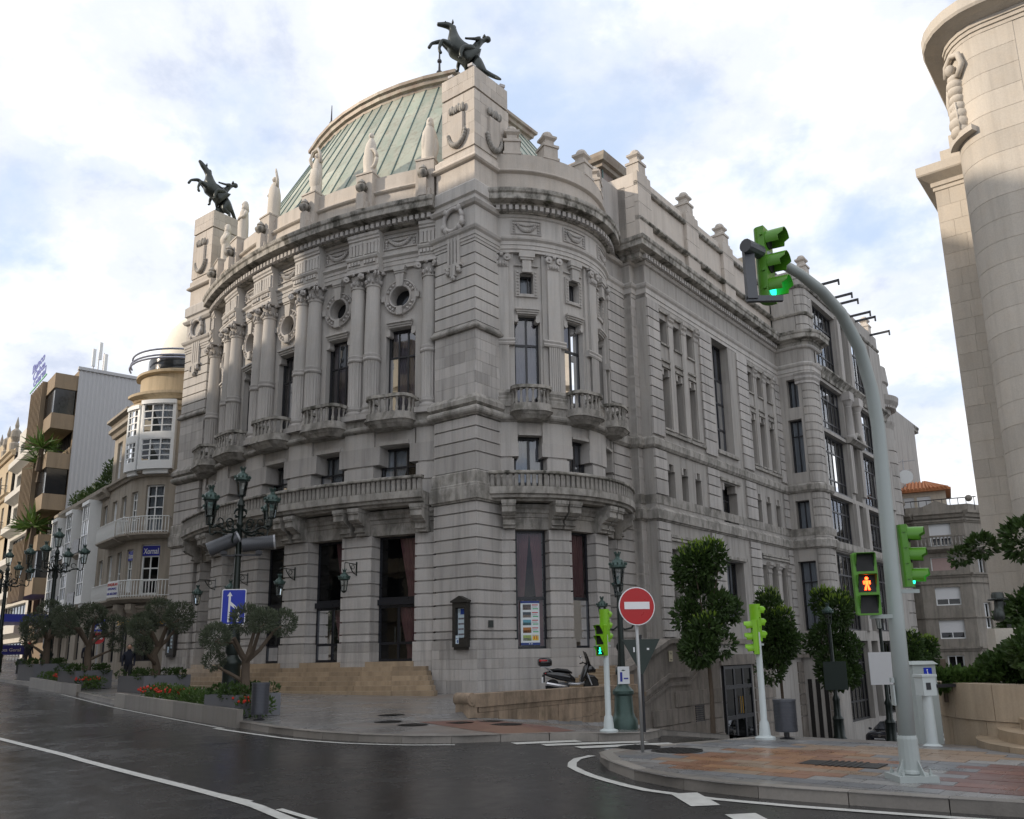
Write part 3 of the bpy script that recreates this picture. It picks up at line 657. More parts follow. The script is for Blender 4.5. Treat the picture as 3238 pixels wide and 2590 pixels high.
# poster case in the first window
def poster_parts(fr, parent, u0, u1, z0, z1, e):
    U = 1 / fr.k; w = (u1 - u0); h = z1 - z0
    pm = plain('poster_paper', (.72, .78, .80), .6, var=.03); o = T('poster', fbox(fr, MB(), u0, u1, e - .02, e, z0, z1), pm, parent)
    bl = plain('poster_blue', (.02, .05, .22), .5); gr = plain('poster_green', (.05, .42, .17), .5); rd = plain('poster_red', (.5, .03, .05), .5); gy = plain('poster_text_grey', (.42, .45, .47), .6)
    def r(a, b, c, d, m): T('print', fbox(fr, MB(), u0 + w * a, u0 + w * b, e, e + .004, z0 + h * c, z0 + h * d), m, o)
    r(0, 1, .0, .055, bl); r(0, 1, .95, 1, bl); r(.42, .6, .018, .04, pm)
    pics = [((.10, .09, .09), (.35, .3, .28)), ((.06, .08, .10), (.5, .42, .36)), ((.12, .35, .45), (.10, .12, .08)), ((.40, .16, .04), (.12, .05, .02)), ((.3, .4, .12), (.35, .36, .38))]
    for i, (c1, c2) in enumerate(pics):
        y = .80 - .175 * i; m1 = plain('photo_print_%d' % i, c1, .5, var=.6, sc=14); m2 = plain('photo_print_dark_%d' % i, c2, .5, var=.7, sc=18)
        r(.12, .55, y, y + .125, m1); r(.12, .55, y, y + .06, m2)
        r(.60, .92, y + .10, y + .122, rd if i < 4 else gy); r(.60, .86, y + .07, y + .082, gy); r(.60, .90, y + .05, y + .06, gy); r(.64, .93, y + .012, y + .034, gr)
    r(.60, .93, .105, .23, plain('poster_yellow', (.75, .5, .03), .5)); r(.68, .85, .13, .20, rd)
poster_parts(SB, TH, -47.2, -37.2, .34, 2.0, -.40)
# mezzanine of the flank bow
for a0, a1 in SPIER:
    P = T('pier', fbox(SB, MB(), a0 + .8, a1 - .8, -.9, -.06, 6.2, 9.08), STN)
    for a, b in seg(6.25, 6.9, 7.6): T('stone_course', fbox(SB, MB(), a0, a1, -.85, 0, a + .03, b - .03), STN, P)
    T('stone_course', fbox(SB, MB(), a0 - (2.4 if a0 > -50 else 0), a1 + (2.4 if a1 < 30 else 0), -.85, 0, 7.66, 8.2), STN, P)
    T('stone_course', fbox(SB, MB(), a0 - (2.0 if a0 > -50 else 0), a1 + (2.0 if a1 < 30 else 0), -.85, 0.003, 8.2, 9.08), STF, P)
for b in SBAY:
    hw = MB(); fbox(SB, hw, b - 6.4, b + 6.4, -.8, -.08, 8.55, 9.08); fbox(SB, hw, b - 5.6, b + 5.6, -.08, .02, 8.52, 8.62); T('window_head', hw, STF)
    window(SB, TH, b - 8.3, b + 8.3, 6.3, 8.55, -.5, mull=(.5,), cur=(SHEER, 'full'), fw=.10, glass=GLASSU, thin=.06)
tr = MB(); fsweep(SB, tr, -57, 31, [(-.6, 9.06), (.02, 9.06), (.05, 9.08)] + [(.07 + .13 * sin(x), 9.24 - .13 * cos(x)) for x in [pi * i / 5 for i in range(6)]] + [(.05, 9.40), (.05, 9.70), (-.6, 9.70)]); T('torus_moulding', tr, STB)
for b in SBAY: small_balcony(SB, b, .76, .80, 9.08)
# principal floor of the flank bow
for i, b in enumerate(SBAY):
    m = MB(); fwall(SB, m, b - 14.5, b + 14.5, 9.6, 16.45, [(b - 7.2, b + 7.2, 9.7, 13.72), (b - 3.6, b + 3.6, 14.66, 15.55)], -.22, .34)
    wl = T('wall', m, STF)
    window(SB, TH, b - 7.2, b + 7.2, 9.7, 13.72, -.52, trans=(.69,), mull=(.5,), cur=(CURL, 'full'), fw=.085, glass=GLASSU, thin=.05)
    window(SB, TH, b - 3.6, b + 3.6, 14.66, 15.55, -.5, mull=(.72,), cur=(SHEER, 'full'), fw=.06)
    U = 1 / SB.k
    for sg in (-1, 1):
        c = MB(); us = b + sg * 7.2; fbox(SB, c, min(us, us - sg * 2.2), max(us, us - sg * 2.2), -.5, -.19, 13.50, 13.72); c.tube([SB.pt(us - sg * 1.3, -.5, 13.5), SB.pt(us - sg * 1.3, -.19, 13.5)], .1, 8); T('corbel', c, STF, wl)
    hd = MB(); 
    for j, (x, z) in enumerate(((5.6, 13.76), (5.9, 13.84), (6.3, 13.92))): fbox(SB, hd, b - x, b + x, -.22, -.12 + .05 * j, z, z + .08)
    T('hood_moulding', hd, STF, wl)
    fm = MB()
    for x0, x1, z0, z1 in ((-6, 6, 15.56, 15.72), (-6, 6, 14.52, 14.65), (-6, -3.7, 14.65, 15.56), (3.7, 6, 14.65, 15.56)): fbox(SB, fm, b + x0, b + x1, -.22, -.14, z0, z1)
    for z in [14.6 + .14 * j for j in range(8)]:
        for sg in (-1, 1): fbox(SB, fm, b + sg * 4.85 - .5, b + sg * 4.85 + .5, -.14, -.10, z, z + .07)
    fbox(SB, fm, b - 6.6, b + 6.6, -.22, -.13, 15.9, 15.95)
    T('window_surround', fm, STF, wl)
    ky = MB()
    for z0, z1, w_, e1 in ((15.56, 15.66, .22, .12), (15.66, 16.12, .19, .10), (16.12, 16.22, .28, .14), (16.22, 16.45, .33, .18)): fbox(SB, ky, b - w_ * U, b + w_ * U, -.22, -.1 + e1, z0, z1)
    T('keystone', ky, STF, wl)
def flatcap(fr, u, w, e):
    m = MB(); U = 1 / fr.k
    fbox(fr, m, u - w * .5 * U, u + w * .5 * U, e - .1, e + .03, 15.78, 16.3); fbox(fr, m, u - w * .62 * U, u + w * .62 * U, e - .1, e + .12, 16.36, 16.46)
    for sg in (-1, 1):
        p = Vector(fr.pt(u + sg * w * .42 * U, e + .02, 16.18)); q = Vector(fr.pt(u + sg * w * .42 * U, e + .13, 16.18)); m.tube([p, q], .15, 12); m.ball(q, .06, 6, 4)
    for x in (-.3, -.1, .1, .3): m.ball(fr.pt(u + x * w * U, e + .04, 15.92), .075, 6, 4, (1, 1, 1.8))
    m.ball(fr.pt(u, e + .1, 16.3), .09, 6, 4)
    return m
for a0, a1 in SPIER:
    c = (a0 + a1) / 2; w = (a1 - a0) if a0 > -50 and a1 < 30 else (a1 - a0) * 2; wd = .62 * SB.k * 0 + .56; U = 1 / SB.k
    if a0 < -50: c = -54.5
    P = T('pilaster', fbox(SB, MB(), c - .50 * U, c + .50 * U, -.25, -.12, 9.7, 16.45), STF)
    T('smooth_shaft', fbox(SB, MB(), c - .28 * U, c + .28 * U, -.12, .0, 12.62, 15.8), STF, P)
    fl = MB()
    for i in range(6): fbox(SB, fl, c + (-.28 + .095 * i) * U, c + (-.28 + .095 * i + .068) * U, -.12, .01, 10.42, 12.34)
    fbox(SB, fl, c - .28 * U, c + .28 * U, -.12, -.015, 10.42, 12.34)
    T('fluted_shaft', fl, STF, P)
    rg = MB(); fsweep(SB, rg, c - .52 * U, c + .52 * U, [(-.2, 12.34), (.03, 12.34), (.06, 12.42), (.03, 12.48), (.07, 12.56), (.05, 12.62), (-.2, 12.62)]); T('collar_ring', rg, STF, P)
    bs = MB(); fsweep(SB, bs, c - .52 * U, c + .52 * U, [(-.2, 9.7), (.10, 9.7), (.10, 9.95), (.08, 10.0), (.10, 10.1), (.04, 10.16), (.08, 10.28), (.03, 10.42), (-.2, 10.42)]); T('pilaster_base', bs, STB, P)
    T('capital', flatcap(SB, c, .58, 0.0), STN, P, 45)
en = MB(); fsweep(SB, en, -57, 33, [(-.6, 16.45), (-.02, 16.45), (-.02, 16.58), (.02, 16.59), (.02, 16.76), (.05, 16.77), (.05, 16.92), (.14, 17.0), (.16, 17.08), (.02, 17.16), (.0, 17.16), (.0, 18.0), (.06, 18.04), (.1, 18.14), (-.6, 18.14)]); ES = T('entablature', en, STF)
for b in SBAY:
    fm = MB(); U = 1 / SB.k
    for x0, x1, z0, z1 in ((-.66, .66, 17.26, 17.31), (-.66, .66, 17.86, 17.91), (-.66, -.61, 17.31, 17.86), (.61, .66, 17.31, 17.86)): fbox(SB, fm, b + x0 * U, b + x1 * U, 0, .05, z0, z1)
    for j in range(13):
        f = j / 12 * 2 - 1; fm.ball(SB.pt(b + .42 * f * U, .03, 17.72 - .3 * (1 - f * f)), .06 + .035 * (1 - f * f), 6, 4); fm.ball(SB.pt(b + .4 * f * U, .02, 17.76 - .1 * (1 - f * f)), .045, 6, 4)
    for sx in (-.52, .52):
        for z in (17.38, 17.5, 17.62, 17.74): fm.ball(SB.pt(b + sx * U, .02, z), .06, 6, 4)
    T('garland_panel', fm, STN, ES)
c2 = MB(); fsweep(SB, c2, -60, 36, CP(.72)); CO2 = T('cornice', c2, STC); dentils(SB, CO2, -57, 33, 30, .22, .44, 18.19, 18.39)
a2 = MB(); fsweep(SB, a2, -57, 36, [(-.8, 19.15), (.0, 19.15), (.0, 20.1), (.08, 20.14)] + [(.08 + .07 * sin(x), 20.21 - .06 * cos(x)) for x in (.5, 1.2, 1.9, 2.6)] + [(.0, 20.3), (.0, 21.05), (-.8, 21.1)]); T('attic_parapet', a2, STW)
FIN = mesh('roof_finial', MB().box(-.40, .40, -.40, .40, 0, .12).box(-.34, .34, -.34, .34, .12, .62).box(-.39, .39, -.39, .39, .62, .74).prism(rect(-.36, .36, -.36, .36), .74, .86, rect(-.22, .22, -.22, .22)).box(-.22, .22, -.22, .22, .86, 1.02).prism(rect(-.22, .22, -.22, .22), 1.02, 1.12, rect(-.33, .33, -.33, .33)).box(-.33, .33, -.33, .33, 1.12, 1.22).lathe([(.28, 1.22), (.27, 1.34), (.2, 1.46), (.08, 1.52)], n=10), STW)
for u in (-48, -26, 3, 24): obj('roof_finial', FIN, None, TH, SB.pt(u, -.38, 21.05), (0, 0, SB.rz(u)))
# ---- link walls between bow and flank
lk = [(7.55, 9.05, -1.55), (9.0, 9.42, -1.95)]
for i, (x0, x1, tt) in enumerate(lk):
    P = T('link_wall', zsh(MB().box(x0, x1 + .1, tt + .06, 1, -4, 22.2)), STN)
    for a, b in seg(.58, .88, 1.37, 1.86, 2.36, 2.85, 3.34, 3.84, 4.32, 4.81, 5.31, 5.72): T('stone_course', zsh(MB().box(x0 - .02, x1, tt, tt + .3, a + .03, b - .03)), STN, P)
    for a, b in seg(6.92, 7.63, 8.12, 8.64, 9.08): T('stone_course', zsh(MB().box(x0 - .02, x1, tt, tt + .3, a + .03, b - .03)), STN, P)
    for a, b in seg(9.7, 10.5, 11.0, 11.5, 12.0, 12.47, 12.96, 13.45, 13.94, 14.43, 14.93, 15.42, 15.9, 16.4): T('stone_course', zsh(MB().box(x0 - .02, x1, tt, tt + .3, a + .03, b - .03)), STN, P)
    T('stone_block', zsh(MB().box(x0 - .05, x1 + .05, tt - .05, tt + .3, -4, .55)), STA, P)
# string mouldings that wrap link walls and flank corner
def lpath(pts):
    out = []
    for i, (x, y) in enumerate(pts):
        ds = []
        for a, b in ((i - 1, i), (i, i + 1)):
            if 0 <= a and b < len(pts):
                dx, dy = pts[b][0] - pts[a][0], pts[b][1] - pts[a][1]; l = math.hypot(dx, dy); ds.append((dy / l, -dx / l))
        if len(ds) == 1: nx, ny = ds[0]
        else:
            nx, ny = ds[0][0] + ds[1][0], ds[0][1] + ds[1][1]; d = nx * ds[0][0] + ny * ds[0][1]; nx, ny = nx / d, ny / d
        out.append((x, y, nx, ny))
    return out
PAVX = 25.7
WRAP = [(7.4, -1.55), (9.0, -1.55), (9.0, -1.95), (9.42, -1.95), (9.42, -2.5), (PAVX, -2.5), (PAVX, -4.0)] + [(PAVX + .6 - .6 * cos(a), -4.0 - .6 * sin(a)) for a in (.4, .8, 1.2, pi / 2)] + [(27.6, -4.6)]
wp = lpath(WRAP)
for nm, pr, mt in (('string_course', [(-.05, 5.72), (.06, 5.72), (.08, 5.78), (.15, 5.8), (.15, 6.2), (.02, 6.34), (-.05, 6.34)], STB),
                   ('string_course', [(-.05, 6.5), (.03, 6.5), (.03, 6.92), (-.05, 6.92)], STB),
                   ('string_course', [(-.05, 9.05), (.08, 9.08), (.16, 9.2), (.16, 9.5), (.03, 9.62), (-.05, 9.62)], STB),
                   ('ledge', [(-.05, 16.4), (.02, 16.4), (.02, 16.58), (.06, 16.6), (.06, 16.84), (.14, 16.92), (.18, 17.02), (.18, 17.06), (.03, 17.16), (-.05, 17.16)], STF),
                   ('ledge', [(-.05, 18.02), (.1, 18.06), (.16, 18.14), (.16, 18.2), (-.05, 18.22)], STF)):
    m = MB(); m.sweep(wp, pr); T(nm, zsh(m), mt)
# ---- flank, three bays
FLK = MB()
W3 = [(10.62, 11.36), (12.03, 12.70), (13.45, 14.10)]; W6 = [(20.95, 21.62), (22.3, 23.0), (23.75, 24.4)]
ops = [(16.43, 18.45, 10.26, 16.4), (16.5, 18.3, 6.42, 8.5), (16.4, 18.5, 1.35, 4.45)]
for a, b in W3 + W6: ops += [(a, b, 14.5, 15.72), (a, b, 10.28, 13.2), (a, b, 6.5, 8.52), (a, b, 1.42, 4.55)]
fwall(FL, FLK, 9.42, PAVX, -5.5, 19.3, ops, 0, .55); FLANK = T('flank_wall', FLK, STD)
for a, b in W3 + W6:
    window(FL, TH, a, b, 14.5, 15.72, -.5, fw=.06, mull=(.5,)); window(FL, TH, a, b, 10.28, 13.2, -.5, fw=.06, trans=(.62,), mull=(.5,))
    window(FL, TH, a, b, 6.5, 8.52, -.5, fw=.06, trans=(.72,)); window(FL, TH, a, b, 1.42, 4.55, -.5, fw=.06, trans=(.45,))
window(FL, TH, 16.43, 18.45, 10.26, 16.4, -.5, fw=.08, trans=(.22, .46, .68), mull=(.28, .64), glass=GLASSU, cur=(SHEER, 'right'), thin=.05)
window(FL, TH, 16.5, 18.3, 6.42, 8.5, -.5, fw=.08, trans=(.62,), mull=(.33, .66)); window(FL, TH, 16.4, 18.5, 1.35, 4.45, -.5, fw=.08, trans=(.45,), mull=(.33, .66), cur=(SHEER, 'full'))
def strip(x0, x1, zs, e=.09, mat=None):
    for a, b in zs: T('stone_course', fbox(FL, MB(), x0, x1, -.1, e, a + .03, b - .03), mat or STN, FLANK)
up = seg(9.7, 10.5, 11.0, 11.5, 12.0, 12.47, 12.96, 13.45, 13.94, 14.43, 14.93, 15.42, 15.9, 16.38); lo = seg(6.92, 7.63, 8.12, 8.64, 9.04); gr_ = seg(.58, .88, 1.37, 1.86, 2.36, 2.85, 3.34, 3.84, 4.32, 4.81, 5.31, 5.70)
for x0, x1 in ((9.42, 10.5), (14.78, 16.12), (19.45, 20.85), (24.95, 25.68)):
    strip(x0, x1, up); strip(x0, x1, lo); strip(x0, x1, gr_)
for a, b in W3 + W6:      # little pilasters with corbelled heads between the slits, sills
    for z0, z1, hd in ((10.28, 16.0, True), (1.42, 4.6, True)):
        m = MB(); fbox(FL, m, b + .06, b + .50, -.3, .06, z0 - .1, z1 - .5)
        fsweep(FL, m, b + .02, b + .54, [(-.3, z1 - .5), (.08, z1 - .5), (.11, z1 - .42), (.08, z1 - .36), (.08, z1 - .26), (.16, z1 - .18), (.16, z1 - .1), (.22, z1 - .04), (.22, z1 + .12), (-.3, z1 + .12)]); T('slit_pilaster', m, STD, FLANK)
    for z in (14.38, 13.25, 13.55, 10.14): T('sill', fbox(FL, MB(), a - .06, b + .06, 0, .09, z, z + .09), STB, FLANK)
    for sg, x in ((1, a), (-1, b)):
        for z in (13.2, 8.52): T('corbel', fbox(FL, MB(), min(x, x + sg * .16), max(x, x + sg * .16), -.4, .03, z - .34, z), STD, FLANK)
for x0, x1 in ((10.5, 14.75), (20.9, 24.9)):
    for z, h in ((9.92, .14), (16.02, .12), (4.9, .10), (5.05, .12)): T('sill', fbox(FL, MB(), x0, x1, 0, .12, z, z + h), STB, FLANK)
for x0, x1, z in ((16.15, 18.75, 9.98), (16.2, 18.7, 8.56), (16.2, 18.75, 4.5)): T('sill', fbox(FL, MB(), x0, x1, 0, .13, z, z + .16), STB, FLANK)
for x in (16.5, 18.3):
    sg = 1 if x < 17 else -1; T('corbel', fbox(FL, MB(), min(x, x + sg * .22), max(x, x + sg * .22), -.45, .03, 8.1, 8.5), STD, FLANK)
c3 = MB(); c3.sweep(lpath([(8.9, -1.6), (8.9, -2.5), (PAVX, -2.5), (PAVX, -4.0)] + [(PAVX + .6 - .6 * cos(a), -4.0 - .6 * sin(a)) for a in (.4, .8, 1.2, pi / 2)] + [(27.9, -4.6)]), [(e, z) for e, z in CP(.62)]); CO3 = T('cornice', zsh(c3), STC)
dentils(FL, CO3, 9.0, PAVX - .4, 62, .1, .34, 18.19, 18.39)
AT = zsh(MB().box(9.3, PAVX, -2.42, 3, 19.1, 22.8)); ATT = T('attic_wall', AT, STW)
for x0, x1 in ((9.0, 10.3), (14.1, 15.5), (18.6, 20.0)):
    for a, b in seg(19.2, 20.3, 21.2, 22.1, 22.85): T('stone_course', fbox(FL, MB(), x0, x1, -.1, .12, a + .01, b - .01), STW, ATT)
    obj('roof_finial', FIN, None, TH, FL.pt((x0 + x1) / 2, -.3, 22.85))
for z, e in ((20.25, .2), (22.1, .12)): T('ledge', fsweep(FL, MB(), 9.0, PAVX, [(-.1, z), (e * .5, z), (e, z + .08), (e, z + .16), (.02, z + .24), (-.1, z + .24)]), STC, ATT)
for a, b in seg(19.2, 20.2, 21.0, 21.6, 22.1, 22.8): T('stone_course', zsh(MB().box(9.0, 9.4, -2.4, .9, a + .01, b - .01)), STW, ATT)
# ---- pavilion with rounded corners and tall glazing
PV0, PV1 = PAVX, 41.8
ft = Flat(PAVX, -2.5, 0, -1, ZT)
pv = MB(); win = [(.55, 1.25, 14.35, 16.15), (.45, 1.3, 10.3, 13.6), (.45, 1.3, 6.55, 8.6), (.3, 1.35, 1.0, 5.0)]
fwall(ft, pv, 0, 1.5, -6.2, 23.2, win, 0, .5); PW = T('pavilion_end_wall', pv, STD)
for w_ in win: window(ft, TH, *w_, -.45, mull=(.5,), trans=(.7,) if w_[3] - w_[2] > 2.5 else (), cur=(SHEER, 'full'), fw=.07)
RC = Arc(PAVX + .6, -4.0, .6, 180, 1, ZT)
for a, b in seg(-6.2, -1.0, .58, 1.37, 1.86, 2.36, 2.85, 3.34, 3.84, 4.32, 4.81, 5.31, 5.70) + seg(6.34, 6.92, 7.63, 8.12, 8.64, 9.04) + seg(9.62, 10.3, 10.8, 11.3, 11.8, 12.3, 12.8, 13.3, 13.8, 14.3, 14.8, 15.3, 15.8) + seg(19.1, 19.6, 20.2, 20.9, 21.5, 22.1, 22.6, 23.2):
    m = MB(); pl = [(PAVX + .0, -3.95)] + [(PAVX + .6 - .6 * cos(x), -4.0 - .6 * sin(x)) for x in [pi / 2 * i / 6 for i in range(7)]] + [(PAVX + 1.25, -4.6), (PAVX + 1.25, -3.95)]
    T('stone_course', zsh(m.prism(pl, a + .03, b - .03)), STD, PW)
m = MB(); m.prism([(PAVX + .05, -3.9)] + [(PAVX + .6 - .55 * cos(x), -4.0 - .55 * sin(x)) for x in [pi / 2 * i / 6 for i in range(7)]] + [(PAVX + 1.2, -4.55), (PAVX + 1.2, -3.9)], -6.2, 23.2); T('corner_core', zsh(m), STD, PW)
cpv = MB(); cpv.sweep(lpath([(PAVX, -3.6), (PAVX, -4.0)] + [(PAVX + .6 - .6 * cos(a), -4.0 - .6 * sin(a)) for a in (.4, .8, 1.2, pi / 2)] + [(PAVX + 1.3, -4.6)]), [(-.1, 15.75), (.06, 15.8), (.04, 15.95), (.14, 16.1), (.14, 16.25), (.24, 16.4), (-.1, 16.42)]); T('capital', zsh(cpv), STN, PW)
for z in (20.2, 22.0):
    lz = MB(); lz.sweep(lpath([(PAVX, -2.5), (PAVX, -4.0)] + [(PAVX + .6 - .6 * cos(a), -4.0 - .6 * sin(a)) for a in (.4, .8, 1.2, pi / 2)] + [(PV1, -4.6)] if z > 21 else [(PAVX, -2.5), (PAVX, -4.0)] + [(PAVX + .6 - .6 * cos(a), -4.0 - .6 * sin(a)) for a in (.4, .8, 1.2, pi / 2)] + [(27, -4.6)]), [(-.1, z), (.08, z), (.14, z + .1), (.14, z + .18), (-.1, z + .24)]); T('ledge', zsh(lz), STC, PW)
g = MB(); bands = [(27.2, 31.6), (34.4, 38.9)]; rows = [(17.4, 21.6), (13.2, 16.3), (9.3, 13.0), (5.9, 9.05), (1.0, 5.6), (-4.2, .4)]
ops = [(a, b, c, d) for a, b in bands for c, d in rows] + [(32.3, 33.7, c, d) for c, d in rows]
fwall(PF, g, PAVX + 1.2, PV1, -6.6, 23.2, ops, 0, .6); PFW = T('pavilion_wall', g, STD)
for a, b in bands:
    for j, (c, d) in enumerate(rows):
        window(PF, TH, a, b, c, d, -.35, mull=(.17, .34, .5, .67, .84), trans=(.24, .72), fw=.12, glass=GLASSU, thin=.045)
    for c in (16.42, 9.15, 13.08, 5.68): T('spandrel_beam', fbox(PF, MB(), a, b, -.5, -.05, c - .05, c + .25 if c < 16 else c + .2), FRAME, PFW)
for j, (c, d) in enumerate(rows): window(PF, TH, 32.3, 33.7, c, d, -.5, mull=(.5,), fw=.08)
T('ledge', fsweep(PF, MB(), 27.5, PV1, [(-.1, 16.5), (.1, 16.5), (.14, 16.7), (.3, 16.9), (.42, 17.0), (.42, 17.1), (.05, 17.25), (-.1, 17.25)]), STC, PFW)
T('ledge', fsweep(PF, MB(), 27.0, PV1, [(-.1, 5.66), (.1, 5.66), (.18, 5.8), (.18, 6.2), (-.1, 6.3)]), STB, PFW)
for x in (32.0, 34.0):
    m = MB(); m.lathe([(.38, 13.2), (.38, 13.5), (.30, 13.55), (.30, 13.75), (.25, 15.4), (.28, 15.45), (.24, 15.5), (.28, 15.6), (.4, 15.9)], PF.pt(x, .15, 0)[:2] + (ZT,), 14); m.box(x - .45, x + .45, -5.1, -4.5, 15.9 + ZT, 16.45 + ZT); T('column', m, STN, PFW, 40)
for x0, x1 in ((31.65, 32.28), (33.72, 34.35), (38.95, 41.6)):
    for z0, z1 in ((9.7, 12.9), (1, 9), (17.2, 21.8)): T('pilaster', fbox(PF, MB(), x0, x1, 0, .16, z0, z1), STD, PFW)
ped_ = MB(); fsweep(PF, ped_, 31.5, 34.5, [(-.1, 13.0), (.2, 13.0), (.35, 13.12), (.5, 13.2), (.5, 13.32), (-.1, 13.4)]); ped_.tube([PF.pt(32.3 + .7 * (1 - cos(a)), .3, 13.3 + .45 * sin(a)) for a in [pi * i / 10 for i in range(11)]], .16, 8); T('curved_hood', ped_, STB, PFW)
for i, x in enumerate((28.6, 31.3, 32.6, 35.4, 36.6, 40.2)): 
    m = MB(); m.box(x, x + .1, -6.0, -4.4, 22.95 + ZT, 23.1 + ZT); m.box(x, x + .1, -6.05, -5.95, 22.7 + ZT, 23.1 + ZT); T('flag_bracket', m, FRAME, PFW)
obj('roof_finial', FIN, None, TH, (27.2, -4.2, 23.2 + ZT)); obj('roof_finial', FIN, None, TH, (40.6, -4.2, 23.2 + ZT))
# far end of the flank: rounded turret with its cornice
FE = Arc(44.4, -2.4, 2.0, -90, 1, ZT)
m = MB(); fsweep(FE, m, -80, 80, [(-1, -7.5), (0, -7.5), (0, 16.5), (.15, 16.9), (.18, 17.05), (0, 17.15), (0, 18.1), (.35, 18.2), (.6, 18.6), (.65, 19.0), (0, 19.2), (-.1, 20.2), (.05, 20.3), (-.05, 21.6), (-1, 21.6)]); FET = T('end_turret', m, STD)
dentils(FE, FET, -70, 70, 20, .1, .4, 18.1, 18.4)
for a, b in seg(.6, 1.4, 2.4, 3.3, 4.3, 5.3) + seg(9.7, 10.7, 11.7, 12.7, 13.7, 14.7, 15.7): T('stone_course', fbox(FE, MB(), -78, 78, -.1, .1, a + .04, b - .04), STD, FET)
T('link_wall', zsh(MB().box(41.7, 54, -3.9, 6, -7.5, 19)), STD)
m = MB(); m.sweep(lpath([(49, -2.0), (49, -3.2), (56, -3.2)]), [(e, z) for e, z in CP(.62)]); T('cornice', zsh(m), STC)
T('end_block', zsh(MB().box(49, 56, -3.2, 4, -8, 19)), STD)

# ---- copper roof over the auditorium
def copper(name, c1, c2):
    m, t, b = newmat(name); st = nz(t, oc(t, (1.2, 1.2, .35)), 1.1, 6, .65, .5); n2_ = nz(t, oc(t), 4, 4)
    c = mixc(t, ramp(t, st.outputs[0], [(.35, 0), (.68, 1)]), c1, c2)
    c = mixc(t, ramp(t, n2_.outputs[0], [(.52, 0), (.75, .5)]), c, (.20, .13, .075))
    oi = N(t, 'ShaderNodeObjectInfo'); c = mixc(t, 1.0, c, ramp(t, oi.outputs['Random'], [(0, .78), (1, 1.15)]), 'MULTIPLY')
    t.links.new(c, b.inputs['Base Color']); b.inputs['Roughness'].default_value = .55; b.inputs['Metallic'].default_value = .15; bump(t, b, st.outputs[0], .15, .02); return m
COP = copper('green_copper', (.33, .38, .31), (.46, .46, .38)); SEAM = plain('seam_copper', (.11, .17, .16), .5, .3); RIDGE = copper('brown_copper', (.25, .19, .15), (.36, .33, .27))
ZINC = copper('weathered_zinc', (.15, .12, .11), (.26, .22, .20))
ROOF = T('copper_roof', zsh(MB().prism(rect(1.2, 15, 1.5, 19.5), 20, 21.3)), COP)
RZ = 28.6
def lerp3(a, b, f): return tuple(x + (y - x) * f for x, y in zip(a, b))
eav = [FB.pt(u, -.75, 21.0)[:2] for u in [-19.5 + 39 * i / 8 for i in range(9)]]
rid = []
for i in range(9):
    f = i / 8; tt = 5.2 + (TL - 10.4) * f; rid.append((3.2 + 1.1 * (2 * f - 1) ** 2, tt))
front = [((*e_, 21.0), (*r_, RZ)) for e_, r_ in zip(eav, rid)]
right = [((1.6, .9, 21.0), (*rid[0], RZ)), ((7, .4, 21.0), (7, 5.2, RZ)), ((13, .4, 21.0), (10.5, 5.2, RZ)), ]
left = [((*eav[-1], 21.0), (*rid[-1], RZ)), ((3.4, TL - .6, 21.0), (*rid[-1], RZ)), ((13, TL - .6, 21.0), (10.5, TL - 5.2, RZ))]
back = [((13, .4, 21.0), (10.5, 5.2, RZ)), ((14, TL / 2, 21.0), (10.5, TL / 2, RZ)), ((13, TL - .6, 21.0), (10.5, TL - 5.2, RZ))]
right = [front[0]] + right[1:]
def slope(side, nper):
    for (a0, a1), (b0, b1) in zip(side[:-1], side[1:]):
        for i in range(nper):
            f0, f1 = i / nper, (i + 1) / nper
            p = [lerp3(a0, b0, f0), lerp3(a0, b0, f1), lerp3(a1, b1, f1), lerp3(a1, b1, f0)]
            for g0, g1 in seg(0, .36, .7, 1):
                q = [lerp3(p[0], p[3], g0), lerp3(p[1], p[2], g0), lerp3(p[1], p[2], g1), lerp3(p[0], p[3], g1)]
                q = [(x, y, z + ZT + random.uniform(0, .012)) for x, y, z in q]
                if (Vector(q[2]) - Vector(q[3])).length < .02: q = q[:3]
                T('roof_panel', MB().add(q, [tuple(range(len(q)))]), COP, ROOF)
            s_ = MB(); s_.tube([Vector(p[0]) + Vector((0, 0, ZT + .03)), Vector(p[3]) + Vector((0, 0, ZT + .03))], .035, 5); T('standing_seam', s_, SEAM, ROOF)
slope(front, 2); slope(right, 5); slope(left, 3); slope(back, 2)
rp = [(x, y) for x, y in rid] + [(10.5, TL - 5.2), (10.5, 5.2)]
cc = MB(); cc.prism(rp, RZ + ZT - .1, RZ + ZT + .15); T('ridge_deck', cc, COP, ROOF)
rc = lpath(rp[::-1] + [rp[-1]]) if False else None
def ringof(poly):
    a = sum(poly[i][0] * poly[(i + 1) % len(poly)][1] - poly[(i + 1) % len(poly)][0] * poly[i][1] for i in range(len(poly)))
    if a < 0: poly = poly[::-1]
    out = []; n = len(poly)
    for i in range(n):
        ds = []
        for a, b in ((i - 1, i), (i, (i + 1) % n)):
            dx, dy = poly[b][0] - poly[a][0], poly[b][1] - poly[a][1]; l = math.hypot(dx, dy); ds.append((dy / l, -dx / l))
        nx, ny = ds[0][0] + ds[1][0], ds[0][1] + ds[1][1]; d = nx * ds[0][0] + ny * ds[0][1]; out.append((*poly[i], nx / d, ny / d))
    return out
rm = MB(); rm.sweep(ringof(rp), [(-.3, RZ - .2), (.12, RZ - .2), (.16, RZ - .05), (.3, RZ), (.34, RZ + .18), (.46, RZ + .24), (.48, RZ + .4), (-.3, RZ + .5)], True); T('ridge_cornice', zsh(rm), RIDGE, ROOF)
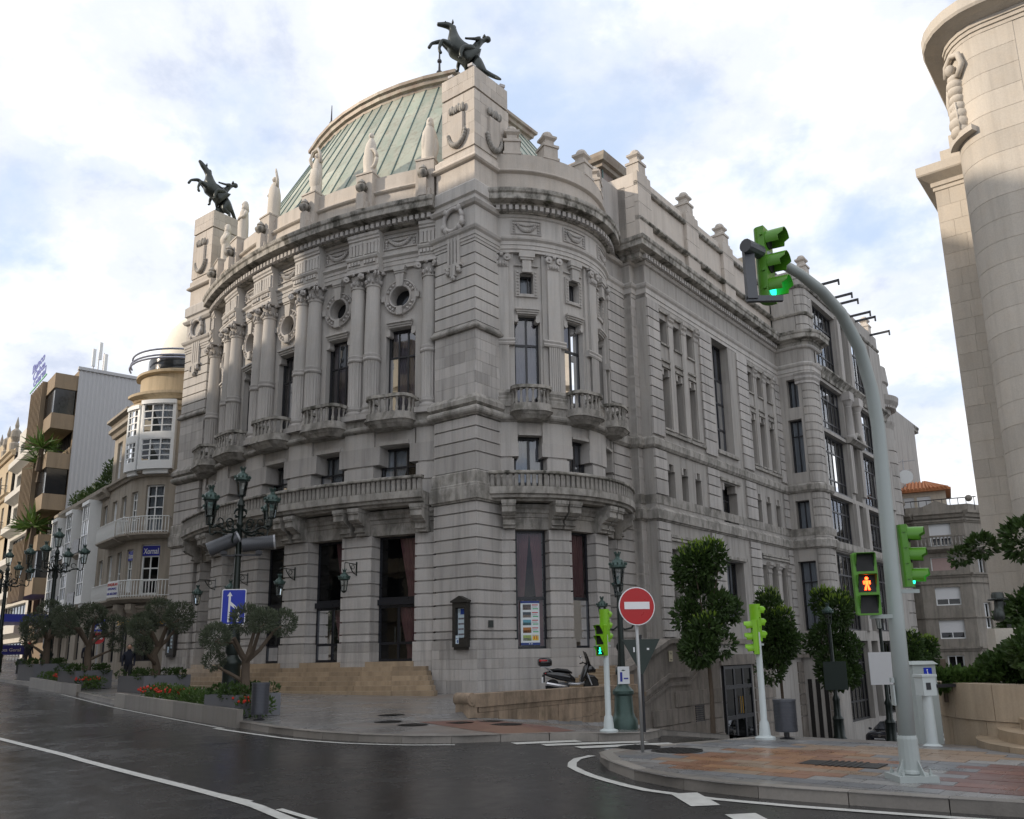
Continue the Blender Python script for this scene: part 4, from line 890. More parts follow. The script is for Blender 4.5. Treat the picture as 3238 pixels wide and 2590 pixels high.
for x, y in ((4.4, 6.2), (4.4, TL - 6.2)):
    m = MB(); m.lathe([(.14, RZ), (.1, RZ + .6), (.09, RZ + 1.0), (.16, RZ + 1.05), (.16, RZ + 1.15), (.07, RZ + 1.2), (.05, RZ + 1.7), (.12, RZ + 1.75), (.12, RZ + 1.85), (.05, RZ + 1.95), (.02, RZ + 3.0)], (x, y, ZT), 8); T('roof_spike', m, FRAME, ROOF)
# ---- stage house and glazed roofs behind
SH = T('stage_house', zsh(MB().prism(rect(15.4, 27, 3.2, TL - 3), 20, 28.6, rect(15.4, 27, 3.4, TL - 3.2))), ZINC)
for i in range(9):
    x = 15.6 + 1.35 * i; T('standing_seam', zsh(MB().tube([(x, 3.18, 20), (x, 3.36, 28.4)], .05, 5)), SEAM, SH)
    y = 3.6 + 1.7 * i; T('standing_seam', zsh(MB().tube([(15.37, y, 20), (15.37, y, 28.4)], .05, 5)), SEAM, SH)
m = MB(); m.sweep(ringof(rect(15.4, 27, 3.3, TL - 3.1)), [(-.3, 28.3), (.15, 28.35), (.2, 28.55), (.4, 28.6), (.5, 28.85), (.55, 29.05), (-.3, 29.1)], True); T('stage_cornice', zsh(m), RIDGE, SH)
T('stage_roof', zsh(MB().prism(rect(15.0, 27.4, 2.9, TL - 2.7), 29.08, 30.2, rect(19, 23, 9, 12))), COP, SH)
LANT = T('roof_lantern', zsh(MB().prism(rect(25.5, 27.6, -1.7, 1), 20, 25.0)), stone('lantern_render', (.58, .50, .38), stain=.3))
gz = MB(); gz.add([(27.6, -2.3, 22.6), (41, -2.3, 22.6), (41, -.6, 25.2), (27.6, -.6, 25.2)], [(0, 1, 2, 3)]); T('glass_slope', zsh(gz), plain('dull_roof_glass', (.16, .20, .21), .12), LANT)
for i in range(12): T('glazing_bar', zsh(MB().tube([(27.7 + 1.2 * i, -2.32, 22.62), (27.7 + 1.2 * i, -.62, 25.22)], .05, 5)), FRAME, LANT)
T('gutter_rail', zsh(MB().tube([(25.3, -1.75, 25.1), (41.2, -1.0, 25.2)], .11, 6)), FRAME, LANT)
T('roof_edge', zsh(MB().box(10.5, 25.6, -1.4, -1.1, 22.8, 23.35)), FRAME, LANT)
# ---- front steps
for i in range(6):
    z1 = -.36 - .165 * i; e = .35 + .36 * i; h = 21.4 - 0 * i
    a0, a1 = -21.4 - .5 * i, 20.6 + .2 * i
    n = 12
    for j in range(n):
        u0 = a0 + (a1 - a0) * j / n; u1 = a0 + (a1 - a0) * (j + 1) / n
        T('step_stone', fbox(FB, MB(), u0 + .012, u1 - .012, -.6 if i < 1 else e - .42, e + .36 - .36 + .0, z1 - .62, z1 + random.uniform(-.004, .004)), STEP)
# ---- display cases on the towers
def display(parent_loc, u, tw, label):
    fr = Flat(0, tw, 0, -1, 0); P = thing('display_case', label, 'display case', b2w(-.05, tw - u, .30), YAW, 'poster display cases on the towers')
    L = Flat(0, 0, 0, -1, 0); m = MB(); w, h = .36, 1.62
    for a, b, c, d in ((-w, w, 0, .3), (-w, w, 1.42, h), (-w, -.21, .3, 1.42), (.23, w, .3, 1.42)): fbox(L, m, a, b, 0, .18, c, d)
    fbox(L, m, -w - .05, w + .05, 0, .24, h, h + .07); fbox(L, m, -w + .05, w - .05, .0, .15, -.1, 0)
    vs = [L.pt(x, e, z) for e in (0, .22) for x, z in ((-w - .04, h + .07), (w + .04, h + .07), (0, h + .24))]; m.add(vs, [(0, 1, 2), (3, 5, 4), (0, 3, 4, 1), (1, 4, 5, 2), (2, 5, 3, 0)])
    obj('case_frame', m, plain('case_wood', (.028, .026, .022), .5) if 'case_wood' not in MAT else MAT['case_wood'], P)
    pp = MAT.get('bill_paper') or plain('bill_paper', (.55, .66, .72), .5, var=.04); bl = MAT.get('bill_blue') or plain('bill_blue', (.02, .06, .30), .5); dk = MAT.get('bill_photo') or plain('bill_photo', (.10, .07, .09), .5, var=.9, sc=30)
    o = obj('poster', fbox(L, MB(), -.19, .21, .02, .05, .34, 1.40), pp, P)
    obj('print', fbox(L, MB(), -.06, .20, .05, .054, 1.18, 1.39), bl, o)
    obj('print', text_stand('T', .12, L, -.125, .055, 1.29), dk, o)
    for r_ in range(4):
        for c_ in range(4):
            if r_ == 2 and c_ == 3: continue
            x = -.16 + .09 * c_; z = 1.06 - .19 * r_; obj('print', fbox(L, MB(), x, x + .07, .05, .054, z - .06, z), dk, o)
    n_ = obj('notice', fbox(L, MB(), -.18, -.03, .18, .19, .12, .42), pp, P); obj('print', fbox(L, MB(), -.10, -.05, .19, .194, .15, .26), bl, n_); obj('print', fbox(L, MB(), -.16, -.08, .19, .194, .30, .32), bl, n_)
    return P
def text_stand(s, size, fr, u, e, z, ext=.003):
    t = text_mb(s, size, ext); m = MB(); m.add([fr.pt(u + x, e + zz, z + y) for x, y, zz in t.v], t.f); return m
display(None, 1.55, 2.2, 'black framed poster case on the wall right of the steps'); display(None, .95, TL, 'black framed poster case on the far left tower, behind an olive tree')
pq = thing('wall_plaque', 'small square dark metal plaque on the granite right of the poster case', 'plaque', b2w(.75, -.03, 1.0), YAW)
obj('plate', MB().box(-.13, .13, -.03, 0, 0, .26), BRONZE, pq)
# ---- wall lanterns on brackets
def lantern_mb(parent, s=1.0, z0=0, glassm=None):
    """hexagonal lantern hanging or standing, parts added to parent"""
    cg = MB(); n = 6
    for i in range(n):
        a = 2 * pi * i / n; cg.tube([(.11 * s * cos(a), .11 * s * sin(a), z0), (.17 * s * cos(a), .17 * s * sin(a), z0 + .48 * s)], .012 * s, 4)
    cg.tube([(.115 * s * cos(2 * pi * i / n), .115 * s * sin(2 * pi * i / n), z0 + .02) for i in range(n + 1)], .018 * s, 4)
    obj('cage', cg, IRON, parent)
    g = MB(); g.lathe([(.098 * s, z0 + .02), (.155 * s, z0 + .48 * s)], n=6); obj('lantern_glass', g, LGL, parent)
    cap = MB(); cap.lathe([(.17 * s, z0 + .46 * s), (.235 * s, z0 + .50 * s), (.235 * s, z0 + .56 * s), (.20 * s, z0 + .60 * s), (.15 * s, z0 + .70 * s), (.07 * s, z0 + .76 * s), (.06 * s, z0 + .80 * s), (.085 * s, z0 + .88 * s), (.03 * s, z0 + .89 * s)], n=12)
    for i in range(12):
        a = 2 * pi * i / 12; cap.ball((.235 * s * cos(a), .235 * s * sin(a), z0 + .60 * s), .028 * s, 5, 4, (1, 1, 1.6))
    for i in range(6):
        a = 2 * pi * i / 6; cap.ball((.08 * s * cos(a), .08 * s * sin(a), z0 + .91 * s), .02 * s, 5, 4, (1, 1, 1.6))
    obj('cap', cap, IRONG, parent)
LGL = glassmat('lantern_glass', (.8, .84, .84), 1.45)
WL = []
for i, (u, lab) in enumerate(((-12.9, 'nearest the right tower'), (-4.3, 'second from the right'), (4.3, 'behind the street lamp post'), (12.75, 'nearest the left tower'))):
    x, y, z = FB.pt(u, 0, 0); P = thing('wall_lantern', 'black iron lantern on a scrolled pier bracket, ' + lab, 'lantern', b2w(x, y, 3.55), YAW + FB.rz(u), 'wall lanterns on the theatre piers')
    # local: x along wall, -y outward
    br = MB(); br.box(-.03, .03, -.02, 0, -.35, .2); br.tube([(0, -.02, .1), (0, -.75, .12), (0, -.8, .05)], .02, 6)
    br.tube([(0, -.02, -.3)] + [(0, -.05 - .45 * f, -.3 + .38 * f * f) for f in (.2, .4, .6, .8, 1)], .022, 6); br.tube([(0, -.25 + .09 * cos(a), -.02 + .09 * sin(a)) for a in [2 * pi * i / 10 for i in range(11)]], .015, 5)
    br.tube([(0, -.8, .08), (0, -.8, -.14)], .012, 5); br.v = [(x, y, z) for x, y, z in br.v]; obj('bracket', br, IRON, P)
    hold = obj('lantern', MB().lathe([(.02, -.9), (.09, -.86), (.1, -.82)], (0, -.8, -.18), 6), IRON, P)
    sub = obj('lantern_body', None, None, P); bpy.data.objects.remove(sub)
    cg0 = len(COL.objects); lantern_mb(P, .95, 0)
    for o in list(P.children):
        if o.name.startswith(('cage', 'lantern_glass', 'cap')): o.location = (0, -.8, -1.02)

# ---- inner mass that closes the view through the openings
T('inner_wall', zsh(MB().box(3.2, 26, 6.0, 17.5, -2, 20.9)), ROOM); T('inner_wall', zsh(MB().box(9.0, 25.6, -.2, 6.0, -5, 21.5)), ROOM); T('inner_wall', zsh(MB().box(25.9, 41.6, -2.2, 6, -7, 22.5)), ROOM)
T('flank_return', zsh(MB().box(9.40, 9.9, -2.49, 0, -5.5, 19.2)), STD); T('link_return', zsh(MB().box(8.98, 9.5, -1.94, 0, -4, 19.2)), STD)
T('flat_roof', zsh(MB().box(2.4, 42, .3, TL, 20.85, 20.95)), ZINC)
for s0, s1, t0, t1 in ((2.35, 42, TL - .2, TL),): T('rear_wall', zsh(MB().box(s0, s1, t0, t1, -2, 20.8)), STD)
# ---------------------------------------------------------------- skinned figures
def skin(pts, edges, sub=2, root=0):
    me = bpy.data.meshes.new('skin'); me.from_pydata([p[:3] for p in pts], edges, []); o = bpy.data.objects.new('skin', me); COL.objects.link(o)
    md = o.modifiers.new('s', 'SKIN'); md.use_smooth_shade = True
    for i, v in enumerate(me.skin_vertices[0].data):
        r = pts[i][3]; v.radius = (r, r * (pts[i][4] if len(pts[i]) > 4 else 1)); v.use_root = i == root
    ss = o.modifiers.new('u', 'SUBSURF'); ss.levels = sub; ss.render_levels = sub
    dg = bpy.context.evaluated_depsgraph_get(); dg.update(); m = o.evaluated_get(dg).to_mesh(); mb = MB(); mb.add([tuple(v.co) for v in m.vertices], [tuple(p.vertices) for p in m.polygons])
    o.evaluated_get(dg).to_mesh_clear(); bpy.data.objects.remove(o); bpy.data.meshes.remove(me); return mb
def chain(P, E, start, pts):
    k = start
    for p in pts: P.append(p); E.append((k, len(P) - 1)); k = len(P) - 1
    return k
def horse(bend=0.0, head=0.0):
    P = [(.45, 0, 1.5, .43)]; E = []
    ch = chain(P, E, 0, [(.82, 0, 1.78, .42)]); nk = chain(P, E, ch, [(1.02, 0, 2.14, .28), (.98, 0, 2.5, .20), (1.05 + head * .2, 0, 2.78 + head * .1, .17)])
    chain(P, E, nk, [(1.26 + head * .15, 0, 2.86 + head * .2, .16), (1.5 + head * .0, 0, 2.84 + head * .42, .11), (1.70 - head * .1, 0, 2.83 + head * .55, .085)])
    lo = chain(P, E, 0, [(.12, 0, 1.24, .37), (-.12, 0, .98, .36)])
    tl = chain(P, E, lo, [(-.38, 0, .80, .12), (-.62, bend * .2, .52, .10), (-.82, bend * .4, .28, .09), (-.98, bend * .5, .14, .04)])
    for sg, k in ((-1, 0), (1, 1)):
        y = .2 * sg
        if k == 0: chain(P, E, ch, [(1.08, y * 1.2, 1.86, .17), (1.48, y * 1.3, 2.22, .115), (1.88, y * 1.3, 2.06, .07), (1.96, y * 1.3, 1.90, .075), (2.02, y * 1.3, 1.78, .085)])
        else: chain(P, E, ch, [(1.12, y * 1.2, 1.70, .17), (1.50, y * 1.4, 1.84, .11), (1.62, y * 1.4, 1.46, .065), (1.60, y * 1.4, 1.30, .075), (1.52, y * 1.4, 1.18, .085)])
        h = -.06 if k else .1
        chain(P, E, lo, [(.06 + h, y * 1.15, .80, .24), (.22 + h, y * 1.2, .60, .15), (-.16 + h, y * 1.2, .40, .095), (-.06 + h, y * 1.2, .12, .07), (.06 + h, y * 1.2, .03, .09)])
    body = skin(P, E)
    for sg in (-1, 1): body.lathe([(.045, 0), (.05, .06), (.01, .2)], (1.02 + head * .2, .08 * sg, 2.92 + head * .1), 6)
    for i in range(7): body.ball((.86 + .02 * i, 0, 2.14 + .11 * i), .10, 6, 5, (1.2, .5, 1.2))
    for sg in (-1, 1): body.ball((1.34 + head * .1, .12 * sg, 2.92 + head * .24), .03, 6, 4)
    P = [(.12, 0, 1.72, .17)]; E = []
    to = chain(P, E, 0, [(.02, 0, 1.95, .16), (-.16, 0, 2.18, .19)])
    hd = chain(P, E, to, [(-.28, 0, 2.31, .08), (-.40, 0, 2.40, .125), (-.48, 0, 2.46, .10)])
    for sg in (-1, 1):
        chain(P, E, to, [(-.1, .22 * sg, 2.2, .09), (.16, .27 * sg, 2.14, .065), (.44, .16 * sg, 2.2, .05), (.52, .14 * sg, 2.22, .055)])
        chain(P, E, 0, [(.22, .32 * sg, 1.66, .15), (.66, .43 * sg, 1.52, .115), (.74, .45 * sg, 1.2, .08), (.72, .44 * sg, 1.02, .06), (.84, .45 * sg, .98, .055)])
    rider = skin(P, E)
    rider.ball((-.50, 0, 2.42), .15, 8, 6, (1, .9, 1)); rider.lathe([(.10, 0), (.06, .12), (.01, .2)], (-.36, 0, 2.47), 6)
    return body, rider
def rider_statue(loc, rz, label, bend, head, sc):
    P = thing('rider_statue', label, 'statue', loc, rz, 'bronze riders on the corner towers'); P.scale = (sc, sc, sc)
    b, r = horse(bend, head); obj('horse', b, BRONZE, P, smooth=True); obj('rider', r, BRONZE, P, smooth=True)
    pl = MB().box(-.45, .6, -.4, .4, -.12, .02); obj('base_plate', pl, BRONZE, P); return P
rider_statue(b2w(1.25, .95, 24.62), math.atan2(-.22, -.97), 'dark bronze rearing horse and backward leaning rider on the right corner tower', 1, 0, 1.05)
rider_statue(b2w(1.2, TL - .95, 24.6), math.atan2(-.62, -.78), 'dark bronze rearing horse and rider on the left corner tower, head thrown up', -1, .8, 1.02)
for sx, t_ in ((.1, .3), (.15, 1.5), (1.9, .15)):
    P = thing('floodlight', ['small grey floodlight on the tower edge under the right horse, left of its corner', 'small grey floodlight at the left rim of the right tower', 'small grey floodlight on the right rim of the right tower top'][0 if t_ == .3 else (1 if t_ > 1 else 2)], 'floodlight', b2w(sx, t_, 24.5), YAW + .6 * sx, 'floodlights on the tower')
    obj('lamp_head', MB().box(-.14, .14, -.2, .04, .1, .22), plain('grey_lamp', (.45, .43, .42), .5) if 'grey_lamp' not in MAT else MAT['grey_lamp'], P); obj('foot', MB().tube([(0, 0, 0), (0, 0, .12)], .03, 6), FRAME, P)
# pale allegorical figures on the attic
def figure(kind):
    secs = {0: [(0, .30, .26, 0), (.25, .31, .27, 0), (.7, .33, .27, .02), (1.1, .34, .25, .02), (1.4, .28, .22, 0), (1.62, .16, .15, 0), (1.72, .09, .09, 0)],
            1: [(0, .27, .24, 0), (.35, .28, .24, -.02), (.8, .30, .24, -.04), (1.2, .27, .22, -.03), (1.5, .22, .19, 0), (1.68, .12, .12, .02), (1.76, .08, .08, .02)],
            2: [(0, .24, .22, 0), (.5, .25, .22, 0), (1.0, .25, .21, .02), (1.45, .23, .19, .03), (1.68, .13, .12, .03), (1.76, .08, .08, .03)]}[kind % 3]
    m = MB(); n = 20; vs = []
    for z, rx, ry, cx in secs:
        for i in range(n):
            a = 2 * pi * i / n; f = 1 + .05 * sin(7 * a + z * 2) * (1.6 - z) ; vs.append((cx + rx * f * cos(a), ry * f * sin(a), z))
    k = len(secs); m.add(vs, [(j * n + i, j * n + (i + 1) % n, (j + 1) * n + (i + 1) % n, (j + 1) * n + i) for j in range(k - 1) for i in range(n)] + [tuple(range(n - 1, -1, -1)), tuple(range((k - 1) * n, k * n))])
    return m
FIGL = ['pale hooded stone figure beside the right tower, holed mantle', 'pale slim stone figure in a round cloak, second from the right tower', 'pale stone figure with an arm looped over its head, third from the right tower', 'pale stone figure with a raised hand, seen in profile at the roof edge', 'tall pale robed stone figure in front of the left tower', 'pale veiled stone figure nearest the left tower, hands folded']
for i, p in enumerate(PEDA):
    x, y, _ = FB.pt(p, -.3, 0); P = thing('attic_figure', FIGL[i], 'statue', b2w(x, y, 21.08), YAW + FB.rz(p), 'pale figures along the attic'); P.scale = (1.08, 1.08, 1.12)
    b = figure(i); 
    obj('robe', b, MARB, P, smooth=60)
    h = MB(); h.ball((.02, -.02, 1.86), .115, 10, 8, (1, 1.05, 1.3)); h.ball((.02, -.13, 1.83), .03, 6, 4, (1, 1, 1.4))
    if i in (0, 4, 5): h.lathe([(.19, 1.55), (.165, 1.75), (.15, 1.9), (.10, 2.02), (.02, 2.06)], (.02, .03, 0), 10)
    obj('head', h, MARB, P, smooth=True)
    a = MB()
    if i == 0: a.ball((.26, -.06, .62), .26, 10, 8, (.75, .35, 1.9)); a.ball((-.12, -.16, .9), .2, 8, 6, (.8, .5, 2.2))
    if i == 1: a.tube([(.24 + .0 * q, -.14, .95 + .3 * sin(q)) if False else (.1 + .28 * cos(q), -.12, .75 + .42 * sin(q)) for q in [2 * pi * j / 16 for j in range(17)]], .085, 7)
    if i == 2: a.tube([(-.24, 0, 1.45), (-.38, -.06, 1.8), (-.2, -.08, 2.12), (.1, -.08, 2.18), (.22, -.06, 1.95), (.26, -.02, 1.5)], [.09, .075, .06, .06, .07, .09], 8); a.ball((0, -.1, .8), .3, 10, 8, (1, .55, 1.9))
    if i == 3: a.tube([(.2, 0, 1.45), (.3, -.05, 1.75), (.24, -.1, 2.15), (.2, -.1, 2.3)], [.09, .07, .055, .04], 8); a.tube([(-.2, 0, 1.45), (-.3, -.1, 1.15), (-.1, -.24, 1.05)], [.09, .075, .05], 8)
    if i > 3: a.tube([(.24, 0, 1.42), (.30, -.1, 1.15), (.02, -.26, 1.12)], [.09, .08, .055], 8); a.tube([(-.24, 0, 1.42), (-.30, -.1, 1.12), (.02, -.27, 1.06)], [.09, .08, .055], 8)
    if i == 5: a.ball((0, -.05, 1.15), .32, 10, 8, (1.0, .8, 1.1))
    obj('mantle' if i < 3 else 'arms', a, MARB, P, smooth=True)

# ---------------------------------------------------------------- ground
def wet(name, col, r0, r1, sc=.35, fine=60, var=.25, bmp=.25, spec=.5):
    m, t, b = newmat(name); co = oc(t); big = nz(t, co, sc, 5, .6, .6); fn = nz(t, co, fine, 3, .7); md = nz(t, co, 3, 5, .6)
    c = mixc(t, big.outputs[0], tuple(x * (1 - var) for x in col), tuple(x * (1 + var) for x in col))
    c = mixc(t, ramp(t, fn.outputs[0], [(.35, .5), (.7, 0)]), c, tuple(x * .5 for x in col)); c = mixc(t, ramp(t, fn.outputs[0], [(.62, 0), (.75, .4)]), c, tuple(min(1, x * 3) for x in col))
    oi = N(t, 'ShaderNodeObjectInfo')
    t.links.new(c, b.inputs['Base Color']); t.links.new(ramp(t, mixc(t, .35, big.outputs[0], md.outputs[0]), [(.38, r0), (.62, r1)]), b.inputs['Roughness'])
    b.inputs['Specular IOR Level'].default_value = spec; bump(t, b, fn.outputs[0], bmp, .004); return m
ASPH = wet('wet_asphalt', (.034, .033, .033), .10, .34, .22, 45, .25, .5)
def paver(name, w, h, base, wr):
    m, t, b = newmat(name); c = N(t, 'ShaderNodeTexCoord'); mp = N(t, 'ShaderNodeMapping'); mp.inputs['Rotation'].default_value = (0, 0, rad(8)); t.links.new(c.outputs['Object'], mp.inputs[0])
    br = N(t, 'ShaderNodeTexBrick'); br.inputs['Scale'].default_value = 1; br.inputs['Brick Width'].default_value = w; br.inputs['Row Height'].default_value = h; br.inputs['Mortar Size'].default_value = .006; br.inputs['Bias'].default_value = -.1
    br.inputs['Color1'].default_value = (*[x * 1.15 for x in base], 1); br.inputs['Color2'].default_value = (*[x * .82 for x in base], 1); br.inputs['Mortar'].default_value = (.06, .055, .05, 1); t.links.new(mp.outputs[0], br.inputs['Vector'])
    n_ = nz(t, c.outputs['Object'], .28, 5, .6, .4); f_ = nz(t, c.outputs['Object'], 40, 3)
    cc_ = mixc(t, ramp(t, n_.outputs[0], [(.52, 0), (.68, .55)]), br.outputs[0], (.25, .155, .09)); cc_ = mixc(t, ramp(t, f_.outputs[0], [(.3, .35), (.7, 0)]), cc_, tuple(x * .5 for x in base))
    t.links.new(cc_, b.inputs['Base Color']); t.links.new(ramp(t, n_.outputs[0], [(.35, wr[0]), (.65, wr[1])]), b.inputs['Roughness']); bump(t, b, br.outputs['Fac'], -.3, .004); return m
PAVE = paver('wet_paving', .62, .31, (.20, .195, .19), (.14, .4))
KERB = stone('kerb_stone', (.26, .24, .215), stain=.3, rough=.42, rnd=.22, moss=.08)
PAINT = plain('road_paint', (.52, .52, .49), .4, var=.2, sc=9)
GR = thing('ground_frame', 'x', 'x', b2w(0, 0, 0), YAW); bpy.data.objects.remove(GR)
def ground_obj(name, mb, mat, kind='structure', parent=None):
    if parent is None: o = obj(name, mb, mat, None, b2w(0, 0, 0), (0, 0, YAW)); o['kind'] = kind; return o
    return obj(name, mb, mat, parent)
def sheet(poly, dz, cell=1.0, zf=None):
    bm = bmesh.new(); f = bm.faces.new([bm.verts.new((x, y, 0)) for x, y in poly])
    bmesh.ops.triangulate(bm, faces=[f])
    xs = [p[0] for p in poly]; ys = [p[1] for p in poly]
    for k, (lo, hi) in enumerate(((min(xs), max(xs)), (min(ys), max(ys)))):
        x = lo + cell
        while x < hi:
            co = (x, 0, 0) if k == 0 else (0, x, 0); no = (1, 0, 0) if k == 0 else (0, 1, 0)
            bmesh.ops.bisect_plane(bm, geom=bm.verts[:] + bm.edges[:] + bm.faces[:], plane_co=co, plane_no=no); x += cell
    if min(ys) < -5.25 < max(ys):
        for y in (-5.01, -5.06, -5.12, -5.18, -5.24): bmesh.ops.bisect_plane(bm, geom=bm.verts[:] + bm.edges[:] + bm.faces[:], plane_co=(0, y, 0), plane_no=(0, 1, 0))
    if min(xs) < 2.66 < max(xs):
        for x in (2.64, 2.68): bmesh.ops.bisect_plane(bm, geom=bm.verts[:] + bm.edges[:] + bm.faces[:], plane_co=(x, 0, 0), plane_no=(1, 0, 0))
    bm.verts.index_update(); mb = MB(); mb.add([(v.co.x, v.co.y, (zf or G)(v.co.x, v.co.y) + dz) for v in bm.verts], [tuple(v.index for v in f.verts) for f in bm.faces]); bm.free(); return mb
far = MB(); nn = 40
R_ = [0, 30, 60, 120, 250, 500, 1200]
road = sheet([(-75, -75), (95, -75), (95, 130), (-75, 130)], -.14, 2.5); ground_obj('road', road, ASPH)
hz = MB(); hz.add([(-1500, -1500, -9.2), (1500, -1500, -9.2), (1500, 1500, -9.2), (-1500, 1500, -9.2)], [(0, 1, 2, 3)]); ground_obj('terrain', hz, plain('distant_ground', (.09, .09, .085), .9))
KPL = [(-1.5, 90), (-2.2, 60), (-3.3, 41), (-5.0, 28), (-5.8, 22), (-7.4, 14.6), (-9.6, 6.1), (-11.5, -2.4), (-11.95, -4.5), (-12.02, -6.0), (-11.9, -7.2), (-11.55, -8.3), (-10.9, -9.15), (-10.1, -9.7), (-9.35, -10.35), (-8.95, -11.2), (-8.3, -11.7), (-7.2, -11.4), (-5, -10.2), (-2, -9.0), (4, -8.1), (18, -7.7), (20, -6.2), (60, -6.0)]
PLZ = ground_obj('plaza_pavement', sheet(KPL + [(60, 90)], 0, 1.5), PAVE)
KIS = [(60, -14.0), (10, -14.0), (-4, -13.9), (-8.6, -13.7), (-10.3, -13.1), (-11.3, -12.75), (-11.85, -12.85), (-12.4, -13.25), (-12.85, -13.75), (-13.35, -14.4), (-13.66, -15.06), (-13.8, -16), (-13.75, -16.8), (-13.6, -18.1), (-13.45, -19.0), (-13.0, -24), (-12.6, -40), (-12.5, -70)]
ISL = ground_obj('island_pavement', sheet(KIS + [(60, -70)], 0, 1.5), PAVE)
def resample(pts, step):
    out = [pts[0]]; carry = 0
    for (x0, y0), (x1, y1) in zip(pts[:-1], pts[1:]):
        l = math.hypot(x1 - x0, y1 - y0); d = step - carry
        while d <= l: out.append((x0 + (x1 - x0) * d / l, y0 + (y1 - y0) * d / l)); d += step
        carry = l - (d - step)
    return out
def kerbs(parent, line, sgn, w=.22, lo=-.3, hi=.004, step=1.0):
    for a, b in zip(line[:-1], line[1:]):
        dx, dy = b[0] - a[0], b[1] - a[1]; l = math.hypot(dx, dy)
        if l < .05: continue
        nx, ny = sgn * -dy / l, sgn * dx / l; g = .006 / l
        p = [(a[0] + dx * g, a[1] + dy * g), (b[0] - dx * g, b[1] - dy * g)]; q = [(x + nx * w, y + ny * w) for x, y in p]
        P4 = [p[0], p[1], q[1], q[0]]; vs = [(x, y, G(x, y) + lo) for x, y in P4] + [(x + (-nx * -.02 if i < 2 else 0), y + (ny * .02 if i < 2 else 0), G(x, y) + hi) for i, (x, y) in enumerate(P4)]
        obj('kerb_stone', MB().add(vs, [(0, 3, 2, 1), (4, 5, 6, 7), (0, 1, 5, 4), (1, 2, 6, 5), (2, 3, 7, 6), (3, 0, 4, 7)]), KERB, parent)
kl = resample([p for p in KPL if p[1] < 45 and p[0] < 12], 1.0); kerbs(PLZ, kl, 1)
kl2 = resample([p for p in KIS if -41 < p[1] and p[0] < 12], 1.05); kerbs(ISL, kl2, 1)
# road markings
def ribbon(pts, w, dz=-.132):
    m = MB(); n = len(pts)
    for i in range(n):
        a = pts[max(0, i - 1)]; b = pts[min(n - 1, i + 1)]; dx, dy = b[0] - a[0], b[1] - a[1]; l = math.hypot(dx, dy); nx, ny = -dy / l * w / 2, dx / l * w / 2
        for sg in (-1, 1): x, y = pts[i][0] + nx * sg, pts[i][1] + ny * sg; m.v.append((x, y, G(x, y) + dz))
    m.f += [(2 * i, 2 * i + 1, 2 * i + 3, 2 * i + 2) for i in range(n - 1)]; return m
def mark(name, pts, w): return ground_obj(name, ribbon(resample(pts, .5) + [pts[-1]], w), PAINT)

# ---------------------------------------------------------------- neighbouring buildings
def bthing(name, label, cat, s, t, z=0, rz=0): return thing(name, label, cat, b2w(s, t, z), YAW + rz)
OLD = stone('old_granite', (.36, .325, .275), stain=.5, rnd=.05); OLDW = stone('warm_render', (.55, .45, .31), stain=.4, rnd=.05)
WHITE = plain('white_joinery', (.74, .76, .76), .5, var=.06); CONC = stone('white_concrete', (.62, .60, .55), stain=.25, rnd=.04); BROWN = stone('brown_panel', (.30, .235, .165), stain=.3, rnd=.08)
def wfill(fr, P, o, e=-.18, **kw): return window(fr, P, *o, e, **kw)
# 1. corner building with white galleries and dome (local z = relative to eye)
B1 = bthing('corner_building', 'granite corner building with white glazed bays, iron balconies and a cream dome', 'building', 4.36, 27.79)
CBc = (0, 0); r1 = 3.0
f1 = Flat(-1.93, 5.05, -.22, -.975)
C1 = Arc(0, 0, r1, 210, 1)      # u: - = street side, + = towards the theatre
g0 = G(0, 24)
cops = [(-12, 12, 0.0 + .05, 2.0), (-38, -22, .0, 2.0), (-11, 11, 3.75, 6.6), (-37, -23, 3.9, 6.4), (-11, 11, 7.35, 10.1), (-37, -23, 7.4, 9.8)]
cw = MB(); fwall(C1, cw, -43, 75, -1.4, 15.6, cops, 0, .3); obj('rounded_wall', cw, OLD, B1)
for a in cops[2::2]: wfill(C1, B1, a, trans=(.28, .52, .76), mull=(.5,), frame=WHITE, glass=GLASSD, fw=.09, cur=(SHEER, 'full') if a[2] > 7 else None)
for a in cops[3::2]: wfill(C1, B1, a, trans=(.3, .55, .8), mull=(.5,), frame=WHITE, glass=GLASSD, fw=.07)
for a in cops[:2]: wfill(C1, B1, a, frame=FRAME, glass=GLASSD, fw=.08, mull=(.5,))
f1ops = []
for j, x in enumerate((1.2, 3.2)):
    for z0, z1 in ((.0, 2.3), (3.9, 6.4), (7.4, 9.8), (11.2, 13.6)): f1ops.append((4.5 - x - .5, 4.5 - x + .5, z0, z1))
fw1 = MB(); fwall(f1, fw1, 0, 4.5, -1.4, 15.0, f1ops, 0, .3); obj('street_wall', fw1, OLD, B1)
for o in f1ops: wfill(f1, B1, o, trans=(.5,), mull=(.5,), frame=FRAME if o[2] < 1 else WHITE, glass=GLASSD, fw=.06)
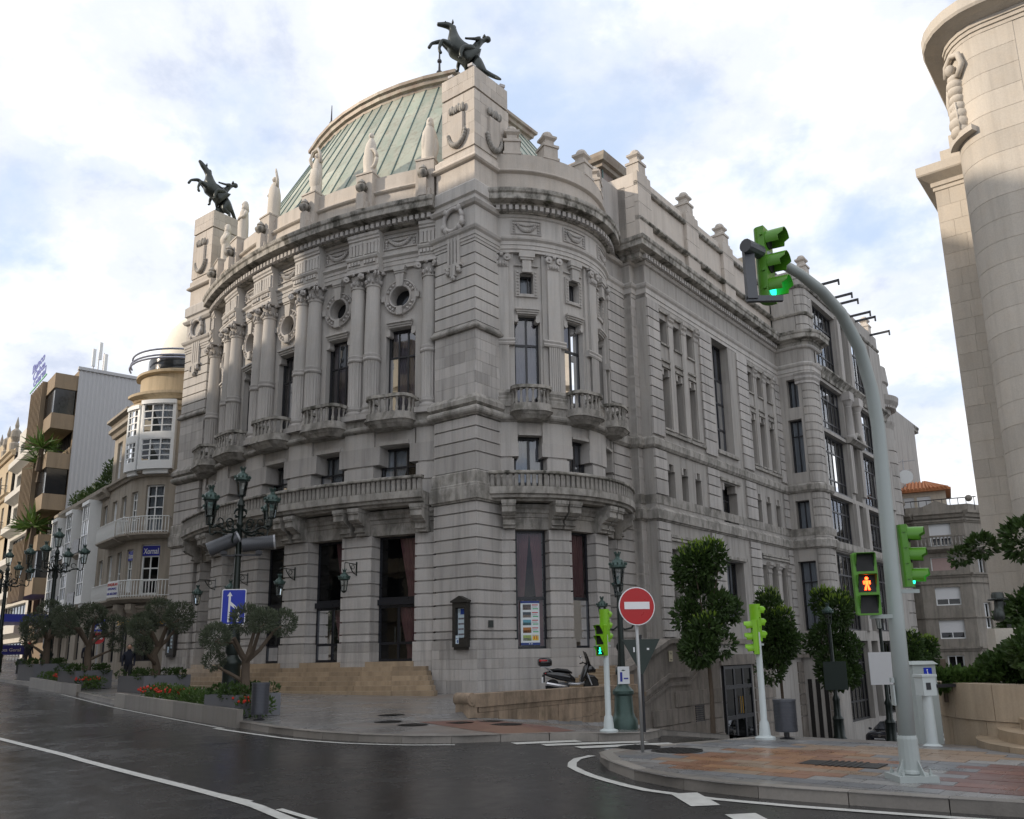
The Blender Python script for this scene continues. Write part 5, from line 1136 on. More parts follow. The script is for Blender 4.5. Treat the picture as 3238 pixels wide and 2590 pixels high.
# side return towards the theatre
f1b = Flat(r1 * cos(rad(285)), r1 * sin(rad(285)), cos(rad(15)), sin(rad(15))); sw = MB(); fwall(f1b, sw, 0, 9, -1.4, 15.6, [], 0, .3); obj('side_wall', sw, OLD, B1)
obj('inner_mass', MB().lathe([(2.3, -1.3), (2.3, 15)], (0, 0, 0), 16).box(-1.2, 6, .5, 4.6, -1.3, 14.8), ROOM, B1)
def ledge(fr, P, u0, u1, z, h, e, mat): return obj('ledge', fsweep(fr, MB(), u0, u1, [(-.1, z), (e * .4, z), (e * .6, z + h * .4), (e, z + h * .6), (e, z + h), (-.1, z + h)]), mat, P)
for z, h, e in ((2.75, .35, .25), (6.95, .25, .15), (10.6, .35, .3), (14.6, .5, .45), (15.3, .4, .6)):
    ledge(C1, B1, -43, 75, z, h, e, OLDW if z > 14 else OLD)
    ledge(f1, B1, 0, 4.5, z - (.6 if z > 14 else 0), h, e, OLD)
up1 = MB(); fsweep(C1, up1, -70, 90, [(-1.2, 15.7), (-.15, 15.7), (-.15, 17.0), (.1, 17.05), (.1, 17.2), (-.1, 17.3), (-1.2, 17.3)]); obj('drum', up1, OLDW, B1)
dm = MB(); dm.lathe([(2.35, 17.2), (2.35, 18.1), (2.3, 18.7), (2.1, 19.7), (1.75, 20.6), (1.25, 21.3), (.7, 21.75), (.45, 21.9), (.45, 22.1), (.55, 22.15), (.5, 22.4), (.3, 22.5), (.25, 23.4), (.16, 25.2), (.05, 28.2)], (.4, 0, 0), 24); obj('dome', dm, plain('cream_dome', (.80, .74, .62), .6, var=.06), B1, smooth=35)
rl = MB()
for z, e in ((17.75, .55), (17.95, .5), (18.35, .42)):
    rl.tube([C1.pt(u, e, z) for u in range(-70, 91, 8)], .06, 6)
obj('terrace_railing', rl, plain('grey_blue_rail', (.30, .32, .40), .4, .4), B1)
obj('terrace_glazing', fbox(C1, MB(), -60, 70, -.55, -.5, 17.3, 18.3), MAT['dark_glass'], B1)
# glazed white bays (galerias)
def gallery(fr, P, u, hw, z0, z1, proj, cols, rows_, name='glazed_bay'):
    k = fr.k; U = hw / k; m = MB(); fbox(fr, m, u - U, u + U, 0, proj, z0, z0 + .45); fbox(fr, m, u - U * 1.06, u + U * 1.06, 0, proj + .08, z1 - .12, z1 + .12); fbox(fr, m, u - U, u + U, 0, proj, (z0 + z1) / 2 - .2, (z0 + z1) / 2 + .15)
    for s_ in (-1, 1): fbox(fr, m, u + s_ * U - .05 / k, u + s_ * U + .05 / k, 0, proj, z0, z1)
    fbox(fr, m, u - U * .8, u + U * .8, 0, proj * .7, z0 - .25, z0)
    o = obj(name, m, WHITE, P)
    for a, b in ((z0 + .45, (z0 + z1) / 2 - .2), ((z0 + z1) / 2 + .15, z1 - .12)):
        w = window(fr, P, u - U + .05 / k, u + U - .05 / k, a, b, proj - .05, trans=[(i + 1) / rows_ for i in range(rows_ - 1)], mull=[(i + 1) / cols for i in range(cols - 1)], frame=WHITE, glass=GLASS, fw=.06, thin=.03, room=False, cur=(SHEER, 'right'))
    obj('dark_room', fbox(fr, MB(), u - U * .9, u + U * .9, .02, .06, z0 + .45, z1 - .15), MAT.get('dim_room') or plain('dim_room', (.10, .105, .10), .8), o)
    return o
gallery(C1, B1, 2, .85, 10.95, 15.0, .6, 3, 4); gallery(C1, B1, -29, .5, 10.95, 14.8, .55, 3, 4)
def iron_balcony(fr, P, u0, u1, z, proj, mat, h=.95, sp=.14, slab=OLD):
    k = fr.k; m = MB(); fsweep(fr, m, u0, u1, [(0, z - .28), (proj * .6, z - .28), (proj, z - .12), (proj + .05, z - .1), (proj + .05, z), (0, z)]); o = obj('balcony', m, slab, P)
    r = MB(); us = usplit(fr, u0, u1)
    for zz, rr in ((z + h, .03), (z + .1, .02)): r.tube([fr.pt(u, proj, zz) for u in us], rr, 5)
    for u in (u0, u1): r.tube([fr.pt(u, 0, z + h), fr.pt(u, proj, z + h)], .03, 5)
    n = int((u1 - u0) * k / sp)
    for i in range(n + 1): u = u0 + (u1 - u0) * i / n; r.tube([fr.pt(u, proj, z), fr.pt(u, proj, z + h * .55), fr.pt(u, proj, z + h)], [.018, .03, .018], 4)
    obj('railing', r, mat, o); return o
iron_balcony(C1, B1, -43, 62, 3.55, .75, WHITE); iron_balcony(C1, B1, -18, 20, 7.2, .6, WHITE); iron_balcony(C1, B1, -42, -20.5, 7.2, .6, WHITE); iron_balcony(f1, B1, .6, 4.5, 3.5, .7, WHITE); iron_balcony(f1, B1, .6, 4.5, 7.15, .7, WHITE)
for u in (-30, -12, 12, 30): 
    m = MB(); fsweep(C1, m, u - 3.4, u + 3.4, [(0, 2.2), (.15, 2.2), (.25, 2.5), (.5, 2.7), (.6, 2.9), (.6, 3.2), (0, 3.2)]); obj('bracket', m, OLD, B1)
# lettering
BLUE = plain('sign_blue', (.02, .03, .30), .4); PAPER = plain('white_sign', (.72, .74, .76), .5, var=.04)
def arc_text(fr, parent, s, size, u0, u1, e, z, mat, nm='lettering', bold=0):
    t = text_mb(s, size, .012, 'LEFT', bold); x0 = min(v[0] for v in t.v); x1 = max(v[0] for v in t.v); m = MB(); m.add([fr.pt(u0 + (u1 - u0) * (x - x0) / (x1 - x0), e + zz, z + y) for x, y, zz in t.v], t.f); return obj(nm, m, mat, parent)
fa = obj('fascia_sign', fbox(C1, MB(), -42, 44, .02, .14, 1.98, 2.36), FRAME, B1); arc_text(C1, fa, 'COMERCIAL ATLANTICO', .36, -40, 42, .15, 2.17, GOLD, bold=.006)
xs = obj('window_sign', fbox(C1, MB(), -10.5, 10.5, -.14, -.10, 5.95, 6.52), BLUE, B1); arc_text(C1, xs, 'Xornal', .46, -9, 9, -.095, 6.2, PAPER, bold=.006)
xs2 = obj('window_sign', fbox(C1, MB(), -36.5, -23.5, -.14, -.10, 5.75, 6.3), BLUE, B1); arc_text(C1, xs2, 'Xornal', .4, -35.5, -24.5, -.095, 6.0, PAPER)
rb = obj('rent_banner', fbox(C1, MB(), -41, -22, .79, .82, 3.6, 4.5), PAPER, B1); RED = plain('red_letter', (.5, .06, .05), .5)
arc_text(C1, rb, 'SE ALQUILAN', .22, -40, -23, .825, 4.32, RED); arc_text(C1, rb, 'OFICINAS', .18, -39, -24, .825, 4.08, BLUE); arc_text(C1, rb, '610.460.260', .2, -40, -23, .825, 3.8, BLUE)
# 2. older terrace with glazed galleries (t 35..44)
B2 = bthing('gallery_house', 'low old house with white glazed galleries, black balcony panels and roof plants', 'building', 2.45, 32.9, rz=-.2219)
f2 = Flat(0, 13.3, 0, -1); w2 = MB(); o2 = [(x, x + 1.0, z, z + 2.3) for x in (.6, 3.0, 5.4, 7.8, 10.2, 12.0) for z in (.2, 4.0, 7.5)]
fwall(f2, w2, 0, 13.3, -1.2, 10.6, o2, 0, .3); obj('wall', w2, OLD, B2)
for o in o2: wfill(f2, B2, o, trans=(.5,), mull=(.5,), frame=WHITE if o[2] > 3 else FRAME, glass=GLASSD, fw=.07)
for u in (1.6, 6.0, 10.6): gallery(f2, B2, u, .85, 3.7, 10.2, .7, 3, 3)
ledge(f2, B2, -.1, 13.3, 10.3, .5, .5, OLD)
for z in (3.6, 7.1):
    iron_balcony(f2, B2, 3.0, 4.6, z, .6, FRAME); iron_balcony(f2, B2, 7.4, 9.2, z, .6, FRAME); obj('balcony_panel', fbox(f2, MB(), 7.4, 9.2, .62, .66, z + .05, z + .95), FRAME, B2); obj('balcony_panel', fbox(f2, MB(), 3.0, 4.6, .62, .66, z + .05, z + .95), FRAME if z < 5 else PAPER, B2)
obj('roof', MB().prism([(-.3, 0), (8, 0), (8, 13.3), (-.3, 13.3)], 10.8, 11.0), OLD, B2); obj('inner_mass', MB().box(.6, 8, .1, 13.2, -1, 10.5), ROOM, B2); obj('awning', MB().add([(0, 8.2, 2.9), (0, 12.6, 2.9), (-1.2, 12.6, 2.3), (-1.2, 8.2, 2.3)], [(0, 1, 2, 3)]), WHITE, B2)
# 3. tall block with brown bay boxes, ribbed grey gable (t 45..52)
B3 = bthing('bank_block', 'tall block with brown bay boxes and vertical fins beside a ribbed grey gable', 'building', 5.4, 46.0, rz=-.2219)
gab = MB(); n = 46
vs = []
for i in range(n * 2 + 1):
    x = .2 + 14 * i / (n * 2); y = 0 - (.06 if i % 2 else 0); vs += [(x, y, -1), (x, y, 22.6)]
gab.add(vs, [(2 * i, 2 * i + 2, 2 * i + 3, 2 * i + 1) for i in range(n * 2)]); RIB = plain('ribbed_grey_metal', (.42, .43, .45), .5, .2, var=.06); obj('ribbed_gable', gab, RIB, B3)
obj('gable_coping', MB().box(.1, 14.3, -.15, .25, 22.5, 22.75), RIB, B3); obj('inner_mass', MB().box(.6, 14, .1, 8.5, -1, 22.5), ROOM, B3)
f3 = Flat(.2, 8.6, 0, -1); w3 = MB(); fwall(f3, w3, 0, 8.6, -1, 22.5, [(.6, 8.2, z, z + 2.2) for z in (3.6, 6.8, 10, 13.2, 16.4, 19.4)], 0, .5); obj('wall', w3, BROWN, B3)
for z in (3.6, 6.8, 10, 13.2, 16.4, 19.4): wfill(f3, B3, (.6, 8.2, z, z + 2.2), e=-.4, mull=(.2, .4, .6, .8), glass=GLASSD)
for z0 in (5.0, 11.3, 17.6):
    m = MB(); fbox(f3, m, 1.0, 8.5, 0, 1.6, z0, z0 + 1.2); fbox(f3, m, 1.0, 8.5, 0, 1.6, z0 + 3.2, z0 + 4.4); o = obj('bay_box', m, BROWN, B3)
    obj('pane', fbox(f3, MB(), 1.2, 8.4, .1, 1.5, z0 + 1.2, z0 + 3.2), MAT['dark_glass'], o)
    fs_ = MB()
    for i in range(9): fbox(f3, fs_, 1.0 + .55 * i, 1.12 + .55 * i, 1.6, 1.95, z0 - .3, z0 + 4.4)
    tag(obj('fin_row', fs_, BROWN, o), kind='stuff')
sg = obj('rooftop_sign', fbox(f3, MB(), .4, 6.8, 1.9, 1.96, 22.2, 22.3), plain('green_tube', (.12, .5, .2), .4), B3)
for i, (tx, z) in enumerate((('Banco', 24.2), ('Caixa', 23.4), ('Geral', 22.7))): arc_text(f3, sg, tx, 1.0, .6 + .5 * i, 5.4 + .5 * i, 1.95, z, BLUE, bold=.03)
can = obj('canopy_sign', fbox(f3, MB(), 1.6, 8.4, .1, 3.2, 3.0, 3.55), BLUE, B3); arc_text(f3, can, 'Banco Caixa Geral', .42, 2.0, 7.6, 3.215, 3.28, PAPER, bold=.008)
can2 = obj('blade_sign', MB().box(-3.4, -.2, 7.4, 7.5, .75, 1.5), BLUE, B3); 
tt_ = text_mb('Banco Caixa Geral', .36, .006, 'CENTER', .006); tm = MB(); tm.add([(-1.8 + x, 7.39 - z, 1.12 + y) for x, y, z in tt_.v], tt_.f); obj('lettering', tm, PAPER, can2)
# 4. white concrete office with splayed bands (t 54..66) and 5. ornate block beyond
B4 = bthing('office_block', 'white concrete office block with splayed window bands', 'building', 7.3, 54.6, rz=-.2219)
f4 = Flat(0, 13, 0, -1); w4 = MB(); o4 = [(1.2, 12, z, z + 1.6) for z in (.2, 3.4, 6.5, 9.6, 12.7, 15.8, 18.9)]
fwall(f4, w4, 0, 13, -1, 21.8, o4, 0, .5); obj('wall', w4, CONC, B4); obj('inner_mass', MB().box(.6, 12, .1, 12.9, -1, 21.7), CONC, B4)
for o in o4: wfill(f4, B4, o, e=-.35, mull=[i / 8 for i in range(1, 8)], glass=GLASSD, fw=.08); obj('splayed_band', fsweep(f4, MB(), .6, 12.6, [(0, o[2] - 1.2), (.75, o[2] - .9), (.75, o[2] - .35), (0, o[2])]), CONC, B4)
B5 = bthing('ornate_block', 'ornate old granite block with urns along its roofline, far up the street', 'building', 10.0, 67.6, rz=-.2219)
f5 = Flat(0, 26, 0, -1); w5 = MB(); o5 = [(2 + 3.4 * i, 3.3 + 3.4 * i, z, z + 2.4) for i in range(7) for z in (.5, 4.6, 8.6, 12.6, 16.2)]
fwall(f5, w5, 0, 26, -1, 20.5, o5, 0, .3); obj('wall', w5, OLDW, B5); obj('inner_mass', MB().box(.5, 12, .1, 25.9, -1, 20.4), ROOM, B5)
for o in o5:
    wfill(f5, B5, o, trans=(.5,), mull=(.5,), frame=WHITE, glass=GLASSD, fw=.07, room=False)
    if o[2] > 3: iron_balcony(f5, B5, o[0] - .3, o[1] + .3, o[2] - .1, .5, FRAME, sp=.3)
for z in (3.6, 7.8, 11.8, 15.6, 19.8): ledge(f5, B5, 0, 26, z, .5, .5, OLDW)
for i in range(6):
    m = MB(); m.lathe([(.5, 20.5), (.5, 21.4), (.25, 21.6), (.5, 22.1), (.45, 22.7), (.15, 23.0), (.2, 23.3), (.02, 24.2)], (0.3, 2.5 + 4.3 * i, 0), 10); obj('roof_urn', m, OLD, B5)
    m = MB(); m.prism([(.1, 3.6 + 4.3 * i), (.5, 3.6 + 4.3 * i), (.5, 6 + 4.3 * i), (.1, 6 + 4.3 * i)], 20.4, 22.6); obj('dormer', m, OLDW, B5)
# antennas on the block roof
for x, y, h in ((3.0, 4.0, 3.6), (8.5, 2.5, 3.0)):
    P = bthing('phone_mast', 'white panel phone mast on the ribbed block roof, %s' % ('left of the pair' if x < 5 else 'right of the pair near the dome'), 'antenna', 5.4 + x, 45 + y, 22.6); P['group'] = 'phone masts'
    m = MB(); 
    for dx in (-.4, 0, .4): m.tube([(dx, 0, 0), (dx, 0, h * .8)], .05, 5)
    obj('mast', m, RIB, P); 
    for dx, z in ((-.5, h * .4), (.5, h * .35), (0, h * .6)): obj('panel', MB().box(dx - .13, dx + .13, -.25, -.12, z, z + h * .42), WHITE, P)
# ---- right hand block across the side street
RB1 = bthing('limestone_block', 'tall sunlit limestone block with a rounded corner and carved figure at right', 'building', 0, -17.55)
Rc = 1.1; fR = Flat(0, -Rc, 0, -1); CRn = Arc(Rc, -Rc, Rc, 180, -1); fRs = Flat(Rc, 0, 1, 0)
zb, ztp = -2.6, 19.4
wR = MB(); fwall(fR, wR, 0, 12, zb, 17.0, [(.75, 12, 3.2, 13.8)], 0, .45); fwall(CRn, wR, 0, 90, zb, 17.0, [], 0); 
wR.add([(Rc, 0, zb), (14, 0, zb), (14, 0, 17), (Rc, 0, 17)], [(0, 1, 2, 3)])
RW = obj('wall', wR, DECO, RB1); obj('inner_mass', MB().box(.5, 13, -12, -1.2, zb, 17), DECO, RB1)
for z0, z1 in [(zb + .62 * i, zb + .62 * (i + 1)) for i in range(31)]:
    if z1 > 16.9: break
    a = obj('stone_course', fbox(CRn, MB(), 0, 90, -.05, .012, z0 + .005, z1 - .005), DECO, RW); obj('stone_course', fbox(fR, MB(), 0, .74, -.05, .012, z0 + .005, z1 - .005), DECO, RW)
for i, x in enumerate((1.6, 3.0, 4.4)):
    for j in range(5): obj('stone_course', fbox(fR, MB(), x, x + 1.2, -.44, -.42 + .02 * (j % 2), 3.2 + 2.1 * j, 3.2 + 2.1 * j + 2.08), DECO, RW)
for j, w_ in enumerate((.24, .3, .36, .42)): obj('stepped_panel', fbox(fR, MB(), .28 - .05 * j + .1, .28 + .05 * j + .2, 0, .02 + .012 * (4 - j), 3.0, 9.6 + .18 * (4 - j)), DECO, RW)
pathR = [(14, -.0, 0, 1), (Rc, 0, 0, 1)] + [(Rc - Rc * sin(a), -Rc + Rc * cos(a), -sin(a), cos(a)) for a in [pi / 2 * i / 6 for i in range(1, 7)]] + [(0, -12, -1, 0)]
pathR = pathR[::-1]
m = MB(); m.sweep(pathR, [(-.2, 16.6), (.03, 16.6), (.03, 16.72), (.07, 16.72), (.07, 16.84), (.11, 16.84), (.11, 16.96), (.16, 16.98), (.32, 17.05), (.58, 17.12), (.62, 17.2), (.62, 17.5), (.4, 17.6), (-.2, 17.9)]); obj('cornice', m, DECO, RB1)
obj('parapet', MB().prism([(.4, -12), (.4, -1.4), (1.4, -.5), (13, -.5), (13, -12)], 17.5, 19.4), DECO, RB1)
# carved figure (relief) on the corner
rf = MB(); cu = 52
def rp_(x, e, z): return CRn.pt(cu - x / CRn.k, e, z)
for z, w_, x in ((14.05, .28, 0), (14.3, .30, 0), (14.55, .27, .02), (14.8, .24, .02), (15.05, .22, .03), (15.3, .24, .03), (15.5, .25, .03), (15.7, .20, .03)):
    rf.ball(rp_(x, .06, z), w_, 9, 6, (1, 1, .85))
fig = obj('carved_figure', rf, DECO, RB1, smooth=True)
h_ = MB(); h_.ball(rp_(.02, .14, 16.02), .14, 10, 8, (1, 1, 1.25)); obj('head', h_, DECO, fig, smooth=True)
ar = MB(); ar.tube([rp_(.22, .12, 15.65), rp_(.42, .12, 15.95), rp_(.34, .12, 16.3), rp_(.1, .12, 16.42), rp_(-.2, .12, 16.3), rp_(-.3, .12, 16.0)], .085, 7); ar.tube([rp_(-.2, .12, 15.6), rp_(-.32, .14, 15.2), rp_(-.26, .14, 14.8)], .075, 7)
for i in range(6): ar.tube([rp_(.18 - .07 * i, .22, 14.02), rp_(.14 - .05 * i, .24, 14.9)], .03, 5)
obj('drapery', ar, DECO, fig, smooth=True); obj('ledge', fbox(CRn, MB(), cu - 26, cu + 26, 0, .24, 13.78, 13.95), DECO, fig)
wg = MB().box(6, 14, -6, 1.6, zb, 15.6); WG = obj('wing', wg, DECO, RB1)
fW = Flat(6, 1.6, 0, -1)
for i in range(30):
    z0 = zb + .6 * i
    if z0 + .6 > 15.5: break
    cut = random.uniform(.4, .8)
    for a, b in ((0, cut), (cut, 1.7)): obj('stone_block', fbox(fW, MB(), a + .004, b - .004, -.05, .012 + random.uniform(0, .006), z0 + .004, z0 + .596), DECO, WG)
m = MB(); m.sweep([(6, -6, -1, 0), (6, 1.6, -1, 1), (14, 1.6, 0, 1)], [(-.2, 15.4), (.05, 15.4), (.05, 15.55), (.1, 15.55), (.1, 15.7), (.42, 15.9), (.45, 15.95), (.45, 16.25), (-.2, 16.4)]); obj('cornice', m, DECO, WG)
obj('parapet', MB().box(6.1, 13, -5, 1.3, 16.3, 16.9).box(6.3, 13, -5, 1.0, 16.9, 17.5), DECO, WG)
# ---- far corner house down the side street
FH = thing('far_corner_house', 'grey stone corner house with a stone balcony and orange tiled roof, down the side street', 'building', (30.9, 65.0, EYE), -.4445)
FHS = stone('sooty_granite', (.30, .275, .24), stain=.6, moss=.2, rnd=.05); SHUT = plain('white_shutter', (.66, .67, .68), .5, var=.05)
fc = [Flat(-1.7 - 6 * .8, 6 * .6 - .0, .8, -.6), Flat(-1.7, 0, 1, 0), Flat(1.75, 0, .62, .785)]; fwid = [6.0, 3.45, 14.0]
hw_ = MB()
hops = [[(1.2, 2.3, 7.2, 9.1), (3.6, 4.8, 5.5, 6.6), (1.4, 2.4, 5.5, 6.6), (3.6, 4.7, 3.0, 4.4), (3.6, 4.7, .5, 1.9), (1.2, 2.3, 3.0, 4.4)], [(1.0, 2.5, 7.4, 9.1), (.85, 2.6, 5.55, 6.55), (.9, 2.6, 2.95, 4.3), (.9, 2.6, .5, 1.85), (1.2, 2.3, -3.4, -.7)], [(1 + 1.7 * i, 1.75 + 1.7 * i, z, z + 1.9) for i in range(7) for z in (5.0, 1.2, -2.6)]]
for fr, wd, ops in zip(fc, fwid, hops): fwall(fr, hw_, 0, wd, -9, 9.7, ops, 0, .3)
HW = obj('wall', hw_, FHS, FH); obj('inner_mass', MB().prism([(-5.6, 4.4), (-1.5, .6), (1.6, .6), (9, 11.5), (-5, 14)], -8.5, 9.4), ROOM, FH)
for fr, ops in zip(fc, hops):
    for j, o in enumerate(ops):
        w = window(fr, FH, *o, -.22, mull=(.5,), frame=WHITE, glass=GLASSD, fw=.09, room=False)
        if fr is not fc[2] and o[2] > 0: obj('roller_shutter', fbox(fr, MB(), o[0] + .08, o[1] - .08, -.2, -.17, o[3] - (o[3] - o[2]) * (1 if j == 1 and fr is fc[1] else .66), o[3] - .05), plain('pink_shutter', (.42, .30, .28), .6) if (j == 1 and fr is fc[1]) else SHUT, w)
for z, h, e in ((9.5, .5, .45), (9.1, .25, .2), (5.0, .3, .25), (1.95, .12, .1), (-.4, .3, .2), (4.5, .1, .12)):
    for fr, wd in zip(fc, fwid): ledge(fr, FH, 0, wd, z, h, e, FHS)
for fr, wd in zip(fc, (6, 3.45, 8)):
    m = MB(); fsweep(fr, m, 0, wd, [(0, 6.85), (.5, 6.95), (.8, 7.1), (.8, 7.28), (0, 7.28)]); P = obj('balcony', m, FHS, FH); r = MB(); fsweep(fr, r, 0, wd, [(.6, 8.0), (.82, 8.0), (.82, 8.12), (.6, 8.12)]); obj('rail', r, FHS, P)
    for i in range(int(wd / .26)): obj('baluster', BALM, None, P, fr.pt(.13 + .26 * i, .7, 7.36)).scale = (1, 1, 1.05)
m = MB(); m.prism([(-3.6, 2), (3.2, 2), (2.2, 0.2), (-2.2, .2)], 10.0, 10.5); m.add([(-2.2, .15, 10.0), (2.0, .15, 10.0), (0, .15, 10.9), (-2.2, .5, 10.0), (2.0, .5, 10.0), (0, .5, 10.9)], [(0, 1, 2), (3, 5, 4), (0, 3, 4, 1), (1, 4, 5, 2), (2, 5, 3, 0)]); obj('parapet_gable', m, FHS, FH)
for x in (-2.4, 2.3): obj('roof_ball', MB().ball((x, .2, 10.9), .26, 10, 7), FHS, FH, smooth=True)
rr = MB()
for a in range(12): rr.tube([(-3.4 + .55 * a, .3, 10.0), (-3.4 + .55 * a, .3, 11.0)], .03, 4)
rr.tube([(-3.4, .3, 11.0), (2.8, .3, 11.0)], .04, 4); obj('roof_railing', rr, FRAME, FH)
pw = MB(); fpw = Flat(-4.6, 1.4, 1, 0); fwall(fpw, pw, 0, 5.4, 9.9, 11.9, [(2.0, 3.1, 10.3, 11.5), (3.3, 4.3, 10.3, 11.5)], 0, .2); pw.add([(.8, 1.4, 9.9), (.8, 5, 9.9), (.8, 5, 11.9), (.8, 1.4, 11.9)], [(0, 1, 2, 3)]); obj('penthouse_wall', pw, stone('cream_render', (.62, .55, .45), stain=.2), FH)
for o in ((2.0, 3.1, 10.3, 11.5), (3.3, 4.3, 10.3, 11.5)): obj('roller_shutter', fbox(fpw, MB(), *o[:2], -.15, -.1, *o[2:]), SHUT, FH)
TILE = plain('orange_roof_tile', (.50, .20, .085), .8, var=.3, sc=4)
rt = obj('tiled_roof', MB().prism([(-5.0, .9), (1.2, .9), (1.2, 6), (-5, 6)], 11.85, 12.0), TILE, FH)
for i in range(22): 
    x = -4.9 + .28 * i; obj('roof_tile_row', MB().tube([(x, .8, 12.02), (max(-3.2, min(-.6, x * .9 - .1)), 3.4, 13.0)], .10, 6), TILE, rt)
obj('roof_slab', MB().add([(-5, .9, 12), (1.2, .9, 12), (-.6, 3.4, 12.98), (-3.2, 3.4, 12.98), (1.2, 6, 12), (-5, 6, 12)], [(0, 1, 2, 3), (1, 4, 2), (0, 3, 5), (2, 4, 5, 3)]), TILE, rt)
ant = thing('tv_antenna', 'thin television aerial and pale dish on the orange tiled roof', 'antenna', (29.2, 66.0, EYE + 12.2), -.44); am = MB(); am.tube([(0, 0, 0), (0, 0, 2.2)], .04, 5); am.tube([(-.8, 0, 2.0), (.9, 0, 2.05)], .025, 4); am.tube([(-.5, 0, 1.3), (.6, 0, 1.32)], .025, 4)
for i in range(6): am.tube([(-.7 + .28 * i, -.3, 2.02), (-.7 + .28 * i, .3, 2.02)], .015, 4)
obj('aerial', am, RIB, ant); obj('dish', MB().lathe([(.02, 0), (.3, .06), (.55, .2)], (0, 0, 0), 14).xf(Matrix.Translation((.1, -.3, .7)) @ Matrix.Rotation(pi / 2, 4, 'X')), WHITE, ant)
# ---- unseen houses added left of the frame, heights set to shade plaza and towers; they show in the glass
def street_block(name, label, s0, s1, t0, t1, h, mat, nfl):
    P = bthing(name, label, 'building', s1, t0); fr = Flat(0, 0, 0, 1); wd = t1 - t0; m = MB(); fh = (h + 1) / nfl
    ops = [(1 + 3.2 * i, 2.4 + 3.2 * i, -1 + fh * j + .9, -1 + fh * j + fh - .5) for i in range(int((wd - 1.5) / 3.2)) for j in range(nfl)]
    fwall(fr, m, 0, wd, -2, h, ops, 0, .3); obj('wall', m, mat, P); obj('mass', MB().box(s0 - s1, -.4, .05, wd - .05, -2, h - .05), mat, P)
    for z in [-1 + fh * j for j in range(1, nfl + 1)]: ledge(fr, P, 0, wd, z - .3, .3, .3, mat)
    g = MB()
    for o in ops: fbox(fr, g, o[0], o[1], -.3, -.25, o[2], o[3])
    tag(obj('window_glass', g, MAT['dark_glass'], P), kind='stuff'); return P
street_block('shade_house', 'unseen stone house added across the main street for shade, nearest on the left', -48, -28, -4, 19.8, 24.0, OLDW, 7)
street_block('shade_house', 'unseen tall stone house added across the main street for shade, middle of the row', -48, -28, 20, 34, 34.0, OLD, 9)
street_block('shade_house', 'unseen stone house added across the main street for shade, farthest up the left', -46, -27.5, 34.2, 75, 28.0, OLDW, 8)
mark('lane_line', [(-12.5, 30), (-14.3, 14), (-15.9, -.6), (-16.4, -4.4), (-16.87, -7.5), (-17.19, -9.75), (-17.5, -11.6), (-17.8, -12.6), (-18.6, -15.5), (-20, -20)], .16)
for i, (a, b) in enumerate((((-17.33, -8.93), (-17.36, -9.7)), ((-17.49, -10.43), (-17.6, -11.37)), ((-17.72, -12.09), (-17.9, -12.95)))): mark('lane_dash', [(a[0] + .22, a[1]), (b[0] + .22, b[1])], .09)
for a, b in (((-13.95, -15.35), (-14.6, -16.15)), ((-14.85, -16.5), (-15.4, -17.2))):
    m = MB(); d = (.24, -.30)
    m.v = [(x, y, G(x, y) - .132) for x, y in ((a[0] - .14, a[1] - 0.0), (a[0] + .12, a[1] - .24), (b[0] + .12, b[1] - .06), (b[0] - .14, b[1] + .18))]; m.f = [(0, 1, 2, 3)]; ground_obj('give_way_dash', m, PAINT)
mark('edge_line', [(-11.95, -2.2), (-12.3, -4.5), (-12.38, -6.0), (-12.28, -7.2), (-11.9, -8.4), (-11.3, -9.2)], .12); mark('edge_line', [(-7.6, 15), (-9.9, 6.2), (-11.85, -2.4)], .08)
mark('edge_line', [(-11.3, -12.35), (-11.95, -12.4), (-12.7, -12.9), (-13.2, -13.5), (-13.7, -14.3), (-14.02, -15.0), (-14.15, -16), (-14.1, -16.9), (-13.92, -18.2), (-13.75, -19.2), (-13.3, -24)], .14)
for a, b in (((-10.5, -10.0), (-9.35, -10.75)), ((-10.4, -10.65), (-8.7, -11.9)), ((-10.4, -11.45), (-8.7, -12.5)), ((-10.5, -12.2), (-9.3, -12.85))): mark('zebra_bar', [a, b], .34)
mark('stop_bar', [(-9.3, 18.5), (-15, 17.5)], .3); mark('tar_seam', [(-12.6, -1), (-17, -3.2)], .03).data.materials[0] = FRAME
# manhole covers and gratings
MET = plain('wet_cast_iron', (.035, .034, .033), .38, .6, var=.3, sc=30, bmp=.6)
def cover(s, t, r, label, sq=None):
    m = MB()
    if sq: m.box(-sq[0] / 2, sq[0] / 2, -sq[1] / 2, sq[1] / 2, .004, .014)
    else: m.lathe([(r, .004), (r, .014), (r * .92, .014), (r * .92, .010), (.01, .012)], n=24)
    o = thing('manhole_cover', label, 'manhole cover', at(s, t), YAW); P = obj('lid', m, MET, o); rb = MB()
    for i in range(-3, 4): rb.box(-.8 * r, .8 * r, r * .22 * i - .02, r * .22 * i + .02, .012, .018)
    obj('ribs', rb, MET, o); o['group'] = 'iron covers in the paving'
CV = [(-9.4, -5.32, .34, 'round iron cover on the plaza, left of the close pair'), (-9.71, -6.47, .34, 'round iron cover on the plaza, right of the close pair'), (-8.32, -8.06, .36, 'round iron cover between red paving and the scrolled wall'), (-11.02, -13.83, .42, 'big round iron cover on the island beside the no entry post'), (-10.9, -13.05, .36, 'round iron cover at the island tip nearest the zebra')]
for c in CV: cover(*c)
cover(-8.2, -4.2, .3, 'square iron cover on the plaza, farthest left', (.55, .4)); cover(-7.6, -7.0, .3, 'square iron cover by the scrolled wall end', (.5, .35)); cover(-8.6, -6.9, .3, 'square iron cover in the red paving', (.55, .4)); cover(-11.3, -16.6, .4, 'long drain grating on the island left of the tall mast', (.5, 1.1))
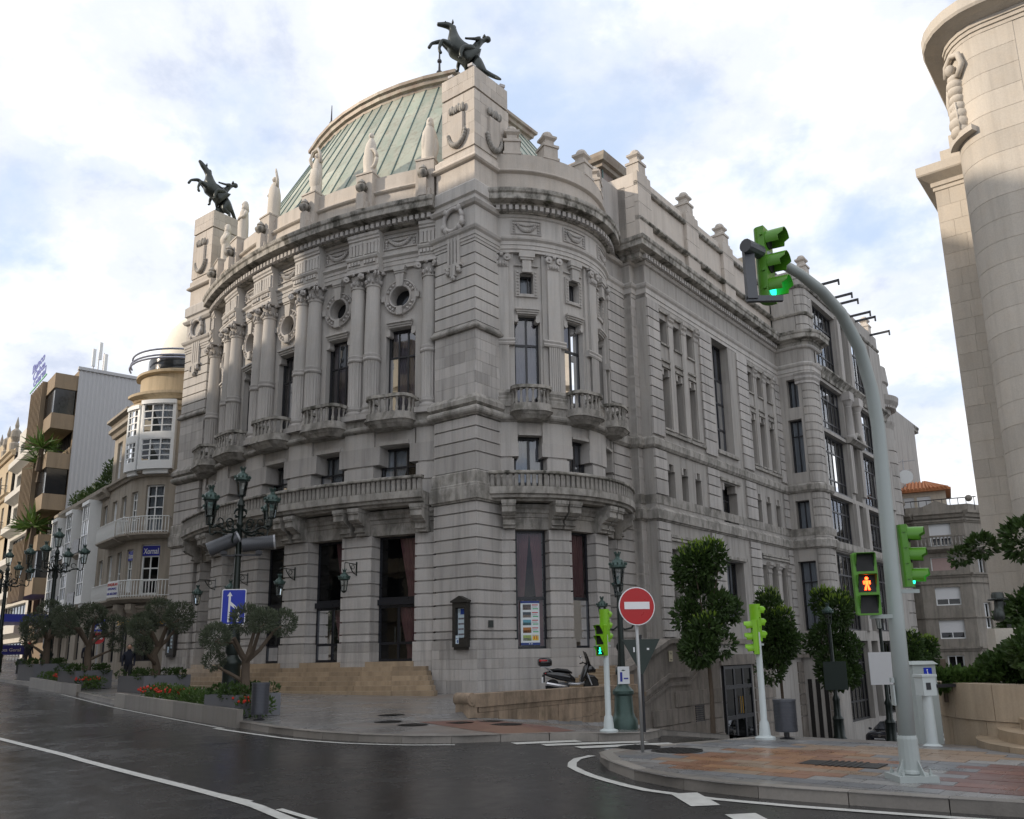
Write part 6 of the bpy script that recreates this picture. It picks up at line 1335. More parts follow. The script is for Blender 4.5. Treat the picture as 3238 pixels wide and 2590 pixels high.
# separate slabs of the near island
def slabmat(n, c, r=.36): return wet(n, c, r - .14, r + .12, .8, 50, .18, .15)
SLG = [slabmat('slab_grey', (.20, .20, .205)), slabmat('slab_pale', (.27, .265, .255)), slabmat('slab_bluegrey', (.165, .17, .18))]; SLO = [slabmat('slab_orange', (.33, .175, .09)), slabmat('slab_tan', (.29, .205, .14)), slabmat('slab_rust', (.27, .14, .085))]; SLR = [slabmat('slab_red', (.20, .085, .065)), slabmat('slab_dark_red', (.15, .07, .058))]
def inside(poly, x, y):
    c = False; n = len(poly)
    for i in range(n):
        x0, y0 = poly[i]; x1, y1 = poly[i - 1]
        if (y0 > y) != (y1 > y) and x < (x1 - x0) * (y - y0) / (y1 - y0) + x0: c = not c
    return c
inner = [(x + .22, y) for x, y in KIS if y > -30]
cnt = 0; ca, sa = cos(rad(0)), sin(rad(0))
rows_ = 0
for j in range(40):
    s_ = -13.6 + .34 * j; lim = 0
    if s_ > -8.0: break
    for i in range(14):
        t_ = -12.7 - .66 * i - (.33 if j % 2 else 0)
        if t_ < -20.3: continue
        cor = [(s_, t_), (s_ + .33, t_), (s_ + .33, t_ - .65), (s_, t_ - .65)]
        if not all(inside(KIS + [(60, -70)], x - .2, y) and inside(KIS + [(60, -70)], x, y + .05) for x, y in cor): continue
        if cnt >= 290: break
        v = noise.noise((s_ * .55, t_ * .45, 3.3)); d = (s_ + 11.6) ** 2 / 2.2 + (t_ + 15.4) ** 2 / 1.6
        if t_ < -17.7 and s_ < -10.3 and t_ < -17.7 - .0 * s_: mt = random.choice(SLR)
        elif d < 1.6 + v * 1.2: mt = random.choice(SLO)
        elif v > .28: mt = SLO[1]
        else: mt = random.choice(SLG)
        dz = random.uniform(.003, .006); g = .004
        vs = [(x, y, G(x, y) + dz) for x, y in ((s_ + g, t_ - g), (s_ + .33 - g, t_ - g), (s_ + .33 - g, t_ - .65 + g), (s_ + g, t_ - .65 + g))]; lo_ = [(x, y, z - .02) for x, y, z in vs]
        obj('paving_slab', MB().add(vs + lo_, [(0, 1, 2, 3), (0, 4, 5, 1), (1, 5, 6, 2), (2, 6, 7, 3), (3, 7, 4, 0)]), mt, ISL); cnt += 1
# red paving at the plaza corner
rp2 = sheet([(-8.95, -5.9), (-7.0, -6.6), (-8.0, -9.0), (-8.8, -10.3), (-9.3, -10.2), (-10.2, -9.5), (-10.0, -8.6)], .004, .5); ground_obj('red_paving', rp2, paver('red_paver', .42, .42, (.17, .075, .058), (.25, .45)), 'structure')
# ---------------------------------------------------------------- scrolled retaining wall
RWL = bthing('retaining_wall', 'low brown stone wall with a scrolled end below the parked scooter', 'wall', -6.35, -5.0); ZW = -1.02
def wz(s): return G(s - 6.35, -5.3)
def wbox(s0, s1, t0, t1, z0, z1): return MB().box(s0, s1, t0, t1, z0, z1)
n_ = 7; L_ = 9.0
for i in range(n_): obj('coping_stone', wbox(.15 + L_ * i / n_ + .005, .15 + L_ * (i + 1) / n_ - .005, -.24, .24, ZW - .34, ZW + .01 * (i % 2) - .012 * i), RAMPW, RWL)
for i in range(n_): obj('stone_block', wbox(.1 + L_ * i / n_ + .3, .1 + L_ * (i + 1) / n_ + .29, -.20, .2, ZW - .48, ZW - .345), RAMPW, RWL)
x = .1
while x < 9.1:
    w = random.uniform(.35, .75); x1 = min(9.2, x + w); zb = min(wz(x), wz(x1)) - .1
    if ZW - .48 - zb > .75:
        zm = (ZW - .48 + zb) / 2 + random.uniform(-.1, .1); obj('stone_block', wbox(x + .006, x1 - .006, -.18 - random.uniform(0, .02), .18, zm + .005, ZW - .487), RAMPW, RWL); obj('stone_block', wbox(x + .006, x1 - .006, -.18 - random.uniform(0, .02), .18, zb, zm - .005), RAMPW, RWL)
    else: obj('stone_block', wbox(x + .006, x1 - .006, -.18 - random.uniform(0, .02), .18, zb, ZW - .487), RAMPW, RWL)
    x = x1
sc_ = MB(); sc_.tube([(.05, -.27, ZW - .12), (.05, .27, ZW - .12)], .17, 16); sc_.tube([(.05, -.285, ZW - .12), (.05, -.26, ZW - .12)], .10, 12); sc_.box(-.06, .3, -.23, .23, ZW - .6, ZW - .2); obj('scroll_end', sc_, RAMPW, RWL, smooth=40)
# side stair with its sloped parapet and the wall below
ST = bthing('side_stair', 'dark granite side stair with a sloping parapet above a rusticated basement wall', 'stair', 2.7, -4.6)
def zG(s): return G(2.7 + s, -5.4) - .3
top = [(-.1, -.62), (.2, -.55), (3.1, .36), (7.5, .36)]
m = MB(); pl = [(-.1, zG(0)), (7.5, zG(7.5))] + top[::-1]; nP = len(pl); m.add([(x, -.06, z) for x, z in pl] + [(x, .25, z) for x, z in pl], [tuple(range(nP)), tuple(range(2 * nP - 1, nP - 1, -1))] + [(i, (i + 1) % nP, nP + (i + 1) % nP, nP + i) for i in range(nP)]); SW = obj('parapet_wall', m, STBASE, ST)
def slopebar(pts, y0, y1, h, nm, mat):
    m = MB()
    for (x0, z0), (x1, z1) in zip(pts[:-1], pts[1:]): m.add([(x0, y0, z0 - h), (x1, y0, z1 - h), (x1, y1, z1 - h), (x0, y1, z0 - h), (x0, y0, z0), (x1, y0, z1), (x1, y1, z1), (x0, y1, z0)], [(0, 3, 2, 1), (4, 5, 6, 7), (0, 1, 5, 4), (1, 2, 6, 5), (2, 3, 7, 6), (3, 0, 4, 7)])
    return obj(nm, m, mat, ST)
slopebar([(-.1, -.50), (.2, -.44), (3.1, .48), (7.6, .48)], -.20, .38, .18, 'coping', STBASE); slopebar([(.1, -1.75), (3.0, -.82), (4.6, -.82), (5.4, -.45)], -.14, 0, .16, 'string_moulding', STBASE); slopebar([(.1, -2.1), (3.0, -1.15), (4.7, -1.15), (5.6, -.7)], -.11, 0, .14, 'string_moulding', STBASE)
for j, (z0, z1) in enumerate(seg(-4.2, -3.3, -2.7, -2.1, -1.5)):
    x0 = [.0, .6, 1.6, 3.4][j]; x = x0
    while x < 7.4:
        x1 = min(7.45, x + random.uniform(.7, 1.3))
        if not (5.0 < (x + x1) / 2 < 6.1 and -3 < (z0 + z1) / 2 < -1.9): obj('stone_block', MB().box(x + .01, x1 - .01, -.12 - (.06 if j == 0 else 0), -.02, z0 + .025, z1 - .025), STBASE, SW)
        x = x1
lv = obj('louvre', MB().box(5.0, 5.95, -.05, 0, -3.0, -1.85), FRAME, SW)
for i in range(14): obj('slat', MB().box(5.05, 5.9, -.10, -.04, -2.97 + .08 * i, -2.93 + .08 * i), FRAME, lv)
obj('return_wall', MB().box(7.3, 7.5, 0, 2.2, -5.5, .36), STBASE, ST); obj('landing', MB().box(3.0, 7.4, .2, 2.2, -1.5, -.55), STEP, ST)
for i in range(9): obj('step_stone', MB().box(-1.4 + .45 * i - (.3 if i < 3 else 0), 3.2, .25 - (.0), 2.6, -1.5, -1.30 + .1 * i), STEP, ST)
obj('newel_block', MB().box(-.45, .12, -.25, .32, zG(0), -.76), RAMPW, ST)
pl2 = thing('street_plate', 'cream enamel plate on the stair parapet', 'sign plate', b2w(5.9, -4.68, -.18), YAW); obj('plate', MB().box(-.13, .13, -.03, 0, -.2, .2), plain('cream_enamel', (.62, .56, .40), .5), pl2); obj('lettering', upright(text_mb('3 b', .11, .002)).xf(Matrix.Translation((-.02, -.034, .1))), FRAME, pl2); obj('lettering', upright(text_mb('Vergara', .055, .002)).xf(Matrix.Translation((0, -.034, -.13))), FRAME, pl2)
# basement door and slit windows of the theatre flank
bd = MB(); BD = Flat(0, -2.5, 1, 0, ZT)
T('door_dark_backing', fbox(BD, MB(), 14.9, 18.4, .01, .03, -4.3, -.72), ROOM); window(BD, TH, 15.0, 18.3, -4.3, -.75, .06, mull=(.36, .68), trans=(.32, .72), room=False, glass=GLASSD, frame=DOORF, thin=.09, name='door', fw=.14)  # near-black sheet on the wall face: darkness behind the door put into its colour
hm = MB(); [hm.tube([BD.pt(x, .16, -3.0), BD.pt(x, .16, -2.2)], .022, 6) for x in (16.55, 16.8)]; T('door_handle', hm, GOLD)
T('lintel', fbox(BD, MB(), 14.6, 18.8, 0, .2, -.7, -.2), STBASE)
for x0, x1 in ((10.2, 14.6), (18.7, 21.3), (24.9, 25.7)):
    for a, b in seg(-5.5, -3.7, -3.1, -2.5, -1.9, -1.3, -.7): T('stone_course', fbox(BD, MB(), x0, x1, 0, .08, a + .03, b - .03), STBASE)
T('basement_band', fbox(BD, MB(), 9.5, PAVX, 0, .16, -.5, -.28), STBASE); T('basement_band', fbox(BD, MB(), 9.5, PAVX, 0, .1, .3, .55), STBASE)
for u in (.25, .7, 1.15): T('slit', fbox(ft, MB(), u, u + .24, .005, .02, -4.9, -1.7), ROOM)
T('basement_band', fbox(ft, MB(), 0, 1.9, 0, .14, -.5, -.28), STBASE)
for a, b in seg(-6.0, -5.0, -4.2, -3.4, -2.6, -1.6, -.6): T('stone_course', fbox(ft, MB(), 1.45, 1.6, 0, .06, a + .03, b - .03), STBASE)
# ---------------------------------------------------------------- street lamps
def lamp_post(loc, rz, label, sc=1.0, extra=False, hc=8.35):
    P = thing('street_lamp', label, 'street lamp', loc, rz, 'five branched street lamps'); P.scale = (sc, sc, sc)
    b = MB(); b.lathe([(.36, 0), (.36, .12), (.32, .2), (.32, 1.0), (.36, 1.06), (.36, 1.16), (.24, 1.3), (.2, 1.4), (.26, 1.5), (.25, 1.9), (.2, 2.4), (.21, 2.5), (.17, 2.6)], n=12); obj('base', b, IRON, P, smooth=40)
    p = MB(); p.lathe([(.17, 2.6), (.15, 2.9), (.17, 2.95), (.14, 3.05), (.11, 5.5), (.10, 6.2), (.14, 6.25), (.14, 6.35), (.10, 6.4), (.11, 7.0), (.15, 7.05), (.12, 7.2), (.06, 7.3), (.05, hc - .9)], n=12); obj('post', p, IRON, P, smooth=40)
    heads = [(0, 0, hc - .93)]
    for i in range(4):
        a = pi / 4 + i * pi / 2; d = Vector((cos(a), sin(a), 0)); arm = MB()
        arm.tube([d * .08 + Vector((0, 0, 6.15))] + [d * x + Vector((0, 0, z)) for x, z in ((.35, 5.98), (.65, 5.95), (.95, 6.08), (1.2, 6.12), (1.38, 6.02), (1.5, 6.06), (1.55, 6.22), (1.55, 6.4))], [.05, .05, .045, .04, .04, .035, .035, .035, .04], 7)
        arm.tube([d * (.5 + .2 * cos(q) * (1 - q * .06)) + Vector((0, 0, 6.3 + .2 * sin(q) * (1 - q * .06))) for q in [i_ * .5 for i_ in range(14)]], .03, 6)
        arm.tube([d * (.16 + .15 * cos(q)) + Vector((0, 0, 6.75 + .15 * sin(q))) for q in [i_ * .5 for i_ in range(12)]], .03, 6)
        arm.tube([d * (1.0 + .14 * cos(q)) + Vector((0, 0, 6.3 + .14 * sin(q))) for q in [i_ * .5 for i_ in range(11)]], .022, 6)
        for x, z in ((.35, 6.1), (.8, 6.0), (1.25, 6.1)): arm.ball(d * x + Vector((0, 0, z)), .07, 6, 5)
        arm.tube([d * .3 + Vector((0, 0, 5.95)), d * .36 + Vector((0, 0, 5.7)), d * .3 + Vector((0, 0, 5.55))], [.03, .04, .02], 6)
        obj('arm', arm, IRON, P, smooth=40); heads.append((d.x * 1.55, d.y * 1.55, 6.42))
    for h in heads:
        n0 = set(P.children); lantern_mb(P, 1.25, 0)
        for o in set(P.children) - n0: o.location = h
    return P
lamp1 = at(-4.83, 7.86)
lamp_post(lamp1, .35, 'five branched black iron street lamp carrying a blue sign, in front of the theatre'); lamp_post(at(-1.6, 30.2), .9, 'five branched black iron street lamp by the smaller flower bed', .95); lamp_post(at(-2.6, 34.0), .2, 'five branched black iron street lamp at the far left edge', .82)
def small_lamp(loc, label, h, base=True, paper=False):
    P = thing('lamp_post', label, 'street lamp', loc, YAW, 'single lantern lamp posts'); k = h / 3.82
    b = MB()
    if base: b.lathe([(.30, 0), (.30, .18), (.25, .26), (.22, .34), (.20, .7), (.24, .74), (.24, .8), (.13, .92), (.12, 1.2), (.15, 1.24), (.1, 1.3)], n=10)
    else: b.lathe([(.17, 0), (.16, .1), (.09, .3), (.08, .7), (.10, .74), (.12, .9), (.06, 1.0)], n=10)
    obj('base', b, IRONG if base else IRON, P, smooth=40); p = MB(); p.lathe([(.075, 1.0), (.06, h - 1.0), (.085, h - .98), (.06, h - .9)], n=10)
    for i in range(4): a = i * pi / 2; p.tube([(0, 0, h - .95), (.10 * cos(a), .10 * sin(a), h - .85), (.11 * cos(a), .11 * sin(a), h - .74)], .014, 5)
    obj('post', p, IRON, P, smooth=40); n0 = set(P.children); lantern_mb(P, .82 if base else .7, 0)
    for o in set(P.children) - n0: o.location = (0, 0, h - .76)
    if paper:
        v = Vector((0, 0, 0)) ; f_ = MB(); f_.lathe([(.128, .98), (.128, 1.3)], n=16); f_.f = f_.f[:7]; pp = obj('pasted_bill', MB().box(-.13, .13, -.135, -.125, .95, 1.32), PAPER, P, rot=(0, 0, -YAW + .1)); obj('print', MB().box(-.08, -.03, -.139, -.134, 1.0, 1.2), BLUE, pp); obj('print', MB().box(.0, .1, -.139, -.134, 1.05, 1.08), BLUE, pp)
    return P
small_lamp(at(-7.44, -10.66), 'tall single lantern lamp post behind the no entry sign', 3.85, True, True)
P = thing('lamp_post', 'three lantern lamp post on the stair newel beside the bow', 'street lamp', at(2.45, -4.55, z=-.76), YAW); P['group'] = 'single lantern lamp posts'
b = MB(); b.lathe([(.2, 0), (.19, .12), (.1, .35), (.085, .8), (.13, .9), (.13, 1.0), (.07, 1.1), (.055, 2.3), (.08, 2.32), (.05, 2.4), (.045, 2.68)], n=10); obj('post', b, IRON, P, smooth=40); ar_ = MB(); hs = [(0, 0, 2.68)]
for a in (2.3, 5.4): d = Vector((cos(a), sin(a), 0)); ar_.tube([Vector((0, 0, 1.7))] + [d * x + Vector((0, 0, z)) for x, z in ((.2, 1.55), (.45, 1.6), (.55, 1.75), (.58, 1.95))], .035, 6); hs.append((d.x * .58, d.y * .58, 1.96))
obj('arms', ar_, IRON, P, smooth=40)
for h in hs:
    n0 = set(P.children); lantern_mb(P, .82, 0)
    for o in set(P.children) - n0: o.location = h
# blue lane sign and the two projector tubes on the first lamp
SIGNF = MB(); LS_ = thing('lane_sign', 'blue rectangular lane merge sign with a white arrow on the lamp post', 'road sign', lamp1 + Vector((.05, -.3, 2.5)), .12)
def rrect(w, h, r, n=5): return [(sx * (w - r) + r * cos(a0 + pi / 2 * i / n), sz * (h - r) + r * sin(a0 + pi / 2 * i / n)) for sx, sz, a0 in ((1, 1, 0), (-1, 1, pi / 2), (-1, -1, pi), (1, -1, 3 * pi / 2)) for i in range(n + 1)]
def plate(poly, y0, y1, c=(0, 0)):
    n = len(poly); return MB().add([(x + c[0], y0, z + c[1]) for x, z in poly] + [(x + c[0], y1, z + c[1]) for x, z in poly], [tuple(range(n)), tuple(range(2 * n - 1, n - 1, -1))] + [(i, (i + 1) % n, n + (i + 1) % n, n + i) for i in range(n)])
SBLUE = plain('road_sign_blue', (.012, .035, .42), .35, var=.04); SWHITE = plain('road_sign_white', (.78, .79, .80), .4, var=.03); SRED = plain('road_sign_red', (.44, .012, .015), .35, var=.06)
obj('border', plate(rrect(.44, .66, .06), -.02, .0, (0, .66)), SWHITE, LS_); obj('face', plate(rrect(.405, .625, .05), -.03, -.021, (0, .66)), SBLUE, LS_)
obj('arrow', plate([(-.20, .1), (-.12, .1), (-.12, .62), (-.12, .72), (.14, .52), (.14, .1), (.23, .1), (.23, .56), (-.11, .86), (-.11, 1.06), (-.06, 1.06), (-.15, 1.22), (-.25, 1.06), (-.19, 1.06)][::-1], -.036, -.031), SWHITE, LS_); obj('clamp', MB().box(-.2, .2, .0, .12, .5, .56), FRAME, LS_)
GREYT = plain('ribbed_grey_drum', (.10, .105, .115), .45, .3)
for i, (off, rz, tilt, lab) in enumerate(((Vector((-.55, -.1, 5.15)), .35, .45, 'left of the post, tilted up'), (Vector((.75, .05, 5.15)), .25, .12, 'right of the post'))):
    P = thing('projector_drum', 'grey ribbed cylindrical projector on the lamp post bracket, ' + lab, 'projector', lamp1 + off, rz, 'projector drums'); m = MB(); Mx = Matrix.Translation((0, 0, .42)) @ Matrix.Rotation(-tilt, 4, 'Y')
    d = MB(); d.tube([(-.6, 0, 0), (.55, 0, 0)], .27, 18); 
    for q in range(14): d.tube([(-.56 + .08 * q, 0, 0), (-.53 + .08 * q, 0, 0)], .282, 18)
    obj('drum', d.xf(Mx), GREYT, P, smooth=40); r_ = MB(); r_.tube([(.55, 0, 0), (.62, 0, 0)], .285, 18); obj('rim', r_.xf(Mx), RIB, P); l_ = MB(); l_.tube([(.621, 0, 0), (.63, 0, 0)], .22, 18); obj('lens', l_.xf(Mx), MAT['dark_glass'], P)
    br = MB().box(-.1, .15, -.12, .12, 0, .12); br.box(-.05, .7, -.05, .05, -.06, 0) if i == 0 else br.box(-.8, .1, -.05, .05, -.06, 0); br.box(-.06, .06, -.1, .1, .1, .25); obj('bracket', br, FRAME, P)
# ---------------------------------------------------------------- traffic signals
LIME = plain('lime_plastic', (.20, .46, .012), .38, var=.06, spec=.5); LIMED = plain('green_plastic', (.09, .27, .018), .35, var=.08); POLEG = plain('grey_paint', (.36, .40, .39), .45, var=.06, bmp=.05); POLEW = plain('pale_grey_paint', (.50, .55, .55), .45, var=.05)
BLK = plain('signal_black', (.008, .008, .008), .5); EG = emit('green_light', (.02, .95, .55), 2.6); ER = emit('red_light', (1.0, .06, .01), 9.0)
def veh_head(P, h, loc, rz, mat, lit=2, tag_='signal_head'):
    H = obj(tag_, None, None, P) if False else None
    w = h * .30; d = h * .17; m = MB(); pl = [(-w / 2, 0), (-w / 2, d * .5)] + [(-w / 2 * cos(a) if False else w / 2 * -cos(a), d * .5 + d * .5 * sin(a)) for a in [pi * i / 8 for i in range(1, 8)]] + [(w / 2, d * .5), (w / 2, 0)]
    m.prism(pl, 0, h); body = obj(tag_, m, mat, P, loc, (0, 0, rz))
    for i in range(3):
        z = h * (.5 + i) / 3; lens = MB(); lens.tube([(0, 0, z), (0, -.012, z)], h * .115, 18); obj('lens', lens, (EG if (lit == 2 and i == 0) else (ER if (lit == 0 and i == 2) else BLK)), body)
        v = MB(); n = 16; L = h * .24; r = h * .135; vs = []
        for j in range(n + 1):
            a = -.55 + (pi + 1.1) * j / n; ln = L * (1 if .2 < a < pi - .2 else .72); vs += [(r * cos(a), 0, z + r * sin(a)), (r * cos(a), -ln, z + r * sin(a) - h * .012), (r * .93 * cos(a), -ln, z + r * .93 * sin(a) - h * .012), (r * .93 * cos(a), 0, z + r * .93 * sin(a))]
        v.add(vs, [(4 * j + k, 4 * j + 4 + k, 4 * j + 4 + (k + 1) % 4, 4 * j + (k + 1) % 4) for j in range(n) for k in range(4)]); obj('visor', v, mat, body, smooth=40)
    for i in range(4): obj('latch', MB().box(-w / 2 - .02, -w / 2, .02, .05, h * (.12 + .25 * i), h * (.15 + .25 * i)), mat, body)
    return body
def ped_head(P, h, loc, rz, mat, state):
    w = h * .37; d = h * .16; m = MB()
    body = obj('pedestrian_head', plate(rrect(w / 2, h / 2, h * .03, 3), 0, d, (0, h / 2)), mat, P, loc, (0, 0, rz))
    for i in range(3):
        z = h * (.5 + i) / 3; q = h * .135; obj('lens', MB().box(-q, q, -.006, .0, z - q, z + q), BLK, body)
        v = MB(); 
        v.add([(-q, 0, z + q), (q, 0, z + q), (q, -h * .17, z + q), (-q, -h * .17, z + q), (-q, 0, z - q * .6), (q, 0, z - q * .6)], [(0, 1, 2, 3), (0, 3, 4), (1, 5, 2)]); v.add([(x * 1.04, y, zz + .006) for x, y, zz in v.v], [(3, 2, 1, 0), (4, 3, 0), (2, 5, 1)]); obj('visor', v, mat, body)
    k = h * .11
    if state == 'red':
        z = h / 2; g = MB(); g.tube([(0, -.012, z + k * .72), (0, -.016, z + k * .72)], k * .24, 10)
        for pts in ([(-.22, .42), (.22, .42), (.2, -.2), (-.2, -.2)], [(-.5, .36), (-.26, .42), (-.3, -.15), (-.5, -.1)], [(.5, .36), (.26, .42), (.3, -.15), (.5, -.1)], [(-.2, -.22), (-.02, -.22), (-.12, -.95), (-.42, -.95)], [(.2, -.22), (.02, -.22), (.12, -.95), (.42, -.95)]): g.join(plate([(x * k, y * k) for x, y in pts], -.016, -.008, (0, z)))
        obj('red_man', g, ER, body)
    else:
        z = h / 6; g = MB(); g.tube([(0, -.012, z + k * .75), (0, -.016, z + k * .75)], k * .22, 10)
        for pts in ([(-.15, .5), (.15, .5), (.15, -.15), (-.15, -.15)], [(-.1, -.1), (.06, -.1), (-.3, -.95), (-.5, -.95)], [(-.06, -.1), (.15, -.1), (.5, -.9), (.3, -.95)], [(-.12, .4), (-.5, .0), (-.38, -.05), (-.05, .2)], [(.12, .4), (.45, .1), (.4, 0), (.08, .2)]): g.join(plate([(x * k, y * k) for x, y in pts], -.016, -.008, (0, z)))
        obj('green_man', g, EG, body)
    return body
def low_signal(loc, label, rzv, rzp, hv, hp, h0):
    P = thing('traffic_signal', label, 'traffic light', loc, 0, 'low traffic signals'); p = MB(); p.lathe([(.19, 0), (.19, .04), (.11, .07), (.085, .3), (.062, .34), (.058, h0 + .2)], n=14); obj('pole', p, POLEW, P, smooth=40)
    br = MB().box(-.2, .1, -.03, .03, h0 - .05, h0 - .01); obj('bracket', br, POLEG, P)
    return P
P = low_signal(at(-8.63, -11.01), 'low lime green signal with a lit green walking man, before the scrolled wall', 0, 0, .66, .62, 1.75); ped_head(P, .64, (-.12, -.06, 1.52), -.75, LIME, 'green'); veh_head(P, .68, (.02, .1, 1.80), 2.55, LIME, -1)
P = low_signal(at(-8.28, -14.21), 'low lime green signal seen from behind, beside the grey bin', 0, 0, .7, .62, 1.75); veh_head(P, .70, (.03, .08, 1.78), 2.2, LIME, -1); veh_head(P, .64, (-.10, -.04, 1.54), -1.75, LIME, -1)
# curved mast over the road
MS = thing('signal_mast', 'tall curved grey signal mast in the right foreground with red man and green lights', 'traffic light', (4.62, 11.25, EYE - 1.62), 0)
pp = [(0, 0, .52), (.05, .04, 2.0), (.10, .08, 3.89), (.12, .09, 4.56), (.07, .05, 5.09), (-.08, -.07, 5.64), (-.39, -.33, 6.06), (-.72, -.61, 6.26), (-1.1, -.93, 6.37), (-1.42, -1.2, 6.4), (-1.75, -1.48, 6.41)]
m = MB(); m.tube(pp, [.105, .10, .092, .09, .088, .085, .08, .075, .068, .062, .058], 16); obj('mast', m, POLEG, MS, smooth=True)
m = MB(); m.lathe([(.145, .09), (.14, .12), (.125, .14), (.12, .5), (.108, .54)], n=16); m.box(-.24, .24, -.24, .24, .0, .08)
for i in range(4): a = i * pi / 2 + .4; c_, s__ = cos(a), sin(a); m.add([(c_ * .12, s__ * .12, .08), (c_ * .22, s__ * .22, .08), (c_ * .12, s__ * .12, .26), (c_ * .12 - s__ * .015, s__ * .12 + c_ * .015, .08), (c_ * .22 - s__ * .015, s__ * .22 + c_ * .015, .08), (c_ * .12 - s__ * .015, s__ * .12 + c_ * .015, .26)], [(0, 1, 2), (3, 5, 4), (1, 4, 5, 2)])
for x in (-.17, .17):
    for y in (-.17, .17): m.lathe([(.025, .08), (.025, .12), (.012, .12), (.012, .16)], (x, y, 0), 6)
obj('mast_foot', m, POLEG, MS); obj('access_hatch', MB().box(-.125, -.105, -.05, .05, .9, 1.15).box(-.13, -.09, -.03, .03, 1.18, 1.24), POLEG, MS)
hang = MB(); hang.box(-1.98, -1.86, -1.62, -1.50, 5.75, 6.45); hang.box(-1.98, -1.55, -1.60, -1.54, 5.72, 5.79); hang.tube([(-1.75, -1.48, 6.41), (-1.98, -1.68, 6.41)], .085, 12); obj('hanger', hang, GREYT, MS)
veh_head(MS, .95, (-1.62, -1.42, 5.80), .95, LIMED, 2)
ped_head(MS, .80, (-.36, -.16, 2.02), -.18, LIMED, 'red'); obj('bracket', MB().box(-.3, .0, -.03, .02, 1.98, 2.03), POLEG, MS)
veh_head(MS, .82, (.36, .1, 2.38), 1.05, LIMED, 2); obj('bracket', MB().box(.05, .4, .05, .1, 2.3, 2.35), POLEG, MS)
# no entry sign, triangle seen from behind, far small signs
P = thing('no_entry_sign', 'round red no entry sign on a thin steel post on the island tip', 'road sign', at(-11.51, -13.47), .22); m = MB(); m.tube([(0, 0, 0), (0, 0, 2.2)], .028, 10); obj('post', m, plain('galvanised_steel', (.36, .37, .37), .4, .7), P, smooth=True)
m = MB(); m.tube([(0, -.035, 2.33), (0, -.05, 2.33)], .30, 36); obj('disc', m, SRED, P); m = MB(); m.tube([(0, -.03, 2.33), (0, -.047, 2.33)], .315, 36); obj('rim', m, SWHITE, P); obj('bar', MB().box(-.22, .22, -.056, -.049, 2.28, 2.40), SWHITE, P)
P = thing('give_way_back', 'dark back of a triangular give way sign behind the no entry post', 'road sign', at(-8.2, -11.6, .0), .25); obj('post', MB().tube([(0, 0, 0), (0, 0, 1.95)], .028, 8), FRAME, P); GB = plain('sign_back_green', (.022, .035, .03), .5); obj('plate', plate([(-.42, .36), (.42, .36), (.0, -.38)], -.03, -.01, (.0, 1.5)), GB, P); obj('sticker', MB().box(-.18, -.15, -.036, -.031, 1.6, 1.7).box(.12, .17, -.036, -.031, 1.64, 1.68), SWHITE, P)
P = thing('crossing_sign', 'small blue crossing sign above a no entry disc, far left', 'road sign', at(-1.6, 24.6), .5); obj('post', MB().tube([(0, 0, 0), (0, 0, 3.0)], .035, 6), RIB, P); obj('plate', MB().box(-.3, .3, -.04, 0, 2.35, 2.95), SBLUE, P); obj('triangle', plate([(-.2, 2.45), (.2, 2.45), (0, 2.8)], -.046, -.041), SWHITE, P); m = MB(); m.tube([(0, -.02, 2.0), (0, -.04, 2.0)], .3, 20); obj('disc', m, SRED, P); obj('bar', MB().box(-.2, .2, -.05, -.041, 1.95, 2.05), SWHITE, P)
for s_, t_, col, lab in ((14.5, -8.0, GB, 'dark lamp post with a dark sign back, down the side street'), (16.5, -9.6, SWHITE, 'dark lamp post with pale boards, behind the signal mast')):
    P = thing('lamp_post', lab, 'street lamp', at(s_, t_), YAW - .8); b = MB(); b.lathe([(.3, 0), (.3, .2), (.24, .3), (.22, .9), (.25, 1.0), (.15, 1.15), (.14, 1.7), (.17, 1.8), (.09, 2.0), (.07, 5.0)], n=10); obj('post', b, IRON, P, smooth=40); lantern_n = set(P.children); lantern_mb(P, 1.0, 5.0); 
    obj('sign_board', MB().box(-.5 if col is GB else -.75, .55 if col is GB else .65, -.12, -.08, 2.2 if col is GB else 2.6, 3.4 if col is GB else 4.0), col, P)
# bins and planters
def bin_(loc, label, h, r=.21):
    P = thing('litter_bin', label, 'litter bin', loc, 0, 'ribbed grey litter bins'); m = MB(); m.lathe([(.14, 0), (.14, .02), (.05, .04), (.05, .14)], n=10); obj('foot', m, FRAME, P); pr = [(r * .96, .14)]
    k = 20
    for i in range(k): z = .16 + (h - .2) * i / k; pr += [(r, z), (r, z + (h - .2) / k * .6), (r * .95, z + (h - .2) / k * .7), (r * .95, z + (h - .2) / k * .95)]
    pr += [(r * 1.02, h - .04), (r * 1.02, h), (r * .8, h)]; b = MB(); b.lathe(pr, n=22); obj('drum', b, plain('bin_grey', (.085, .09, .105), .42, .4) if 'bin_grey' not in MAT else MAT['bin_grey'], P, smooth=50)
bin_(at(-11.02, -2.6), 'ribbed grey litter bin beside the nearest olive planter', .88); bin_(at(-7.98, -14.51), 'ribbed grey litter bin behind the island signal', .72); bin_(at(-3.6, 28.5), 'ribbed grey litter bin far left by the street lamp', .9)
PLG = plain('planter_grey', (.15, .155, .17), .55, var=.08, bmp=.05)
